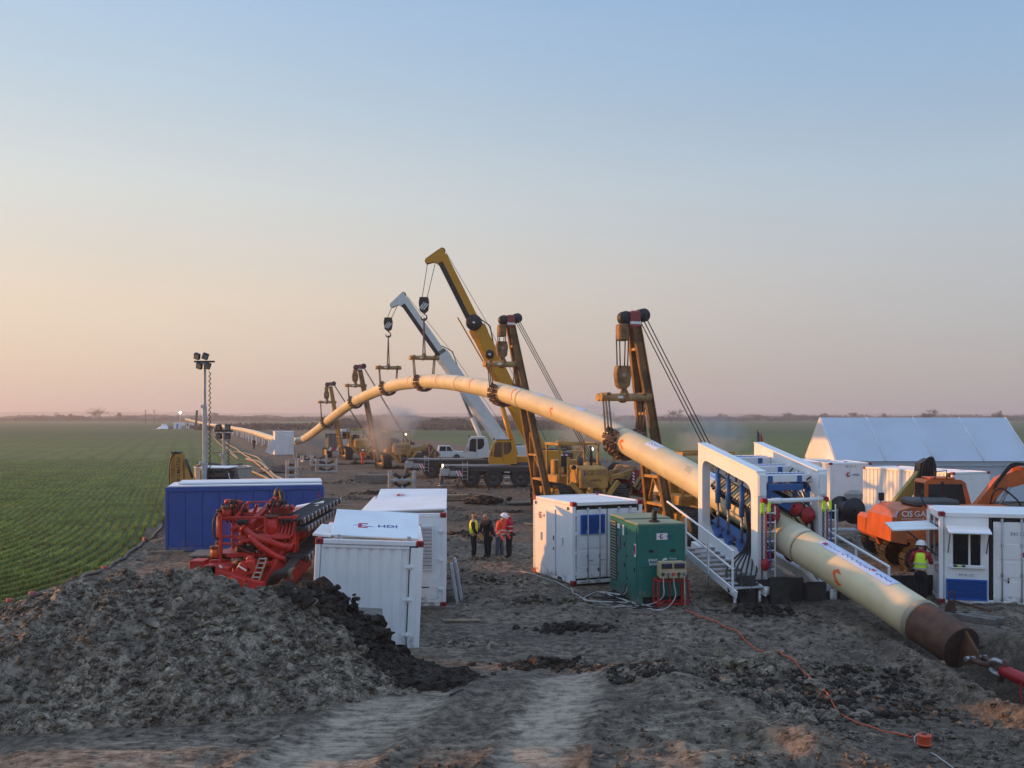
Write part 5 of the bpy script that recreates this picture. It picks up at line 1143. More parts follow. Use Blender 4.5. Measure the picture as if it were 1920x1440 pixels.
    for s in (-1, 1):
        MB().ibeam((-1.72, s*.74, .62), (t.x, t.y+s*.17, t.z), .17, .30, .045, (1, 0, .2)).build('boom_leg', 'boom_dirty' if plate else 'machine_yellow', p)
        cy(p, 'boom_pivot', 'dark_frame', (-1.72, s*.74, .60), (0, 1, 0), .16, .34, 14)
    for f in (.10, .24, .55, .86):
        c = Vector((-1.72, 0, .62)).lerp(t, f); w = (.74*(1-f)+.17*f); MB().bar(c+Vector((0, -w, 0)), c+Vector((0, w, 0)), .10, .26, (1, 0, 0)).build('boom_tie', 'machine_yellow', p)
    for f in (.10, .24):
        c = Vector((-1.72, 0, .62)).lerp(t, f); d = Vector((-1.72, 0, .62)).lerp(t, f+.13); w = .74*(1-f)
        MB().bar(c+Vector((0, -w, 0)), d+Vector((0, 0, 0)), .07, .12, (1, 0, 0)).bar(c+Vector((0, w, 0)), d, .07, .12, (1, 0, 0)).build('boom_brace', 'machine_yellow', p)
    hd = bx(p, 'boom_head', 'red_faded', t+Vector((0, 0, .0)), (.34, .52, .56), None, .05); bx(hd, 'head_band', 'mark_white', t+Vector((0, 0, -.12)), (.35, .53, .10)); sheaves(hd, t+Vector((.32, 0, .15)), (0, 1, 0), .22, 4); sheaves(hd, t+Vector((-.30, 0, .05)), (0, 1, 0), .22, 3)
    ub = bx(p, 'upper_block', 'boom_dirty', t+Vector((-.38, 0, -.42)), (.34, .4, .55), None, .05)
    hk = Vector((t.x-.38, t.y, hookz)); lb = hookblock(p, hk+Vector((0, 0, .55)), .42, .75, 'boom_dirty', False); hook(p, hk+Vector((0, 0, .18)), .42, 'boom_dirty')
    for k, (dx, dy) in enumerate(((-.16, -.12), (-.16, .12), (.16, -.12), (.16, .12))): tb(p, 'hoist_rope', 'rope_steel', [t+Vector((-.38+dx, dy, -.5)), hk+Vector((dx*.8, dy, .8))], .022, 6)
    for k in range(3): tb(p, 'boom_rope', 'rope_steel', [t+Vector((.32, .26*(k-1), .1)), Vector((1.0, .4+.26*(k-1), 2.0))], .019, 6)
    sheaves(p, (1.0, .4, 2.0), (0, 1, 0), .25, 4)
    return p, hk
def spreader(label, y, zb, L=2.1, dbl=True, ax=None, group='spreader beams over the pipeline'):
    c, t, r, n = pipe_frame(y); th = Vector((t.x, t.y, 0)).normalized(); b0 = Vector((c.x, c.y, zb)); rz = math.atan2(r.y, r.x)
    p = thing('spreader_beam', label, 'spreader beam', b0, rz, group)
    for s in ((-.17, .17) if dbl else (0,)):
        tu = cy(p, 'beam_tube', 'beam_tan', (0, s, 0), (1, 0, 0), .155, L, 18)
        for e in (-1, 1):
            cy(tu, 'end_cap', 'machine_yellow', (e*(L/2+.015), s, 0), (1, 0, 0), .165, .05, 18); bx(tu, 'sling_stop', 'boom_dirty', (e*(L/2-.25), s, .13), (.16, .34, .12)); 
        bx(tu, 'id_plate', 'mark_white', (-.3, s-.158, 0), (.22, .006, .09), b=.001)
    MB().prism([(-.22, .10), (.22, .10), (.10, .36), (-.10, .36)], 'y', -.04, .04).build('lifting_lug', 'beam_tan', p); bx(p, 'middle_clamp', 'boom_dirty', (0, 0, 0), (.16, .68, .34))
    return p
def cradle(label, y, zb, L=2.1, group='roller cradles slung under the pipeline', chains=3):
    c, t, r, n = pipe_frame(y); p = thing('roller_cradle', label, 'roller cradle', c, 0, group); R0 = PR+.145
    roll = None
    offs = [(i-(chains-1)/2)*.34 for i in range(chains)]
    for oi, o in enumerate(offs):
        for i in range(11):
            a = R_(146+238*i/10); rad = r*math.cos(a)+n*math.sin(a); tan = -r*math.sin(a)+n*math.cos(a); q = rad*R0+t*o
            M = Matrix((tan, t, rad)).transposed()
            if roll is None:
                roll = MB().lathe((0, 0, 0), (1, 0, 0), [(-.11, .02), (-.10, .11), (-.06, .12), (-.04, .085), (.04, .085), (.06, .12), (.10, .11), (.11, .02)], 10).build('roller', 'roller_rust', p); o_ = roll
                lk = MB().box((.0, .12, .05), (.22, .03, .09)).box((0, -.12, .05), (.22, .03, .09)).cyl((0, 0, 0), (0, 1, 0), .02, .26, 6).build('link', 'roller_rust', roll); l_ = lk
            else: o_ = cpart(roll, p); l_ = cpart(lk, o_)
            o_.rotation_euler = M.to_euler(); o_.location = q
        for s in (-1, 1):
            up = c+r*s*R0+t*o*1.0; tp = Vector((c.x, c.y, zb))+Vector((r.x, r.y, 0))*s*min(L/2-.25, 9)+Vector((t.x, t.y, 0))*(o*.8)
            for k in (-1, 1):
                so = tb(p, 'sling', 'rope_steel', [up-c+t*.05*k+n*.1, tp-c+t*.05*k], .018, 6)
        
    return p
def rel(loc, d): return Vector(loc)+Vector(d)
RZP = math.atan(-PS)
def side_pt(y, off): 
    c = pipe_at(y); return Vector((c.x+off*.949, c.y+off*.316, 0))
LIFTS = [(1170, 745), (943, 683), (795, 671), (728, 689.5), (667, 723), (618, 754)]
info = []
LB_ = ('nearest the pipe thruster', 'second from the pipe thruster', 'hung from the yellow mobile crane', 'hung from the white mobile crane', 'on the left slope of the arch', 'farthest down the pipeline')
for (px, py), nm in zip(LIFTS, LB_):
    y = PC/((px-960)/FPX-PS) if px > 650 else 120.5
    zb = HC-(py-780)/FPX*y; info.append((y, zb)); spreader('tan double tube spreader beam '+nm, y, zb); cradle('chain of rusty rollers cradling the pipe, '+nm, y, zb)
    
def P_layer(i, label, toppx, off, dy, **k):
    y, zb = info[i]; loc = side_pt(y+dy, off); loc.z = 0; c = pipe_at(y); tz = HC-(toppx[1]-780)/FPX*(y+.2)
    top = Vector((c.x+.40*.949, c.y+.40*.316, tz)); return pipelayer(label, loc, RZP, top, zb+.12, **k)
P_layer(0, 'yellow crawler pipelayer with the nearest tall boom, half hidden by the thruster', (1187, 600), 4.4, 1.2)
P_layer(1, 'yellow crawler pipelayer with a lettered front plate behind the workshop container', (958, 603), 4.6, .3)
P_layer(4, 'yellow crawler pipelayer in smoke below the left slope of the arch', (680, 690), 4.3, -.6, cw=True)
P_layer(5, 'farthest yellow crawler pipelayer beside the low end of the arch', (622, 722), 4.0, .4, plate=False, cw=False)
# ------------------------------------------------------------------ mobile cranes
def wheel(p, c, r, w, ax=(1, 0, 0), m='rubber', hubm='dark_frame'):
    c = Vector(c); a = Vector(ax)
    t = MB().lathe(c, a, [(-w/2, r*.55), (-w/2, r*.86), (-w*.42, r*.97), (-w*.2, r), (w*.2, r), (w*.42, r*.97), (w/2, r*.86), (w/2, r*.55)], 28).build('wheel', m, p)
    u = Vector((0, 0, 1)); x = a.cross(u).normalized(); lug_ = MB()
    for i in range(26):
        an = 6.283*i/26; d = x*math.cos(an)+u*math.sin(an); q = c+d*r
        for s in (-1, 1): lug_.box(q+a*w*.24*s, (w*.42, .05, .05), Matrix((a, d.cross(a), d)).transposed(), .005)
    lug_.build('tread', m, t, 'stuff')
    MB().lathe(c, a, [(-w*.46, .02), (-w*.46, r*.2), (-w*.30, r*.24), (-w*.30, r*.46), (-w*.44, r*.56), (-w*.44, r*.6), (w*.44, r*.6), (w*.44, r*.56), (w*.3, r*.46), (w*.3, r*.24), (w*.46, r*.2), (w*.46, .02)], 22).build('rim', hubm, t)
    return t
def cab(p, o, m, L=2.1, Hh=1.75, Wd=.95):
    "crane cab facing -x, side outline in x-z"
    o = Vector(o); out = [(0.05, 0), (L, 0), (L, Hh*.62), (L-.12, Hh*.92), (L-.30, Hh), (.62, Hh), (.42, Hh*.93), (.05, Hh*.30), (0, .15)]
    b = MB().prism([(q[0]+o.x, q[1]+o.z) for q in out], 'y', o.y, o.y+Wd).build('cab', m, p)
    win = [(.40, .55), (1.02, .48), (1.02, Hh-.14), (.66, Hh-.14), (.50, Hh*.84)]; win2 = [(1.14, .72), (1.35, .70), (1.62, .86), (1.72, 1.15), (1.66, Hh-.14), (1.14, Hh-.14)]
    for w_ in (win, win2):
        for yy, d in ((o.y-.012, .014), (o.y+Wd-.002, .014)): MB().prism([(q[0]+o.x, q[1]+o.z) for q in w_], 'y', yy, yy+d).build('cab_window', 'glass', b)
    MB().prism([(o.y+.08, 0), (o.y+Wd-.08, 0), (o.y+Wd-.08, 1), (o.y+.08, 1)], 'x', 0, .02)
    ws = MB(); a_, c_ = Vector((o.x+.055-.02, 0, o.z+Hh*.32)), Vector((o.x+.42-.02, 0, o.z+Hh*.91))
    ws.add([(a_.x, o.y+.06, a_.z), (a_.x, o.y+Wd-.06, a_.z), (c_.x, o.y+Wd-.06, c_.z), (c_.x, o.y+.06, c_.z)], [(0, 1, 2, 3)]); ws.build('windscreen', 'glass', b)
    for q in range(3): br(b, 'wiper_bar', 'galvanised', (a_.x-.02, o.y+.15+.3*q, a_.z), (c_.x-.02, o.y+.15+.3*q, c_.z), .025)
    bx(b, 'roof_cap', 'white_roof' if m != 'crane_yellow' else 'black_plastic', (o.x+L*.55, o.y+Wd/2, o.z+Hh+.03), (L*.55, Wd*.9, .06)); bx(b, 'door_line', 'black_plastic', (o.x+1.08, o.y-.006, o.z+Hh*.5), (.02, .012, Hh*.86)); cy(b, 'cab_lamp', 'black_plastic', (o.x+.42, o.y+.1, o.z+Hh+.08), (1, 0, 0), .09, .1, 12); bx(b, 'mirror', 'black_plastic', (o.x+.25, o.y-.2, o.z+.75), (.06, .2, .3))
    return b
def mobile_crane(label, loc, rz, m, tip, pivot, hookp, blockz, lampm, dark='dark_frame', name='mobile_crane'):
    p = thing(name, label, 'mobile crane', loc, rz, 'mobile cranes'); T = to_local(tip, loc, rz); Pv = to_local(pivot, loc, rz)
    # carrier, its rear towards -x
    bx(p, 'chassis', dark, (3.6, 1.3, 1.15), (9.2, 1.3, .55)); bx(p, 'deck', 'grey_frame', (3.6, 1.3, 1.55), (9.0, 2.6, .14)); bx(p, 'deck_edge', 'grey_frame', (4.1, -.04, 1.55), (7.6, .05, .10))
    for k, x in enumerate((1.15, 2.82, 4.85, 6.52)):
        for y in (.22, 2.38): wheel(p, (x, y, .70), .70, .42, (0, 1, 0))
        bx(p, 'mudguard', dark, (x, .25, 1.47), (1.55, .5, .05)); cy(p, 'axle', dark, (x, 1.3, .7), (0, 1, 0), .12, 2.0, 10)
    bx(p, 'side_skirt', dark, (3.5, .06, 1.36), (7.4, .10, .34)); bx(p, 'rear_frame', dark, (-.35, 1.3, .95), (.8, 2.3, .6))
    ob = bx(p, 'outrigger_box', 'galvanised', (-.75, 1.3, 1.15), (.7, 2.75, .52)); bx(p, 'tool_box', dark, (-.2, .25, 1.25), (.5, .5, .75)); bx(p, 'stowage_box', 'galvanised', (.0, -.02, 1.05), (.75, .12, .42))
    for i in range(4): bx(ob, 'stripe', ('mark_white', 'mark_red')[i % 2], (-.42+.10*i+.62, -.085, 1.05), (.09, .012, .46), (0, R_(-25), 0), .002)
    for y in (.15, 2.4): cy(p, 'outrigger_leg', 'grey_frame', (-1.05, y, .62), (0, 0, 1), .09, .9, 12); MB().lathe((-1.05, y, .14), (0, 0, 1), [(0, .03), (0, .24), (.06, .22), (.08, .1)], 14).build('outrigger_foot', 'galvanised', p)
    cy(p, 'rear_lamp', lampm, (-.92, .35, 1.62), (1, 0, 0), .10, .08, 12)
    for x in (.55, .92): br(p, 'ladder_rail', 'galvanised', (x, -.10, .55), (x, -.10, 1.95), .04)
    for q in range(5): bx(p, 'rung', 'galvanised', (.735, -.10, .65+.28*q), (.34, .03, .035))
    for q in range(6): bx(p, 'step', 'mark_white' if q % 2 == 0 else dark, (3.85, -.06, .35+.2*q), (.42, .10, .06))
    for q in range(4): tb(p, 'air_hose', 'hose_black', spline([(-.5+.15*q, .05, 1.3), (-.45+.2*q, -.1, .9), (-.2+.2*q, .0, .8), (0+.15*q, .1, 1.0)], 5), .025)
    # turning platform
    MB().lathe((Pv.x-1.2, 1.3, 1.60), (0, 0, 1), [(0, .9), (.22, .9), (.24, .7)], 28).build('slew_ring', dark, p)
    bx(p, 'platform', m, (Pv.x-.2, 1.55, 2.05), (4.2, 1.3, .45)); bx(p, 'winch_drum', 'dark_frame', (Pv.x+.9, 1.4, 2.5), (.9, .8, .7)); cw = bx(p, 'counterweight', dark, (Pv.x+2.3, 1.4, 2.1), (.8, 2.4, 1.0), None, .06); bx(p, 'engine_cover', m, (Pv.x+1.1, .45, 2.3), (1.6, .5, .9), None, .05)
    for i in range(4): bx(cw, 'stripe', ('mark_white', 'mark_red')[i % 2], (Pv.x+2.02+.16*i, .185, 2.1), (.14, .012, .8), (0, R_(-25), 0), .002)
    cab(p, (Pv.x-3.6, -.0, 1.75), m)
    d = (T-Pv); Lb = d.length; u = d.normalized(); side_ = Vector((0, 1, 0)); up = u.cross(side_).normalized()
    if up.x > 0: up = -up            # belly side faces -x
    def sec(a, b, w, h, nm, mm):
        A, B_ = Pv+u*a, Pv+u*b; pr = [(-w*.5, -h*.5), (-w*.5, h*.25), (-w*.28, h*.5), (w*.28, h*.5), (w*.5, h*.25), (w*.5, -h*.5)]
        vs = [A+side_*q[0]+up*q[1] for q in pr]+[B_+side_*q[0]+up*q[1] for q in pr]; n = 6
        return MB().add(vs, [tuple(range(n-1, -1, -1)), tuple(range(n, 2*n))]+[(i, (i+1) % n, n+(i+1) % n, n+i) for i in range(n)]).build(nm, mm, p)
    b1 = sec(-.6, Lb*.60, .95, 1.22, 'boom_base_section', m); b2 = sec(Lb*.58, Lb*.62, 1.0, 1.30, 'boom_collar', m); sec(Lb*.60, Lb*.985, .74, .86, 'boom_telescope', m)
    under = MB().bar(Pv+u*Lb*.62+up*.26, Pv+u*Lb*.965+up*.26, .75, .36, up); under.build('boom_underside', 'black_plastic', p)
    for k in range(3): sec(Lb*(.62+.008*k), Lb*(.624+.008*k), .90-.02*k, 1.12-.04*k, 'section_collar', 'dark_frame')
    fr = .40; cyl_a = Pv+Vector((-1.5, .0, -.75)); cyl_b = Pv+u*Lb*fr+up*.45; md = cyl_a.lerp(cyl_b, .58)
    c1 = tb(p, 'luffing_cylinder', m, [cyl_a, md], .19, 16); tb(c1, 'piston_rod', 'steel', [md, cyl_b], .12, 14)
    # head
    hd = MB(); e = T; f_ = up
    pr = [e-u*.9+f_*.35, e-u*.9-f_*.30, e+u*.25-f_*.40, e+u*.35-f_*.1, e+u*.15+f_*1.15, e-u*.2+f_*1.25, e-u*.35+f_*.6]
    vs = [q-side_*.32 for q in pr]+[q+side_*.32 for q in pr]; n = len(pr); hd.add(vs, [tuple(range(n-1, -1, -1)), tuple(range(n, 2*n))]+[(i, (i+1) % n, n+(i+1) % n, n+i) for i in range(n)]); ho = hd.build('boom_head', m, p)
    sheaves(ho, e+u*.15-f_*.25, side_, .24, 3); sheaves(ho, e-u*.05+f_*1.05, side_, .22, 4)
    Hk = to_local(hookp, loc, rz); hb = Vector((Hk.x, Hk.y, blockz)); sd = e-u*.05+f_*1.05; sd2 = e-u*.1+f_*.35
    for k in range(4): tb(p, 'hoist_rope', 'rope_steel', [(sd if k < 2 else sd2)+side_*(.12*(k % 2)-.06), hb+Vector((-.17 if k < 2 else .17, .12*(k % 2)-.06, .3))], .022, 6)
    hookblock(p, hb, .62, 1.15, 'black_plastic'); hook(p, hb+Vector((0, 0, -.62)), .5, 'dark_frame')
    for s in (-1, 1): tb(p, 'chain_sling', 'roller_rust', [hb+Vector((0, 0, -.95)), Vector((Hk.x+.08*s, Hk.y, Hk.z+.32))], .05, 6)
    tb(p, 'winch_rope', 'rope_steel', [Pv+Vector((.9, 0, .2)), Pv+u*Lb*.62-up*.85, e-u*.05-f_*.45], .02, 6)
    br(p, 'rope_guide', dark, Pv+u*Lb*.50-up*.5, Pv+u*Lb*.60-up*.95, .08)
    br(p, 'rope_guide', dark, Pv+u*Lb*.60-up*.95, Pv+u*Lb*.66-up*.45, .08)
    return p, Pv, u, up, Lb, side_
y3, z3 = info[2]; c3 = pipe_at(y3); tip3 = W(826, 470, y3); tip3.y = c3.y
hk3 = Vector((c3.x, c3.y, z3))
crn, Pv, u, up, Lb, sd_ = mobile_crane('yellow mobile crane with a steep telescopic boom and black hose reels', (-4.2, 72.8, 0), R_(2), 'crane_yellow', Vector((tip3.x-.10, c3.y+1.0, tip3.z-.1)), W(1004, 835, 75.0), hk3, HC+(780-572)/FPX*y3, 'lamp_lit')
for f, r_ in ((.645, .60), (.48, .33)):
    q = Pv+u*Lb*f-sd_*.55+up*.05; rel_ = MB().lathe(q, sd_, [(-.10, .05), (-.10, r_), (-.06, r_), (-.05, r_*.6), (.05, r_*.6), (.06, r_), (.10, r_), (.10, .05)], 28).build('hose_reel', 'black_plastic', crn); bx(rel_, 'reel_plate', 'mark_white', q-sd_*.105, (.18, .006, .12), (0, R_(25), 0), .001)
jb = MB()
for s in (0, .35): jb.bar(Pv+u*Lb*.70+up*.95-sd_*s, Pv+u*Lb*.36+up*.62-sd_*s, .09, .09)
for k in range(9): jb.bar(Pv+u*Lb*(.69-.036*k)+up*(.95-.035*k)-sd_*(0 if k % 2 else .35), Pv+u*Lb*(.67-.036*k)+up*(.93-.035*k)-sd_*(.35 if k % 2 else 0), .05, .05)
jb.build('stowed_jib', 'crane_yellow', crn)
y4, z4 = info[3]; c4 = pipe_at(y4); tip4 = W(757, 556, y4)
mobile_crane('pale grey white mobile crane with a telescopic boom behind the yellow one', (-8.0, 84.0, 0), R_(2), 'crane_white', Vector((tip4.x-.25, c4.y+1.0, tip4.z)), W(948, 838, 86.5), Vector((c4.x, c4.y, z4)), HC+(780-608)/FPX*y4, 'grey_frame')
# ------------------------------------------------------------------ red drilling rig behind the soil heap
RY = 31.0; rs_ = FPX/RY
rig = thing('drill_rig', 'bright red drilling rig with pipe manifolds and black cable trays behind the soil heap', 'drilling rig', ((470-960)/rs_, RY, 0))
def q(zx, zy, y=0.0): return Vector(((240+zx/4.8-470)/rs_*(1+y/RY), y, HC-(860+zy/4.8-780)/rs_*(1+y/RY)))
RD = 'red_paint'
for zx in (835, 1240, 1500):
    for y in (0, 1.4):
        a, b = q(zx, 505), q(zx, 930); br(rig, 'frame_post', RD, (a.x, y, b.z-.2), (a.x, y, a.z), .10)
for zy in (530, 700, 765):
    a, b = q(835, zy), q(1500, zy)
    for y in (0.0, 1.4): br(rig, 'frame_rail', RD, (a.x, y, a.z), (b.x, y, b.z), .07)
for zx in (835, 1500):
    a = q(zx, 530); br(rig, 'frame_rail', RD, (a.x, .06, a.z), (a.x, 1.34, a.z), .07)
gm = MB()                                            # welded guard mesh
for i in range(9): a, b = q(845+32*i, 535, -.02), q(845+32*i, 695, -.02); gm.bar(a, b, .012)
for i in range(6): a, b = q(840, 550+28*i, -.02), q(1120, 550+28*i, -.02); gm.bar(a, b, .012)
gm.build('guard_mesh', RD, rig, 'stuff')
# back body, deck and engine housings
bx(rig, 'engine_housing', RD, (.25, 2.6, 1.35), (2.1, 2.2, 1.5), None, .06); bx(rig, 'deck', RD, (.2, 1.3, .92), (2.5, 2.6, .12)); bx(rig, 'lower_hull', RD, (.35, 1.5, .45), (2.0, 2.6, .75), (R_(4), 0, 0), .05)
c = q(1060, 850, .3); MB().lathe(c, (0, 1, 0), [(0, .30), (.0, .42), (.15, .44), (.5, .44), (.52, .2)], 28).build('drum_housing', 'dark_frame', rig); MB().lathe(c+Vector((0, -.05, 0)), (0, 1, 0), [(0, .05), (0, .2), (.1, .26), (.3, .26), (.3, .05)], 24).build('drum', 'black_plastic', rig)
for zx, zy, r in ((1020, 940, .16), (1140, 930, .13)): MB().lathe(q(zx, zy, -.3), (.3, -1, .3), [(-.2, .05), (-.2, r), (.1, r), (.14, r*.6), (.3, r*.55), (.32, .03)], 18).build('drive_nose', 'rust' if r > .15 else RD, rig)
# big manifold tubes across the front
tb(rig, 'manifold_tube', RD, spline([q(940, 640, .1), q(1000, 610, 0), q(1050, 625, -.12), q(1150, 700, -.2), q(1290, 745, -.2), q(1400, 785, -.15), q(1490, 795, -.1)], 6), .105, 16)
tb(rig, 'manifold_tube', RD, spline([q(1120, 690, -.2), q(1180, 760, -.28), q(1280, 830, -.3), q(1380, 890, -.25), q(1460, 905, -.15)], 6), .095, 16)
for zx, zy in ((1050, 628), (1290, 745), (1485, 794), (1450, 903)): MB().lathe(q(zx, zy, -.16), (1, -.2, -.5), [(-.04, .11), (-.04, .15), (.04, .15), (.04, .11)], 18).build('pipe_flange', RD, rig)
for k in range(5): tb(rig, 'small_pipe', RD, spline([q(1350+34*k, 575, .2-.03*k), q(1352+34*k, 640, .1-.03*k), q(1335+30*k, 672+9*k, .0-.03*k), q(1250, 678+10*k, -.02-.03*k), q(960+20*k, 715+8*k, -.02-.03*k)], 6), .042, 10)
bx(rig, 'valve_panel', RD, q(1430, 590, .25), (.68, .06, .30)); bx(rig, 'valve_panel', RD, q(1480, 700, .2), (.28, .08, 1.2))
# left hydraulic cylinders
for zx, z0, z1, r, m_ in ((812, 470, 760, .075, 'orange_paint'), (775, 800, 890, .13, 'orange_paint'), (812, 760, 880, .10, 'orange_paint'), (1295, 520, 690, .20, RD), (880, 440, 520, .15, RD)):
    a, b = q(zx, z0, .1), q(zx, z1, .1); c_ = tb(rig, 'cylinder', m_, [b, a], r, 18); MB().lathe(a, (0, 0, 1), [(-.03, r), (-.03, r*1.2), (.05, r*1.2), (.05, .03)], 18).build('cylinder_cap', 'rust', c_)
tb(rig, 'loop_hose', 'hose_black', spline([q(800, 490, .05), q(775, 560, -.05), q(778, 680, -.05), q(815, 740, .05)], 6), .035, 8)
# pump clusters on top
rgn = random.Random(5)
for zx in (930, 1330):
    base = q(zx, 470, .7); bx(rig, 'pump_block', RD, base, (.62, .6, .36), None, .05)
    for k in range(9):
        o = base+Vector((rgn.uniform(-.34, .34), rgn.uniform(-.35, .1), rgn.uniform(.0, .32))); ax = rgn.choice(((1, 0, 0), (0, 1, 0), (0, 0, 1))); MB().lathe(o, ax, [(-.12, .03), (-.12, .07), (-.05, .09), (.05, .09), (.07, .06), (.13, .06), (.13, .02)], 12).build('valve', RD if k % 3 else 'rust_dark', rig)
    for k in range(5): tb(rig, 'loop_hose', 'hose_black', spline([base+Vector((-.3+.15*k, -.2, .1)), base+Vector((-.35+.18*k, -.42, .25)), base+Vector((-.3+.15*k, -.45, -.1)), base+Vector((-.2+.12*k, -.3, -.35))], 6), .03, 8)
    bx(rig, 'pump_tray', RD, base+Vector((0, -.05, -.24)), (.95, .8, .06))
br(rig, 'rail', RD, q(1000, 390, .9), q(1230, 390, .9), .05); br(rig, 'brace', RD, q(1050, 390, .5), q(950, 540, .1), .09); br(rig, 'brace', RD, q(1100, 410, .9), q(1070, 480, .9), .3, .05)
# feed mast leaning back and its hose
br(rig, 'feed_mast', RD, q(1080, 600, .2), q(1245, 345, 1.4), .22, .14); br(rig, 'feed_mast', RD, q(1150, 640, .1), q(1270, 560, .5), .07, .07)
MB().lathe(q(1242, 335, 1.4), (.15, 0, 1), [(-.1, .05), (-.1, .10), (.05, .13), (.16, .12), (.24, .09), (.30, .02)], 16).build('mast_head', 'dark_frame', rig); tb(rig, 'mast_hose', 'hose_black', spline([q(1248, 300, 1.4), q(1280, 300, 1.3), q(1298, 360, 1.2), q(1305, 430, 1.0)], 6), .075, 10)
bx(rig, 'floodlight', 'black_plastic', q(1045, 570, -.15), (.32, .16, .16)); bx(rig, 'floodlight_glass', 'glass', q(1045, 580, -.24), (.27, .02, .08))
# skid, counter boxes, vise and ladder in front
bx(rig, 'skid_box', RD, q(675, 960, -.4), (.44, .6, .36)); br(rig, 'skid_beam', RD, q(600, 975, -.2), q(1330, 945, -.4), .22, .16); br(rig, 'skid_beam', RD, q(720, 930, .3), q(1330, 930, .3), .2, .14); br(rig, 'skid_beam', RD, q(760, 985, -.7), q(1180, 1120, -1.3), .30, .26); br(rig, 'skid_beam', RD, q(1030, 1090, -1.2), q(1330, 1150, -1.3), .26, .26)
for k, (zx, zy, w, h, rot) in enumerate(((900, 1000, .55, .30, 12), (1110, 1000, .42, .40, 32), (1180, 970, .26, .42, -10), (830, 990, .3, .3, 0))): bx(rig, 'clamp_block', RD, q(zx, zy, -.8), (w, .45, h), (0, R_(rot), 0), .03)
bx(rig, 'reflector', 'mark_white', q(1110, 985, -1.05), (.30, .01, .05), (0, R_(32), 0), .002); bx(rig, 'data_plate', 'mark_white', q(915, 972, -1.04), (.10, .01, .06), (0, R_(40), 0), .002)
MB().ball(q(1150, 905, -.7), .12, 12, 8).build('ball_joint', RD, rig); cy(rig, 'clamp_cylinder', 'dark_frame', q(800, 985, -.8), (0, 1, 0), .12, .5, 16); br(rig, 'side_leg', RD, q(1420, 850, .1), q(1290, 1160, -.6), .20, .55); br(rig, 'side_leg', RD, q(1500, 800, .4), q(1400, 1100, .0), .10, .3)
for s in (-1, 1): br(rig, 'ladder_rail', 'wood', q(1270+33*s, 900, -.7), q(1215+33*s, 1240, -1.5), .045, .06)
for k in range(9): f = k/8; a = q(1270, 900, -.7).lerp(q(1215, 1240, -1.5), f); bx(rig, 'ladder_rung', 'galvanised', a, (.24, .06, .035))
bx(rig, 'step_plate', RD, q(1270, 935, -.6), (.36, .30, .04))
# black cable trays slanting up on the right
def tray(a, b, w, h, nm, name='cable_tray'):
    a, b = Vector(a), Vector(b); d = (b-a); u_ = d.normalized(); sx = Vector((1, -.12, 0)); n_ = int(d.length/.14); t = MB()
    for s in (-1, 1): t.bar(a+sx*w/2*s, b+sx*w/2*s, .05, h)
    t.build(name, 'dark_frame', rig)
    for i in range(n_): c = a+d*(i+.5)/n_; bx(rig, 'tray_link', 'black_plastic', c+Vector((0, 0, h*.2)), (w*.92, .07, .07), (R_(25), 0, 0))
    for i in range(n_): c = a+d*(i+.5)/n_; bx(rig, 'chain_link', 'galvanised' if i % 2 else 'dark_frame', c+sx*(w/2+.04), (.04, .10, h*.8), (R_(25), 0, 0))
    for k in range(3): tb(rig, 'tray_hose', 'hose_black', [a+sx*(w*(-.3+.3*k)), b+sx*(w*(-.3+.3*k))], .05, 8)
tray(q(1475, 570, -.1), q(1625, 372, 3.0), .62, .22, 1); tray(q(1545, 905, -.4), q(1640, 600, 3.0), .62, .24, 2); tray(q(1570, 640, -.2), q(1650, 470, 2.6), .30, .20, 3)
for k in range(8): tb(rig, 'thick_hose', 'hose_black', spline([q(1560-8*k, 905, -.35), q(1555-12*k, 960+4*k, -.75), q(1500-16*k, 1040, -.9), q(1430-22*k, 1130+6*k, -.7), q(1370-28*k, 1200, -.6)], 6), .06, 10)
for k in range(2): tb(rig, 'thick_hose', 'hose_grey', spline([q(1545+12*k, 980, -.8), q(1525+12*k, 1020, -.95), q(1535+14*k, 1090, -.85)], 6), .045, 10)
bx(rig, 'white_cover', 'white_roof', q(1470, 410, 2.4), (.95, .6, .05), (0, R_(-10), R_(8))); bx(rig, 'white_cover', 'white_roof', q(1480, 440, 2.0), (.7, .5, .05), (0, R_(-14), R_(8)))
for k in range(26):                                     # fittings, couplings and bolts over the front
    zx, zy = rgn.uniform(850, 1480), rgn.uniform(710, 930); MB().lathe(q(zx, zy, rgn.uniform(-.1, .25)), (rgn.uniform(-1, 1), -1, rgn.uniform(-1, 1)), [(-.06, .02), (-.06, .04), (0, .055), (.04, .055), (.06, .03), (.12, .03)], 10).build('coupling', (RD, 'rust_dark', 'galvanised')[k % 3], rig)
for k in range(7): a, b = q(rgn.uniform(860, 1400), 760, -.05), q(rgn.uniform(860, 1450), 900, .1); tb(rig, 'loop_hose', ('hose_black', RD)[k % 2], slack(a, b, .12, 10), .026, 8)
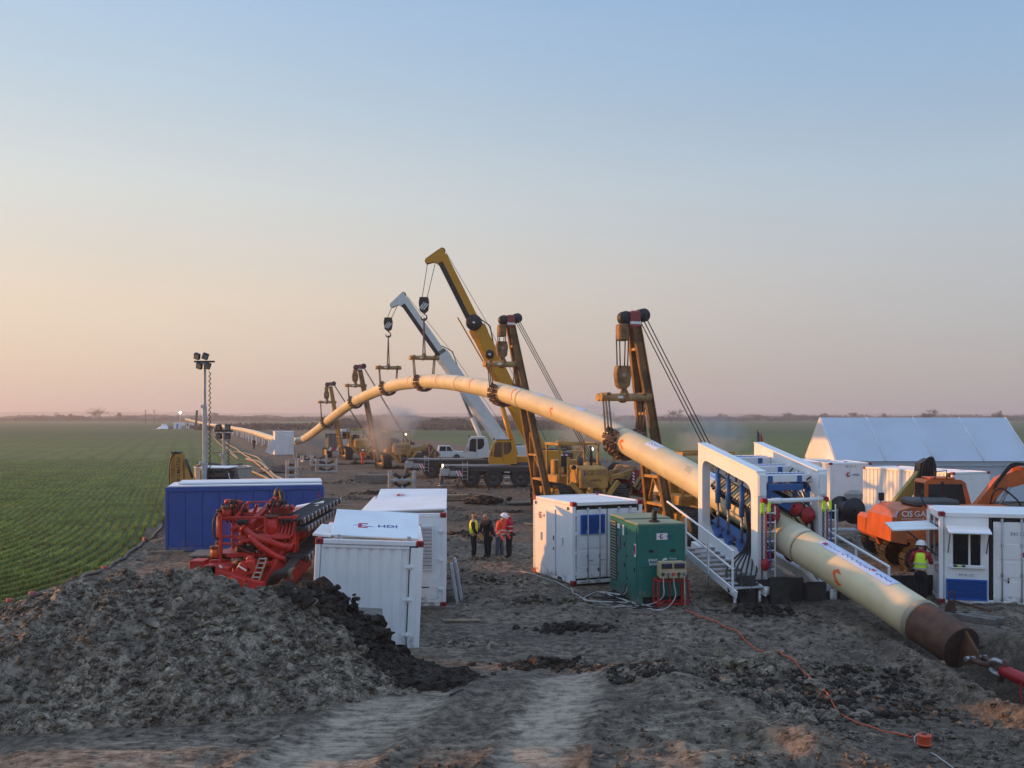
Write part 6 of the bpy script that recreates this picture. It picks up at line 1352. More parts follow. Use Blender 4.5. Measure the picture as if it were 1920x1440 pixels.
# small cabinets beyond it
cb = thing('fuel_cabinet', 'narrow faded red steel cabinet standing behind the white container', 'cabinet', W(601, 985, 34.5)-Vector((0, 0, .15)), R_(3)); cb.location.z = 0
MB().box((0, 0, .82), (.26, .4, 1.64)).build('cabinet_body', 'red_faded', cb); bx(cb, 'cabinet_door', 'red_faded', (0, -.21, .85), (.22, .02, 1.4)); bx(cb, 'handle', 'black_plastic', (.07, -.225, .9), (.02, .02, .1)); bx(cb, 'cabinet_top', 'black_plastic', (0, 0, 1.65), (.28, .42, .03))
pmp = thing('standpipe_pump', 'dark red pump with a blue grey valve beside the red cabinet', 'pump', Vector((cb.location.x+.45, 34.6, 0)))
MB().lathe((0, 0, .0), (0, 0, 1), [(0, .16), (.2, .16), (.25, .1), (.8, .1), (.9, .17), (1.3, .17), (1.45, .08), (1.5, .02)], 16).build('pump_body', 'rust_dark', pmp); tb(pmp, 'valve_pipe', 'galvanised', [(.26, 0, 0), (.26, 0, 1.3), (.20, 0, 1.42)], .05); MB().tube([(.28+.1*math.cos(a), -.05, 1.42+.1*math.sin(a)) for a in [.524*i for i in range(12)]], .016, 6, closed=True).build('hand_wheel', 'blue_hyd', pmp)
# ------------------------------------------------------------------ clutter of the working strip
rgc = random.Random(21)
SPOTS = [(700, 925), (830, 930), (860, 905), (690, 900), (655, 935), (812, 890), (675, 870), (790, 955), (980, 905), (960, 960), (1120, 935), (640, 905), (760, 975), (870, 975), (590, 880), (1165, 945), (1250, 935), (820, 1010), (905, 1000), (1015, 1125), (930, 1090), (1080, 1180), (1190, 1262), (870, 1205), (1420, 1150), (1560, 1170), (1380, 1250), (1010, 1245), (1300, 1290), (1500, 1300)]
for k, (px, py) in enumerate(SPOTS):
    g_ = G(px, py); n = 130; s = rgc.uniform(.25, .62)*(1.5 if py < 960 else .8); x = g_.x+RNG.normal(0, s*1.5, n); y = g_.y+RNG.normal(0, s*.8, n); rr_ = np.hypot((x-g_.x)/1.5, (y-g_.y)/.8)/s
    z = gz(x, y)+np.maximum(0, .42*s*(1.2-rr_))*RNG.random(n); o = clods('mud_heap', np.stack([x, y, z], -1), sizes(n, .03, .2*s+.06, 1.8), ('soil_wet', 'soil_clod', 'soil_heap')[k % 3], None, k % 2 == 0); o['label'] = 'churned heap of mud clods on the working strip'
def stack(label, px, py, n, L, w, h, rz, m='wood'):
    p = thing('timber_stack', label, 'timber stack', G(px, py), R_(rz), 'timber stacks')
    for i in range(n): bx(p, 'plank', m, (rgc.uniform(-.08, .08), (i % 3)*w*1.05, (i//3)*h*1.04+h/2), (L*rgc.uniform(.9, 1.05), w, h), (0, 0, rgc.uniform(-.03, .03)))
    return p
stack('low stack of pale timbers left of the debris pile', 842, 938, 6, 2.4, .25, .16, 10); stack('stack of grey timbers beside the tallest roller rack', 700, 905, 9, 3.0, .3, .2, -12, 'wood_grey'); stack('tan crane mats stacked left of the white mobile crane', 806, 868, 9, 3.2, .6, .22, 14, 'wood'); stack('single layer of grey planks in the mud near the workshop container', 985, 945, 3, 2.0, .25, .12, 20, 'wood_grey')
for k, (px, py, L, a) in enumerate(((640, 948, 2.2, 20), (1010, 985, 1.6, -30), (865, 1165, 1.0, 15), (1280, 1282, .9, 4), (950, 972, 1.2, 50), (1172, 925, 1.8, 8))):
    o_ = bx(None, 'loose_board', 'wood', (0, 0, .05), (L, .16, .04), (R_(4), R_(3), 0)); o_.location = at_g(px, py) if False else G(px, py); o_.rotation_euler = (0, 0, R_(a)); o_.location.z = float(gz(o_.location.x, o_.location.y)); tag(o_, 'loose pale board lying in the mud '+('above the ventilated container', 'left of the workshop container', 'right of the ventilated container', 'in front of the generator', 'behind the group of workers', 'beside the red barriers')[k], 'board')
# chain hanging from the swivel at the right edge
hc_ = thing('hanging_chain', 'red and pale lifting chain hanging at the right edge beside the swivel', 'chain', W(1914, 1300, 19.6).xy.to_3d())
for i in range(26):
    z = HC-(1285-780)/FPX*19.6-.048*i; ov = [(.02*math.cos(a)*(i % 2 == 0), .02*math.cos(a)*(i % 2), z+.034*math.sin(a)) for a in [.785*k for k in range(8)]]
    MB().tube(ov, .009, 5, closed=True).build('link', 'red_casting' if i < 9 else 'cable_white', hc_)
# ------------------------------------------------------------------ excavators, loaders, small vehicles
def excavator(name, label, loc, rz, m, dirn=1, letters=True, boom=True, group=None):
    "upper structure lies along x: counterweight at -x, boom towards +x"
    p = thing(name, label, 'excavator', loc, rz, group)
    for s in (-1, 1):
        c = thing_track(p, s)
    bx(p, 'car_body', 'dark_frame', (.6, 0, .72), (1.9, 1.5, .5)); MB().lathe((.6, 0, .92), (0, 0, 1), [(0, .6), (.16, .6), (.17, .4)], 24).build('slew_ring', 'dark_frame', p)
    out = [(-1.45, 1.12), (2.6, 1.12), (2.6, 1.55), (1.6, 1.62), (1.6, 2.14), (-1.0, 2.20), (-1.38, 2.10), (-1.58, 1.85), (-1.60, 1.35)]
    b = MB().prism(out, 'y', -1.25, 1.25).build('upper_body', m, p)
    MB().prism([(-1.70, 1.05), (-1.15, .95), (-1.15, 1.95), (-1.35, 2.05), (-1.64, 1.85)], 'y', -1.27, 1.27).build('counterweight', m, p)
    bx(p, 'belly_plate', m, (.4, 0, 1.06), (3.4, 2.4, .10)); bx(p, 'hood', 'grey_hood', (-.05, -.35, 2.32), (1.55, 1.4, .26), None, .08)
    for x in (-.5, .35): MB().ball((x, -1.0, 2.22), .06, 8, 5).build('hood_latch', m, p)
    bx(p, 'side_door', m, (.1, -1.262, 1.66), (1.5, .025, .8), None, .02); bx(p, 'side_door', m, (1.25, -1.262, 1.40), (.62, .025, .5), None, .02); bx(p, 'toolbox', m, (1.5, -.9, 2.2), (1.5, .62, .14), None, .03)
    if letters:
        text(p, 'lettering', 'CIS', .19, 'mark_white', (-1.34, -1.285, 1.90), bold=.02); text(p, 'lettering', 'GAZ', .19, 'mark_white', (-.92, -1.285, 1.90), sx=1.05); text(p, 'lettering', 'generations of energy', .06, 'mark_white', (-1.34, -1.285, 1.80)); bx(p, 'emblem', 'sticker_blue', (-1.50, -1.285, 1.98), (.06, .006, .24), (0, R_(18), 0), .001); bx(p, 'emblem', 'mark_red', (-1.45, -1.285, 1.96), (.03, .006, .14), (0, R_(18), 0), .001)
    cy(p, 'side_lamp', 'lamp_lit', (-.40, -1.28, 1.55), (0, 1, 0), .03, .02, 10) if letters else None
    # cab on the far side
    CX = -.55
    cbm = MB().prism([(x_+CX, z_) for x_, z_ in [(.55, 1.6), (2.05, 1.6), (2.15, 2.2), (1.95, 2.95), (1.80, 3.05), (.62, 3.05), (.55, 2.95)]], 'y', .15, 1.2).build('cab', m, p)
    for yy in (.135,):
        for w_ in ([(.66, 2.22), (1.08, 2.22), (1.08, 2.90), (.66, 2.90)], [(1.20, 2.0), (1.98, 2.1), (1.82, 2.90), (1.20, 2.90)]): MB().prism([(x_+CX, z_) for x_, z_ in w_], 'y', yy, yy+.012).build('cab_window', 'cab_glass', cbm)
    MB().add([(.54+CX, .25, 2.2), (.54+CX, 1.1, 2.2), (.54+CX, 1.1, 2.92), (.54+CX, .25, 2.92)], [(0, 1, 2, 3)]).build('rear_window', 'glass', cbm)
    bx(cbm, 'roof_hatch', m, (1.2+CX, .67, 3.09), (.9, .8, .08), None, .03); bx(cbm, 'cab_frame', 'black_plastic', (1.14+CX, .132, 2.5), (.09, .02, 1.0)); br(cbm, 'mirror_arm', 'black_plastic', (-.5, -1.2, 2.2), (-.75, -1.25, 2.75), .03)
    tb(cbm, 'grab_rail', 'black_plastic', [(.2, -.2, 3.1), (.2, -.2, 3.35), (.6, -.2, 3.4), (.6, -.2, 3.1)], .02, 6); cy(cbm, 'beacon', 'dark_frame', (1.0, .6, 3.2), (0, 0, 1), .06, .14, 10)
    if boom:
        n0 = set(p.children)
        bo = MB().prism([(1.55, 1.75), (1.75, 1.45), (2.3, 2.1), (2.9, 2.75), (3.6, 2.95), (5.2, 2.6), (5.3, 2.85), (3.9, 3.42), (3.3, 3.42), (2.65, 3.15)], 'y', -.30, .02).build('boom', m, p)
        for yy in (-.42, .12): tb(bo, 'boom_cylinder', m, [(2.15, yy, 1.35), (2.55, yy, 2.0)], .10, 14); tb(bo, 'piston_rod', 'steel', [(2.55, yy, 2.0), (3.0, yy, 2.85)], .055, 12)
        tb(bo, 'arm_cylinder', m, [(3.2, -.14, 3.5), (4.9, -.14, 3.25)], .10, 14)
        for k in range(4): tb(bo, 'hydraulic_hose', 'hose_black', spline([(2.5, -.33-.02*k, 2.75+.05*k), (2.9, -.35, 3.3+.05*k), (3.2, -.34, 3.55+.04*k), (3.7, -.33, 3.6), (4.2, -.32, 3.35)], 6), .025, 8)
        tb(bo, 'hydraulic_hose', 'hose_black', spline([(2.35, -.34, 2.0), (2.4, -.5, 2.6), (2.7, -.5, 2.8), (3.2, -.45, 2.45), (3.4, -.4, 2.2)], 6), .03, 8)
        st_ = MB().prism([(5.0, 3.0), (5.4, 2.9), (5.7, 1.2), (5.45, 1.1)], 'y', -.26, -.02).build('dipper', m, p); MB().prism([(5.3, 1.2), (5.9, 1.1), (5.6, .3), (4.9, .25), (4.8, .7)], 'y', -.6, .32).build('bucket', 'dark_frame', p)
        for o_ in set(p.children)-n0: o_.location.x -= .35
    return p
def thing_track(p, s):
    L, w, h = 3.6, .55, .82; r = h/2; S = L-h; per = 2*S+math.pi*2*r; n = 32; tr = MB()
    for i in range(n):
        d = per*i/n
        if d < S: x, z, a = -S/2+d, h, 0
        elif d < S+math.pi*r: a = (d-S)/r; x, z = S/2+math.sin(a)*r, r+math.cos(a)*r
        elif d < 2*S+math.pi*r: x, z, a = S/2-(d-S-math.pi*r), .02, math.pi
        else: a = (d-2*S-math.pi*r)/r+math.pi; x, z = -S/2+math.sin(a)*r, r+math.cos(a)*r
        tr.box((x+.6, s*.98, z), (per/n*.88, w, .05), (0, a, 0), .008); tr.box((x+.6, s*.98, z), (.035, w*.95, .12), (0, a, 0), .004)
    t = tr.build('track', 'rubber', p, 'stuff')
    for q_ in (-S/2, S/2): cy(t, 'sprocket', 'rust', (q_+.6, s*.98, r), (0, 1, 0), r*.78, w*.7, 18)
    for q_ in range(7): cy(t, 'track_roller', 'rust_dark', (.6-S/2+S*(q_+.5)/7, s*.98, .18), (0, 1, 0), .10, w*.8, 10)
    bx(t, 'track_frame', 'rust', (.6, s*.98, .42), (S, w*.5, .24)); return t
ex_o = excavator('excavator', 'muddy orange excavator with white lettering behind the office container', (14.55, 34.6, 0), R_(-2), 'orange_paint')
ex_y = excavator('excavator', 'yellow excavator standing in smoke far behind the lettered pipelayer', (4.0, 88, 0), R_(4), 'machine_yellow', letters=False)
# telescopic handler with folded olive boom
tl = thing('telehandler', 'orange telescopic loader with olive boom and black head behind the excavator', 'loader', (14.05, 37.2, 0), R_(-4))
for x in (.0, 2.4):
    for y in (-.95, .95): wheel(tl, (x, y, .58), .58, .42, (0, 1, 0), 'rubber', 'rust_dark')
bx(tl, 'chassis', 'dark_frame', (1.2, 0, .75), (3.2, 1.3, .4)); bx(tl, 'engine_cover', 'orange_paint', (-.1, -.75, 1.15), (1.0, .7, .85), None, .12); bx(tl, 'rear_body', 'orange_paint', (-.45, 0, 1.2), (.6, 2.1, .8), None, .12)
MB().prism([(-.72, .95), (-.55, .62), (.0, .55), (.0, 1.35), (-.6, 1.3)], 'y', -1.28, -1.05).build('mudguard', 'orange_paint', tl)
br(tl, 'telescopic_boom', 'olive_yellow', (.05, -.2, 1.55), (1.45, -.2, 3.35), .34, .40); br(tl, 'inner_boom', 'olive_yellow', (.2, -.2, 1.6), (1.6, -.2, 3.5), .26, .3)
MB().prism([(1.15, 1.9), (1.55, 1.9), (1.75, 2.6), (1.72, 3.5), (1.45, 3.72), (1.15, 3.55), (1.05, 2.8)], 'y', -.5, .1).build('boom_head', 'black_plastic', tl)
for k in range(5): tb(tl, 'boom_hose', 'hose_black', spline([(1.2+.06*k, -.52, 2.1), (1.15+.1*k, -.55, 2.9), (1.3+.08*k, -.52, 3.6), (1.6, -.5, 3.75-.05*k), (1.75, -.4, 3.2)], 6), .03, 8)
br(tl, 'link_bar', 'dark_frame', (1.05, -.52, 2.55), (1.75, -.52, 2.6), .10, .12)
for k, (x, z) in enumerate(((-.45, 2.35), (-.45, 1.75), (-.1, 1.8))): bx(tl, 'mirror', 'black_plastic', (x, -1.1, z), (.22, .06, .30), None, .03)
tb(tl, 'mirror_arm', 'black_plastic', [(-.3, -1.0, 1.5), (-.5, -1.08, 1.8), (-.45, -1.08, 2.3)], .02, 6)
# reel of hose behind the thruster
hr = thing('hose_reel', 'black drum reel of hose right of the pipe thruster', 'hose reel', W(1588, 1000, 41.5).xy.to_3d())
MB().lathe((0, 0, 1.35), (.3, -1, 0), [(-.5, .05), (-.5, .55), (-.44, .55), (-.42, .34), (.42, .34), (.44, .55), (.5, .55), (.5, .05)], 24).build('drum', 'black_plastic', hr); bx(hr, 'reel_frame', 'galvanised', (0, .1, .5), (.9, .9, .08)); bx(hr, 'tank', 'concrete', (.45, .5, 1.9), (.7, .6, .5), None, .15)
for x in (-.4, .4): br(hr, 'frame_leg', 'galvanised', (x, 0, 0), (x, 0, 1.4), .06)
# yellow digger arm and the loader cab behind the blue container
da = thing('backhoe', 'yellow folded digger arm with black lettering rising behind the blue container', 'digger', W(341, 980, 45).xy.to_3d())
br(da, 'arm_outer', 'machine_yellow', (-.36, 0, .8), (-.33, 0, 3.55), .22, .30); br(da, 'arm_inner', 'machine_yellow', (.0, 0, 1.2), (-.08, 0, 3.6), .34, .34); MB().prism([(.18, 3.3), (.30, 3.0), (.62, 2.3), (.60, 2.0), (.2, 2.1)], 'y', -.2, .2).build('bucket_link', 'machine_yellow', da); tb(da, 'arm_cylinder', 'dark_frame', [(.25, -.2, 3.35), (.55, -.2, 2.5)], .06); bx(da, 'knuckle', 'dark_frame', (-.22, 0, 3.62), (.42, .36, .12)); text(da, 'lettering', 'KOMATSU', .16, 'mark_black', (-.02, -.178, 2.35), (0, 0, 1), (-1, 0, 0), bold=.02); tb(da, 'hydraulic_hose', 'hose_black', spline([(-.45, -.15, 1.5), (-.5, -.2, 2.5), (-.45, -.2, 3.3), (-.2, -.2, 3.7)], 6), .03)
bx(da, 'base_frame', 'machine_yellow', (.3, .5, .9), (1.6, 1.6, .7), None, .05); 
for x in (-.4, 1.0):
    for y in (0, 1.1): wheel(da, (x, y, .45), .45, .3, (0, 1, 0))
lc = thing('wheel_loader', 'dark glazed cab of a loader with orange hood behind the blue container', 'loader', W(416, 980, 44).xy.to_3d())
MB().prism([(-.72, 1.5), (.55, 1.5), (.68, 2.1), (.45, 2.92), (.3, 3.0), (-.60, 3.0), (-.72, 2.9)], 'y', -.75, .75).build('cab', 'dark_frame', lc); bx(lc, 'cab_roof', 'white_roof', (-.1, 0, 3.02), (1.3, 1.5, .07), None, .03)
for w_ in ([(-.66, 2.25), (-.15, 2.25), (-.15, 2.9), (-.66, 2.9)], [(-.08, 2.25), (.5, 2.25), (.38, 2.88), (-.08, 2.9)]): MB().prism(w_, 'y', -.765, -.752).build('cab_window', 'glass', lc)
br(lc, 'white_strip', 'white_clean', (.62, -.7, 2.1), (.5, -.7, 2.8), .08, .05); bx(lc, 'wiper_gear', 'black_plastic', (.62, -.6, 2.75), (.2, .2, .4), None, .04); bx(lc, 'hood', 'orange_paint', (1.15, 0, 2.35), (.8, 1.1, .28), None, .08); bx(lc, 'body', 'orange_paint', (.3, 0, 1.2), (2.6, 1.4, .9), None, .08)
for x in (-.6, 1.2):
    for y in (-.8, .8): wheel(lc, (x, y, .6), .6, .42, (0, 1, 0))
# floodlight masts
def mast(label, px, Y, ztop, cable_side=1, down=False):
    p = thing('floodlight_mast', label, 'floodlight mast', W(px, 900, Y).xy.to_3d(), 0, 'floodlight masts')
    for k, (z0, z1, w) in enumerate(((0, ztop*.42, .21), (ztop*.42, ztop*.74, .15), (ztop*.74, ztop-.1, .10))): bx(p, 'mast_section', 'galvanised', (0, 0, (z0+z1)/2), (w, w, z1-z0)); bx(p, 'section_collar', 'galvanised', (-.06, 0, z1), (w+.06, w+.05, .14))
    bx(p, 'trailer_box', 'dark_frame', (0, .2, .55), (1.3, 1.2, .7)); 
    for x in (-.6, .6): wheel(p, (x, .2, .3), .3, .2, (1, 0, 0))
    pts = []
    for i in range(int(ztop*16)): pts.append((.22*cable_side+.045*math.cos(i*1.57), .045*math.sin(i*1.57), .8+i/16*(ztop-1.2)/ztop))
    tb(p, 'coiled_cable', 'hose_black', pts, .022, 5)
    bx(p, 'crossbar', 'black_plastic', (0, -.05, ztop-.05), (.9, .08, .08))
    for i in range(2):
        for j in range(2):
            c = (-.24+.36*i+(.06 if j else -.06), -.12-.06*j, ztop+.18-.42*j) if not down else (-.2+.42*i, -.15, ztop+.12-.42*j)
            l_ = bx(p, 'floodlight', 'black_plastic', c, (.27, .18, .28), (R_(18), R_(20) if not down else 0, R_(-20 if i == 0 else 15)), .03); bx(l_, 'lamp_glass', 'steel', (c[0], c[1]-.10, c[2]-.04), (.22, .02, .2), (R_(18), R_(20) if not down else 0, R_(-20 if i == 0 else 15)), .004)
    return p
mast('tall floodlight mast with coiled cable behind the blue container', 384, 43.2, HC+104/FPX*43.2)
mast('shorter floodlight mast with drooping lamps right of the tall one', 420, 47.5, HC-26/FPX*47.5, 1, True)
# octagonal tank
tk = thing('octagonal_tank', 'pale octagonal panel tank with liner behind the floodlight masts', 'tank', W(418, 900, 54).xy.to_3d())
for i in range(8):
    a = R_(22.5+45*i); c = Vector((math.cos(a)*1.42, math.sin(a)*1.42, 1.2)); bx(tk, 'tank_panel', 'concrete', c, (.08, 1.17, 2.55), (0, 0, a)); bx(tk, 'panel_cap', 'galvanised', c+Vector((0, 0, 1.31)), (.13, 1.2, .06), (0, 0, a))
MB().prism([(1.36*math.cos(R_(45*i)), 1.36*math.sin(R_(45*i))) for i in range(8)], 'z', 2.2, 2.3).build('liner', 'tarp', tk); tb(tk, 'rim_hose', 'hose_grey', spline([(-1.3, -.4, 2.6), (-.4, -1.0, 2.75), (.5, -.9, 2.62), (1.2, -.5, 2.7)], 6), .07)
# roller racks
def rack(label, px, py, w, lv, hl, rz=0, orient='front', group='stacked white roller racks'):
    g_ = G(px, py); p = thing('roller_rack', label, 'roller rack', g_, R_(rz), group); d = .8
    for x in (-w/2, w/2):
        for y in (-d/2, d/2): bx(p, 'post', 'galvanised', (x, y, lv*hl/2+.06), (.11, .11, lv*hl+.12))
    for k in range(lv):
        z = .10+k*hl
        for y in (-d/2, d/2): bx(p, 'rail', 'galvanised', (0, y, z), (w-.12, .09, .13))
        for x in (-w/2, w/2): bx(p, 'side_rail', 'galvanised', (x, 0, z), (.09, d-.12, .13)); bx(p, 'bearing', 'machine_yellow', (x*.78, -.2, z+.16), (.18, .14, .12))
        for s in (-1, 1): MB().lathe((s*w*.19, 0, z+.22), (s*.9, 0, .45), [(-w*.16, .03), (-w*.16, .13), (-w*.05, .10), (w*.05, .10), (w*.16, .13), (w*.16, .03)], 14).build('roller', 'black_plastic', p)
    return p
rack('tallest rack of stacked rollers in the mud above the ventilated container', 754, 951, 1.42, 4, .50)
rack('narrow stack of rollers just right of the blue container', 548, 907, .72, 3, .58)
rack('two tier roller rack lying left of the smoking pipelayer', 612, 886, 1.9, 2, .62, 8); rack('low roller rack nearest the white shelter', 566, 862, 1.7, 1, .7, -10); rack('low roller rack behind the two tier one', 598, 874, 1.6, 2, .55, 4); rack('single roller frame beside the narrow stack', 576, 866, 1.2, 1, .6, 30)
# red plastic barriers
ORD2 = 'first second third fourth fifth sixth seventh eighth'.split()
for k in range(8):
    px = 1186+10.5*k; py = 912+1.1*k; b_ = thing('barrier', ORD2[k]+' from the left in the row of red plastic barriers under the pipeline', 'barrier', G(px, py), R_(24+5*math.sin(k)), 'red plastic barriers')
    MB().prism([(-.55, .12), (.55, .12), (.55, .95), (.4, 1.0), (-.4, 1.0), (-.55, .95)], 'y', -.05, .05).build('panel', 'barrier_red', b_); bx(b_, 'white_band', 'mark_white', (0, -.055, .24), (.3, .01, .14))
    for x in (-.38, .38): bx(b_, 'foot', 'black_plastic', (x, 0, .05), (.12, .5, .08))
    for x in (-.25, 0, .25): bx(b_, 'rib', 'barrier_red', (x, -.055, .62), (.06, .03, .5))
# planks thrown on a brush pile
rgp = random.Random(11); dp = G(905, 944)
for k in range(7):
    o_ = bx(None, 'scrap_plank', 'wood', (0, 0, 0), (rgp.uniform(.7, 1.9), .14, .04), (rgp.uniform(-.2, .2), rgp.uniform(-.35, .25), 0)); o_.location = dp+Vector((rgp.uniform(-.7, .5), rgp.uniform(-.3, .3), .2+.06*k)); o_.rotation_euler = (0, 0, rgp.uniform(-.5, .9)); tag(o_, 'pale scrap plank on the small debris pile behind the workers', 'plank', 'scrap planks on the debris pile')
n = 160; o = clods('debris_soil', np.stack([dp.x+.1+RNG.normal(0, .55, n), dp.y+RNG.normal(0, .4, n), np.abs(RNG.normal(.1, .12, n))], -1), sizes(n, .05, .2, 1.5), 'soil_wet'); o['label'] = 'dark soil of the small debris pile'
# hoses and pipes lying left of the right of way
HL = 'tan hoses lying along the field edge'
for k, px in enumerate(([(395, 850), (430, 848), (455, 850), (480, 858), (492, 868), (500, 878)], [(400, 815), (420, 828), (450, 848), (470, 862), (490, 878)], [(425, 838), (435, 852), (447, 862)], [(462, 862), (485, 868), (505, 885), (520, 898), (540, 908)], [(490, 880), (505, 890), (515, 902)], [(470, 885), (490, 893), (505, 903)], [(398, 818), (410, 832), (432, 846), (444, 858)])):
    cable('ground_hose', ('straight tan hose reaching out over the wheat', 'long tan hose along the field edge', 'short kinked hose at the field edge', 'thick tan hose ending near the narrow roller stack', 'thin hose beside the dark tarpaulin', 'pale hose beside the octagonal tank', 'second long hose hugging the wheat edge')[k], 'hose_tan', ground_line(px, .12), (.10, .10, .09, .15, .09, .09, .08)[k], 'hose', HL)
fh = cable('field_hose', 'grey hose with red couplings along the near edge of the wheat', 'hose_grey', ground_line([(-40, 1150), (0, 1137), (60, 1118), (120, 1100), (195, 1068), (240, 1040), (280, 1012), (305, 988), (330, 968)], .06), .06, 'hose')
for px, py in ((18, 1133), (196, 1068), (60, 1117), (272, 1018)):
    g_ = G(px, py); o_ = cy(fh, 'coupling', 'red_faded', (g_.x, g_.y, float(gz(g_.x, g_.y))+.08), (.75, .6, 0), .10, .16, 12)
tp = G(522, 884); tpo = MB(); vs = []
for i in range(9):
    for j in range(7): u, v = i/8-.5, j/6-.5; vs.append((tp.x+u*2.6, tp.y+v*5, .55*math.exp(-(u*u*9+v*v*5))*(1+.4*math.sin(i*2.1+j))+.03))
tag(tpo.add(vs, [(i*7+j, (i+1)*7+j, (i+1)*7+j+1, i*7+j+1) for i in range(8) for j in range(6)], True).build('tarpaulin', 'rust_dark'), 'dark brown crumpled tarpaulin left of the narrow roller stack', 'tarpaulin')
# little flag on the thruster's neighbour and white pickups behind
fg = thing('site_flag', 'small striped red yellow blue flag flying above the pipe thruster', 'flag', W(1420, 860, 42).xy.to_3d()); tb(fg, 'flag_pole', 'dark_frame', [(0, 0, 0), (0, 0, HC-(806-780)/FPX*42)], .018)
zt = HC-(808-780)/FPX*42
for k, m_ in enumerate(('mark_blue', 'glove_yellow', 'mark_red')): MB().add([(.02+.07*k, 0, zt-.02*k), (.09+.07*k, .03, zt-.10-.1*k), (.12+.07*k, .04, zt-.58-.02*k), (.03+.06*k, 0, zt-.55)], [(0, 1, 2, 3)]).build('flag_stripe', m_, fg)
def pickup(label, loc, rz, m='crane_white'):
    p = thing('pickup_truck', label, 'pickup', loc, rz, 'parked pickups')
    MB().prism([(-2.4, .45), (2.4, .45), (2.45, .85), (2.35, 1.05), (1.2, 1.12), (.75, 1.75), (-.6, 1.78), (-.75, 1.12), (-2.4, 1.12)], 'y', -.85, .85).build('body', m, p)
    for w_ in ([(.28, 1.15), (1.02, 1.15), (.66, 1.66), (.28, 1.68)], [(-.55, 1.15), (.18, 1.15), (.18, 1.68), (-.48, 1.70)]):
        for yy in (-.862, .85): MB().prism(w_, 'y', yy, yy+.012).build('side_window', 'glass', p)
    for x in (-1.5, 1.5):
        for y in (-.78, .78): wheel(p, (x, y, .38), .38, .24, (0, 1, 0))
    for y in (-.6, .6): bx(p, 'headlight', 'sticker', (2.43, y, .82), (.05, .32, .14))
    for x in (2.46, -2.44): bx(p, 'bumper', 'dark_frame', (x, 0, .52), (.12, 1.7, .2))
    return p
pickup('white pickup parked far behind the white mobile crane cab', W(832, 850, 118).xy.to_3d(), R_(8)); pickup('pale pickup half hidden between thruster and pipe', W(1290, 880, 62).xy.to_3d(), R_(30))
# crawler machine standing under the low end of the arch
cm = thing('crawler_machine', 'white cabbed crawler machine with grille under the low end of the arch', 'crawler', W(632, 870, 128).xy.to_3d(), RZP)
for s in (-1, 1): crawler(cm, s*1.25, 4.0, .7, 1.1, 'rubber', 26)
bx(cm, 'engine_house', 'grey_hood', (-.55, 0, 2.1), (1.6, 2.6, 1.9), None, .06); bx(cm, 'cab', 'crane_white', (.95, -.4, 2.5), (1.2, 1.6, 2.2), None, .06); bx(cm, 'cab_window', 'glass', (.95, -1.21, 2.8), (.9, .02, .9)); 
for k in range(9): br(cm, 'grille_bar', 'galvanised', (-1.3+.17*k, -1.32, 1.3), (-1.3+.17*k, -1.32, 2.9), .05)
bx(cm, 'front_beam', 'grey_frame', (0, -2.0, 1.1), (3.0, .3, .6)); 
for k in range(6): bx(cm, 'stripe', ('mark_white', 'mark_red')[k % 2], (-1.2+.48*k, -2.16, 1.1), (.3, .01, .5), (0, R_(30), 0), .002)
# old wooden plank caught on the heap
pk_ = tag(bx(None, 'board', 'wood_grey', (0, 0, 0), (.62, .3, .05), (R_(20), R_(4), R_(8))), 'weathered board sticking out of the soil heap before the corrugated container', 'board'); pk_.location = W(690, 1148, 21.3)
sx_ = thing('dry_stalks', 'few dry pale stalks lying on the mud in the foreground', 'stalks', G(1440, 1390))
for k in range(5): a = rgp.uniform(0, 6.28); z0 = float(gz(sx_.location.x, sx_.location.y)); tb(sx_, 'stalk', 'hose_tan', [(0, 0, z0+.02), (.22*math.cos(a), .22*math.sin(a), z0+.06), (.45*math.cos(a+.4), .40*math.sin(a+.4), z0+.03)], .008, 5)
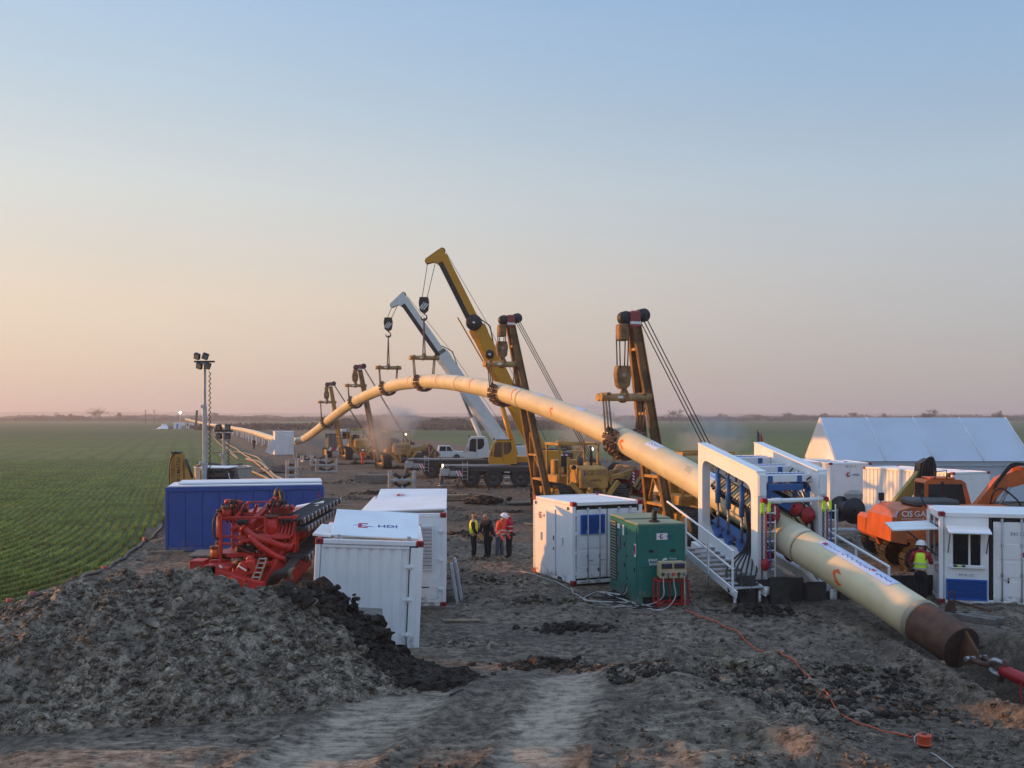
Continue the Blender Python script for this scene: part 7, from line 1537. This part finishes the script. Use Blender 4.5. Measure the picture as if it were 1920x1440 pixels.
# ------------------------------------------------------------------ people
def skin(name, m, parent, vs, es, sub=1, sq=.86):
    me = bpy.data.meshes.new(name); me.from_pydata([v[:3] for v in vs], es, []); me.materials.append(MATS[m]); o = link(name, me, parent)
    md = o.modifiers.new('Skin', 'SKIN'); md.use_smooth_shade = True; sk = me.skin_vertices[0].data
    for i, v in enumerate(vs): r = v[3]; sk[i].radius = (r, r*(v[4] if len(v) > 4 else 1))
    sk[0].use_root = True
    sb = o.modifiers.new('Subdivision', 'SUBSURF'); sb.levels = sub; sb.render_levels = sub; return o
def person(label, loc, rz, h=1.77, jacket='hivis_yellow', sleeves=None, trousers='cloth_black', boots='boot_brown', head='beanie', headm='cloth_black', gloves='skin', arms=((.26, -.10, 1.10), (.24, -.28, .92)), arms2=None, lean=0.0, stride=.0, nod=.0, vest=None, bands=True, hood=None, group=None):
    "faces -y; origin between the feet"
    p = thing('person', label, 'person', loc, rz, group); k = h/1.77; p.scale = (k, k, k); L = lean
    sh = Vector((0, -L*.55, 1.42)); hip = Vector((0, 0, .93)); nk = Vector((0, -L*.62, 1.50)); hd = Vector((0, -L*.75-nod*.05, 1.63-nod*.02))
    arms2 = arms2 or arms; A = []
    for s, (e, w) in ((-1, arms), (1, arms2)): A.append((s, Vector((s*.185, sh.y, 1.40)), Vector((s*e[0], e[1]-L*.5, e[2])), Vector((s*w[0], w[1]-L*.5, w[2]))))
    # body: one continuous skin from feet to head
    vs = [(*hip, .14), (0, -L*.2, 1.12, .13), (0, -L*.45, 1.32, .14), (*nk, .055), (hd.x, hd.y, hd.z-.06, .075), (*hd, .10), (hd.x, hd.y, hd.z+.07, .085)]; es = [(0, 1), (1, 2), (2, 3), (3, 4), (4, 5), (5, 6)]
    vs += [(hd.x, hd.y-.105, hd.z-.015, .016)]; es += [(5, 7)]
    for s, a, e, w in A:
        i = len(vs); d = (w-e).normalized(); vs += [(*a, .05), (*e, .04), (*w, .032), (*(w+d*.07), .038, .6)]; es += [(2, i), (i, i+1), (i+1, i+2), (i+2, i+3)]
        x = Vector((0, 1, 0)).cross(d); x = x.normalized() if x.length > .1 else Vector((1, 0, 0)); y = d.cross(x)
        for f in range(4):
            o_ = w+d*.11+y*(.03-.02*f); j = len(vs); ln = (.035, .042, .038, .028)[f]; vs += [(*o_, .009), (*(o_+d*ln+x*.012), .008), (*(o_+d*ln*1.6+x*.035), .007)]; es += [(i+3, j), (j, j+1), (j+1, j+2)]
        j = len(vs); o_ = w+d*.05+y*.04; vs += [(*o_, .011), (*(o_+d*.035+y*.015), .009)]; es += [(i+3, j), (j, j+1)]
    for s in (-1, 1):
        i = len(vs); vs += [(s*.095, 0, .88, .08), (s*.10, -.02-s*stride*.5, .50, .055), (s*.10, -s*stride, .10, .04), (s*.11, -.13-s*stride, .04, .035)]; es += [(0, i), (i, i+1), (i+1, i+2), (i+2, i+3)]
    b = skin('body', 'skin', p, vs, es)
    for s in (-1, 1): MB().ball((hd.x+s*.035, hd.y-.088, hd.z+.01), .012, 6, 4).build('eye', 'cloth_black', p)
    # jacket
    vs = [(0, 0, .86, .165), (0, -L*.1, 1.02, .172), (0, -L*.35, 1.22, .180), (0, -L*.5, 1.37, .160), (0, nk.y, 1.47, .085)]; es = [(0, 1), (1, 2), (2, 3), (3, 4)]
    sl = sleeves or jacket
    if sl == jacket:
        for s, a, e, w in A: i = len(vs); vs += [(*a, .085), (*e, .068), (*(e.lerp(w, .92)), .055)]; es += [(3, i), (i, i+1), (i+1, i+2)]
    skin('jacket', jacket, p, vs, es)
    if sl != jacket:
        for s, a, e, w in A: skin('sleeve', sl, p, [(*(a+Vector((-s*.03, 0, 0))), .092), (*a.lerp(e, .5), .080), (*e, .070), (*(e.lerp(w, .92)), .056)], [(0, 1), (1, 2), (2, 3)])
    if vest: skin('vest', vest, p, [(0, 0, .88, .182), (0, -L*.1, 1.02, .188), (0, -L*.35, 1.22, .194), (0, -L*.5, 1.36, .196), (0, nk.y, 1.44, .125)], [(0, 1), (1, 2), (2, 3), (3, 4)])
    if bands:
        r_ = .205 if vest else .190
        for z in ((.98, 1.12) if not bands == 'high' else (1.02, 1.18)):
            pts = [(r_*1.02*math.cos(a), -L*.3+r_*.98*math.sin(a), z) for a in [.3927*i for i in range(16)]]; o_ = []
            for (x, y, zz) in pts: o_ += [(x, y, zz-.022), (x, y, zz+.022)]
            MB().add(o_, [(2*i, (2*i+2) % 32, (2*i+3) % 32, 2*i+1) for i in range(16)], True).build('reflective_band', 'reflective', p)
        for s, a, e, w in A:
            c = e.lerp(w, .45); MB().lathe(c, (w-e), [(-.02, .066), (.02, .063)], 12).build('sleeve_band', 'reflective', p)
    # trousers and boots
    vs = [(0, 0, .95, .150), (0, 0, .86, .150)]; es = [(0, 1)]
    for s in (-1, 1): i = len(vs); vs += [(s*.095, 0, .76, .105), (s*.10, -.02-s*stride*.5, .48, .082), (s*.10, -s*stride, .13, .075)]; es += [(1, i), (i, i+1), (i+1, i+2)]
    skin('trousers', trousers, p, vs, es)
    for s in (-1, 1): skin('boot', boots, p, [(s*.10, -s*stride, .26, .066), (s*.10, -s*stride, .07, .062), (s*.11, -.10-s*stride, .05, .052), (s*.115, -.17-s*stride, .045, .045)], [(0, 1), (1, 2), (2, 3)])
    if gloves != 'skin':
        for s, a, e, w in A:
            d = (w-e).normalized(); x = Vector((0, 1, 0)).cross(d); x = x.normalized() if x.length > .1 else Vector((1, 0, 0)); y = d.cross(x)
            vs = [(*w, .045), (*(w+d*.08), .050, .7)]; es = [(0, 1)]
            for f in range(4): o_ = w+d*.12+y*(.036-.024*f); j = len(vs); vs += [(*o_, .014), (*(o_+d*.045+x*.015), .012), (*(o_+d*.075+x*.035), .010)]; es += [(1, j), (j, j+1), (j+1, j+2)]
            j = len(vs); o_ = w+d*.05+y*.05; vs += [(*o_, .016), (*(o_+d*.04+y*.015), .012)]; es += [(1, j), (j, j+1)]
            skin('glove', gloves, p, vs, es)
    if head == 'helmet':
        MB().lathe((hd.x, hd.y, hd.z+.015), (0, nod*-.35, 1), [(0, .155), (.012, .155), (.02, .132), (.06, .130), (.10, .110), (.13, .07), (.145, .01)], 20).build('helmet', headm, p)
        bx(p, 'helmet_peak', headm, (hd.x, hd.y-.15, hd.z+.02), (.16, .07, .015), (R_(12), 0, 0)); skin('hair', 'cloth_black', p, [(hd.x, hd.y+.02, hd.z+.01, .108), (hd.x, hd.y+.03, hd.z-.05, .09)], [(0, 1)])
    else:
        skin('hat', headm, p, [(hd.x, hd.y+.015, hd.z+.025, .112), (hd.x, hd.y+.01, hd.z+.085, .088)], [(0, 1)])
        skin('scarf', headm if head == 'beanie' else jacket, p, [(0, nk.y-.01, 1.49, .085), (0, nk.y-.01, 1.54, .08)], [(0, 1)])
    if hood: skin('hood', hood, p, [(0, nk.y+.05, 1.47, .11), (0, nk.y+.07, 1.53, .095)], [(0, 1)])
    return p
def at(px, py): g_ = G(px, py); g_.z = float(gz(g_.x, g_.y)); return g_
person('worker in a yellow high visibility jacket and black hood standing left of the group', at(888, 1048), R_(82), 1.80, 'hivis_yellow', 'cloth_black', 'cloth_black', 'boot_brown', 'beanie', 'cloth_black', 'glove_yellow', arms=((.26, -.04, 1.13), (.22, -.20, .92)), bands=False)
person('worker in dark navy overalls and grey hood in the group', at(915, 1044), R_(-35), 1.70, 'cloth_navy', None, 'cloth_navy', 'cloth_black', 'cap', 'hood_grey', 'cloth_black', arms=((.28, -.02, 1.12), (.30, -.06, .86)), lean=.16, nod=1.0, bands=False, stride=.05, hood='jacket_red')
person('worker in an orange red jacket, jeans and white helmet in the group', at(936, 1050), R_(62), 1.76, 'hivis_orange', None, 'jeans', 'boot_tan', 'helmet', 'helmet_white', 'hivis_orange', arms=((.24, .06, 1.12), (.24, -.12, .92)), lean=.18, nod=1.5, stride=.06)
person('worker in a red jacket with white bands and black beanie, right of the group', at(955, 1047), R_(-110), 1.79, 'jacket_red', None, 'cloth_navy', 'cloth_black', 'cap', 'cloth_black', 'glove_blue', arms=((.27, -.04, 1.12), (.27, -.10, .88)), lean=.05, bands='high', hood='jacket_red')
pr5 = at(1724, 1122); pr5 = Vector((11.68, 28.2, -.02))
person('worker in a yellow vest and white helmet standing at the office container hatch', pr5, R_(150), 1.76, 'jacket_red', None, 'cloth_black', 'cloth_black', 'helmet', 'helmet_white', 'skin', arms=((.27, -.12, 1.13), (.20, -.34, 1.10)), lean=.10, vest='hivis_lime', hood='jacket_red')
person('dark clothed worker walking beside the far pipeline', at(476, 843), R_(20), 1.75, 'cloth_navy', None, 'cloth_navy', 'cloth_black', 'cap', 'cloth_black', stride=.14, bands=False); person('worker in yellow vest bending beside the white pipe shelter', at(508, 846), R_(60), 1.7, 'cloth_navy', None, 'cloth_navy', 'cloth_black', 'helmet', 'helmet_white', lean=.35, vest='hivis_lime', bands=False)
person('operator in orange standing on the far pipelayer track', at(680, 872)+Vector((0, 0, .0)), R_(30), 1.7, 'hivis_orange', None, 'hivis_orange', 'cloth_black', 'helmet', 'helmet_white', lean=.1, bands=False)
# ------------------------------------------------------------------ far trees, hedges, camp
def tree(label, px, Y, h, w, seed, name='bare_tree', group='bare trees on the horizon'):
    rg = random.Random(seed); p = thing(name, label, 'tree', W(px, 780, Y).xy.to_3d(), rg.uniform(0, 6), group); segs = []; tips = []
    def grow_(a, d, L, r, lv):
        b = a+d*L; segs.append((a, b, r, r*.62))
        if lv >= 5: tips.append(b); return
        for k in range(rg.choice((2, 3, 3)) if lv else 6):
            v = Vector((rg.gauss(0, 1), rg.gauss(0, 1), rg.gauss(0, .6))).normalized(); q_ = (d*.9+v*(.62+.06*lv)+Vector((0, 0, .02))).normalized(); grow_(a.lerp(b, rg.uniform(.28 if lv == 0 else .55, 1.0)), q_, L*rg.uniform(.62, .85), r*.6, lv+1)
    grow_(Vector((0, 0, 0)), Vector((rg.uniform(-.08, .08), 0, 1)).normalized(), 1.0, .11, 0)
    zs = [s_[1].z for s_ in segs]; xs = [abs(s_[1].x) for s_ in segs]; fz, fx = h/max(zs), w/2/max(xs)
    def S(v): return Vector((v.x*fx, v.y*fx, v.z*fz))
    tr, cw_ = MB(), MB()
    for i, (a, b, r0_, r1_) in enumerate(segs):
        (tr if r0_ > .05 else cw_).tube([S(a), S(b)], [max(r0_*h*.16, .05), max(r1_*h*.16, .05)], 4 if r0_ > .05 else 3, False)
    for t in tips:                                   # twig fans
        for k in range(3):
            v = Vector((rg.gauss(0, 1), rg.gauss(0, 1), rg.gauss(.3, .8))).normalized()*h*.10; cw_.add([S(t), S(t)+v, S(t)+v*.6+Vector((.12*h*.1, 0, .1*h*.1))], [(0, 1, 2)])
    tr.build('trunk', 'bark', p); cw_.build('crown', 'twig', p); return p
for k, (px, Y, h, w, lab) in enumerate(((1258, 620, 9.5, 15, 'round bare tree left of the tall pipelayer ropes on the horizon'), (1142, 640, 8.5, 12, 'bare tree seen just above the pipeline on the horizon'), (1740, 560, 9.0, 9.5, 'single dark bare tree above the middle of the tent roof'), (1868, 700, 9.0, 11, 'bare tree above the right end of the tent roof'),
     (188, 930, 13, 20, 'largest round bare tree on the left horizon'), (110, 960, 9, 10, 'small rounded tree left of the largest on the left horizon'), (224, 940, 9, 6, 'narrow tree right of the largest on the left horizon'), (132, 970, 8, 8, 'second small tree on the left horizon'), (888, 760, 10, 9, 'bare tree showing between the two crane booms'),
     (1355, 900, 8, 12, 'low bare tree right of the pipelayer ropes'), (1480, 930, 9, 14, 'low spreading tree left of the tent'), (1600, 950, 9, 13, 'low hazy tree above the tent gable'), (1660, 960, 8, 8, 'small hazy tree left of the single dark tree'), (402, 900, 9, 9, 'hazy tree behind the far camp'), (1420, 960, 7, 8, 'tiny hazy tree left of the tent ridge'), (1545, 940, 8, 9, 'small hazy tree over the tent peak'))):
    tree(lab, px, Y, h, w, 100+k)
def band(name, label, m, Y0, x0, x1, hgt, n, size, dep, seed, curve=0):
    rg = np.random.default_rng(seed); x = rg.uniform(x0, x1, n); y = Y0+rg.uniform(-dep, dep, n)+curve*x
    hv = hgt*(.55+.9*vnoise(x/size/9, x*0, seed)**1.3); z = rg.random(n)**.8*hv; a = rg.random(n)*3.14; s = size*rg.uniform(.5, 1.3, n)
    dx, dy = np.cos(a)*s, np.sin(a)*s
    V = np.stack([np.stack([x-dx, y-dy, z-.2*s], -1), np.stack([x+dx, y+dy, z-.1*s], -1), np.stack([x+dx*rg.uniform(-.6, .6, n), y+dy*.3, z+s*1.1], -1)], 1).reshape(-1, 3)
    o = mesh_np(name, V, np.arange(len(V)).reshape(-1, 3), m, kind='stuff'); o['label'] = label; return o
band('hedgerow', 'long brown hedgerow along the horizon', 'hedge', 985, -900, 900, 3.4, 26000, 1.2, 14, 1); band('hedgerow', 'second brown hedgerow beyond the first', 'hedge', 1400, -1100, 1100, 4.2, 16000, 2.2, 20, 2); band('bushes', 'dark low bushes across the far wheat field', 'bush', 560, -108, 60, 2.6, 9000, .8, 3, 3)
band('bushes', 'brown scrub along the far right of way', 'hedge', 420, -120, 40, 1.6, 9000, .7, 60, 5)
# far low hills: part of the ground itself, faint in the haze
hx = np.linspace(-4100, 4100, 160); hz = 19*(.45+.8*vnoise(hx/900, hx*0, 12))+5*vnoise(hx/160, hx*0, 14)
V = []; 
for i, x in enumerate(hx): V += [(x, 3600, -2), (x, 3900, hz[i]), (x, 4600, hz[i]*.6)]
mat('far_hill', (.075, .085, .07), .95, 0, .2, .004)
n = len(hx); mesh_np('hills', np.array(V), [(3*i+j, 3*i+3+j, 3*i+4+j, 3*i+1+j) for i in range(n-1) for j in range(2)], 'far_hill', kind='structure', smooth=True)
for k, px in enumerate((273, 289)):
    p = thing('power_pole', ('left', 'right')[k]+' of two bare poles on the left horizon', 'pole', W(px, 780, 700).xy.to_3d(), 0, 'power poles'); tb(p, 'pole', 'bark', [(0, 0, 0), (0, 0, 9.6)], .22); bx(p, 'crossarm', 'bark', (0, 0, 9.0), (1.8, .2, .2)); bx(p, 'insulator', 'concrete', (0, 0, 9.5), (.3, .3, .4)); 
# far camp where the string ends
fc = W(337, 800, 430)
lm = thing('lit_floodlight', 'small bright lit floodlight on a mast at the far camp', 'floodlight mast', W(338, 780, 430).xy.to_3d()); tb(lm, 'mast', 'galvanised', [(0, 0, 0), (0, 0, 6.7)], .15); MB().ball((0, -.1, 6.85), .42, 10, 6).build('lamp', 'lamp_far', lm)
hp = W(302, 800, 395); v = []; 
for i in range(11):
    for j in range(7): u, w_ = i/10-.5, j/6-.5; v.append((hp.x+u*6.4, hp.y+w_*5, max(0, 2.0*math.exp(-((u-.18)**2*12+w_*w_*8))*(1+.3*math.sin(3*i+j)))))
tag(MB().add(v, [(i*7+j, (i+1)*7+j, (i+1)*7+j+1, i*7+j+1) for i in range(10) for j in range(6)], True).build('tarp_heap', 'tarp'), 'white tarpaulin covered heap at the far edge of the wheat', 'tarp heap')
for k, (px, py, w_, d_, h_, m_) in enumerate(((336, 795, 2.6, 6, 2.6, 'white_paint'), (358, 797, 3.0, 3, 2.2, 'white_paint'), (325, 800, 5, 2, .9, 'grey_frame'), (352, 801, 6, 2, 1.0, 'galvanised'), (372, 800, 4, 3, 1.4, 'grey_frame'))):
    l = W(px, 780, 400).xy.to_3d(); p = thing('site_cabin' if k < 2 else 'equipment_crate', ('white site cabin left of the dark mast at the far camp', 'white striped cabin beside the dark mast at the far camp', 'low grey crate beside the tarp heap', 'low pale crate in the middle of the far camp', 'dark grey crate right of the dark mast')[k], 'cabin' if k < 2 else 'crate', l)
    bx(p, 'body', m_, (0, 0, h_/2), (w_, d_, h_)); bx(p, 'roof', 'white_roof' if k < 2 else 'dark_frame', (0, 0, h_+.06), (w_+.1, d_+.1, .1)); bx(p, 'door', 'blue_vent' if k == 0 else 'red_faded', (w_*.1, -d_/2-.02, h_*.42), (w_*.3, .03, h_*.75))
dm = thing('drill_mast', 'small dark mast standing by the far end of the pipeline', 'mast', W(367, 780, 400).xy.to_3d()); br(dm, 'mast', 'dark_frame', (0, 0, 0), (.5, 0, 7.6), .9, .7); bx(dm, 'base', 'dark_frame', (0, 0, .8), (2.6, 2.2, 1.6))
# ------------------------------------------------------------------ smoke and evening haze
def volmat(name, col, dens, noisy=None, aniso=.2):
    m = bpy.data.materials.new(name); m.use_nodes = True; nt = m.node_tree; nt.nodes.clear(); out = nt.nodes.new('ShaderNodeOutputMaterial'); v = nt.nodes.new('ShaderNodeVolumePrincipled'); v.inputs['Color'].default_value = (*col, 1); v.inputs['Anisotropy'].default_value = aniso; v.inputs['Density'].default_value = dens; nt.links.new(v.outputs[0], out.inputs['Volume'])
    if noisy:
        tc = _n(nt, 'ShaderNodeTexCoord'); g = tc.outputs['Object']; ln = _n(nt, 'ShaderNodeVectorMath', operation='LENGTH'); nt.links.new(g, ln.inputs[0])
        n_ = noise(nt, g, noisy, 4, .6); fall = maprange(nt, ln.outputs['Value'], 1.0, .15, 0, 1); d = mth(nt, 'MULTIPLY', mth(nt, 'MULTIPLY', maprange(nt, n_, .36, .66), fall), dens); nt.links.new(d, v.inputs['Density'])
    MATS[name] = m; return m
volmat('smoke', (.88, .90, .93), .9, 1.7)
for k, (px, py, Y, sx, sy, sz, lab) in enumerate(((722, 808, 99, 3.2, 2.6, 3.6, 'pale exhaust smoke drifting round the left pipelayer'), (1120, 800, 60, 3.4, 2.4, 2.0, 'thin exhaust smoke behind the lettered pipelayer'), (1335, 822, 48, 2.2, 2.0, 1.7, 'thin exhaust smoke above the pipe thruster'), (752, 790, 104, 2.6, 2.4, 2.2, 'second puff of exhaust smoke right of the left pipelayer boom'))):
    o = MB().ball((0, 0, 0), 1.0, 20, 12).build('smoke', 'smoke', None, 'stuff'); o.location = W(px, py, Y); o.scale = (sx, sy, sz); o['label'] = lab
volmat('haze_air', (.93, .93, .97), .00044, None, .3)
hz_ = MB().box((0, 2350, 17), (9200, 7300, 40), None, .0).build('haze', 'haze_air', None, 'stuff'); hz_['label'] = 'thin evening haze over the plain'
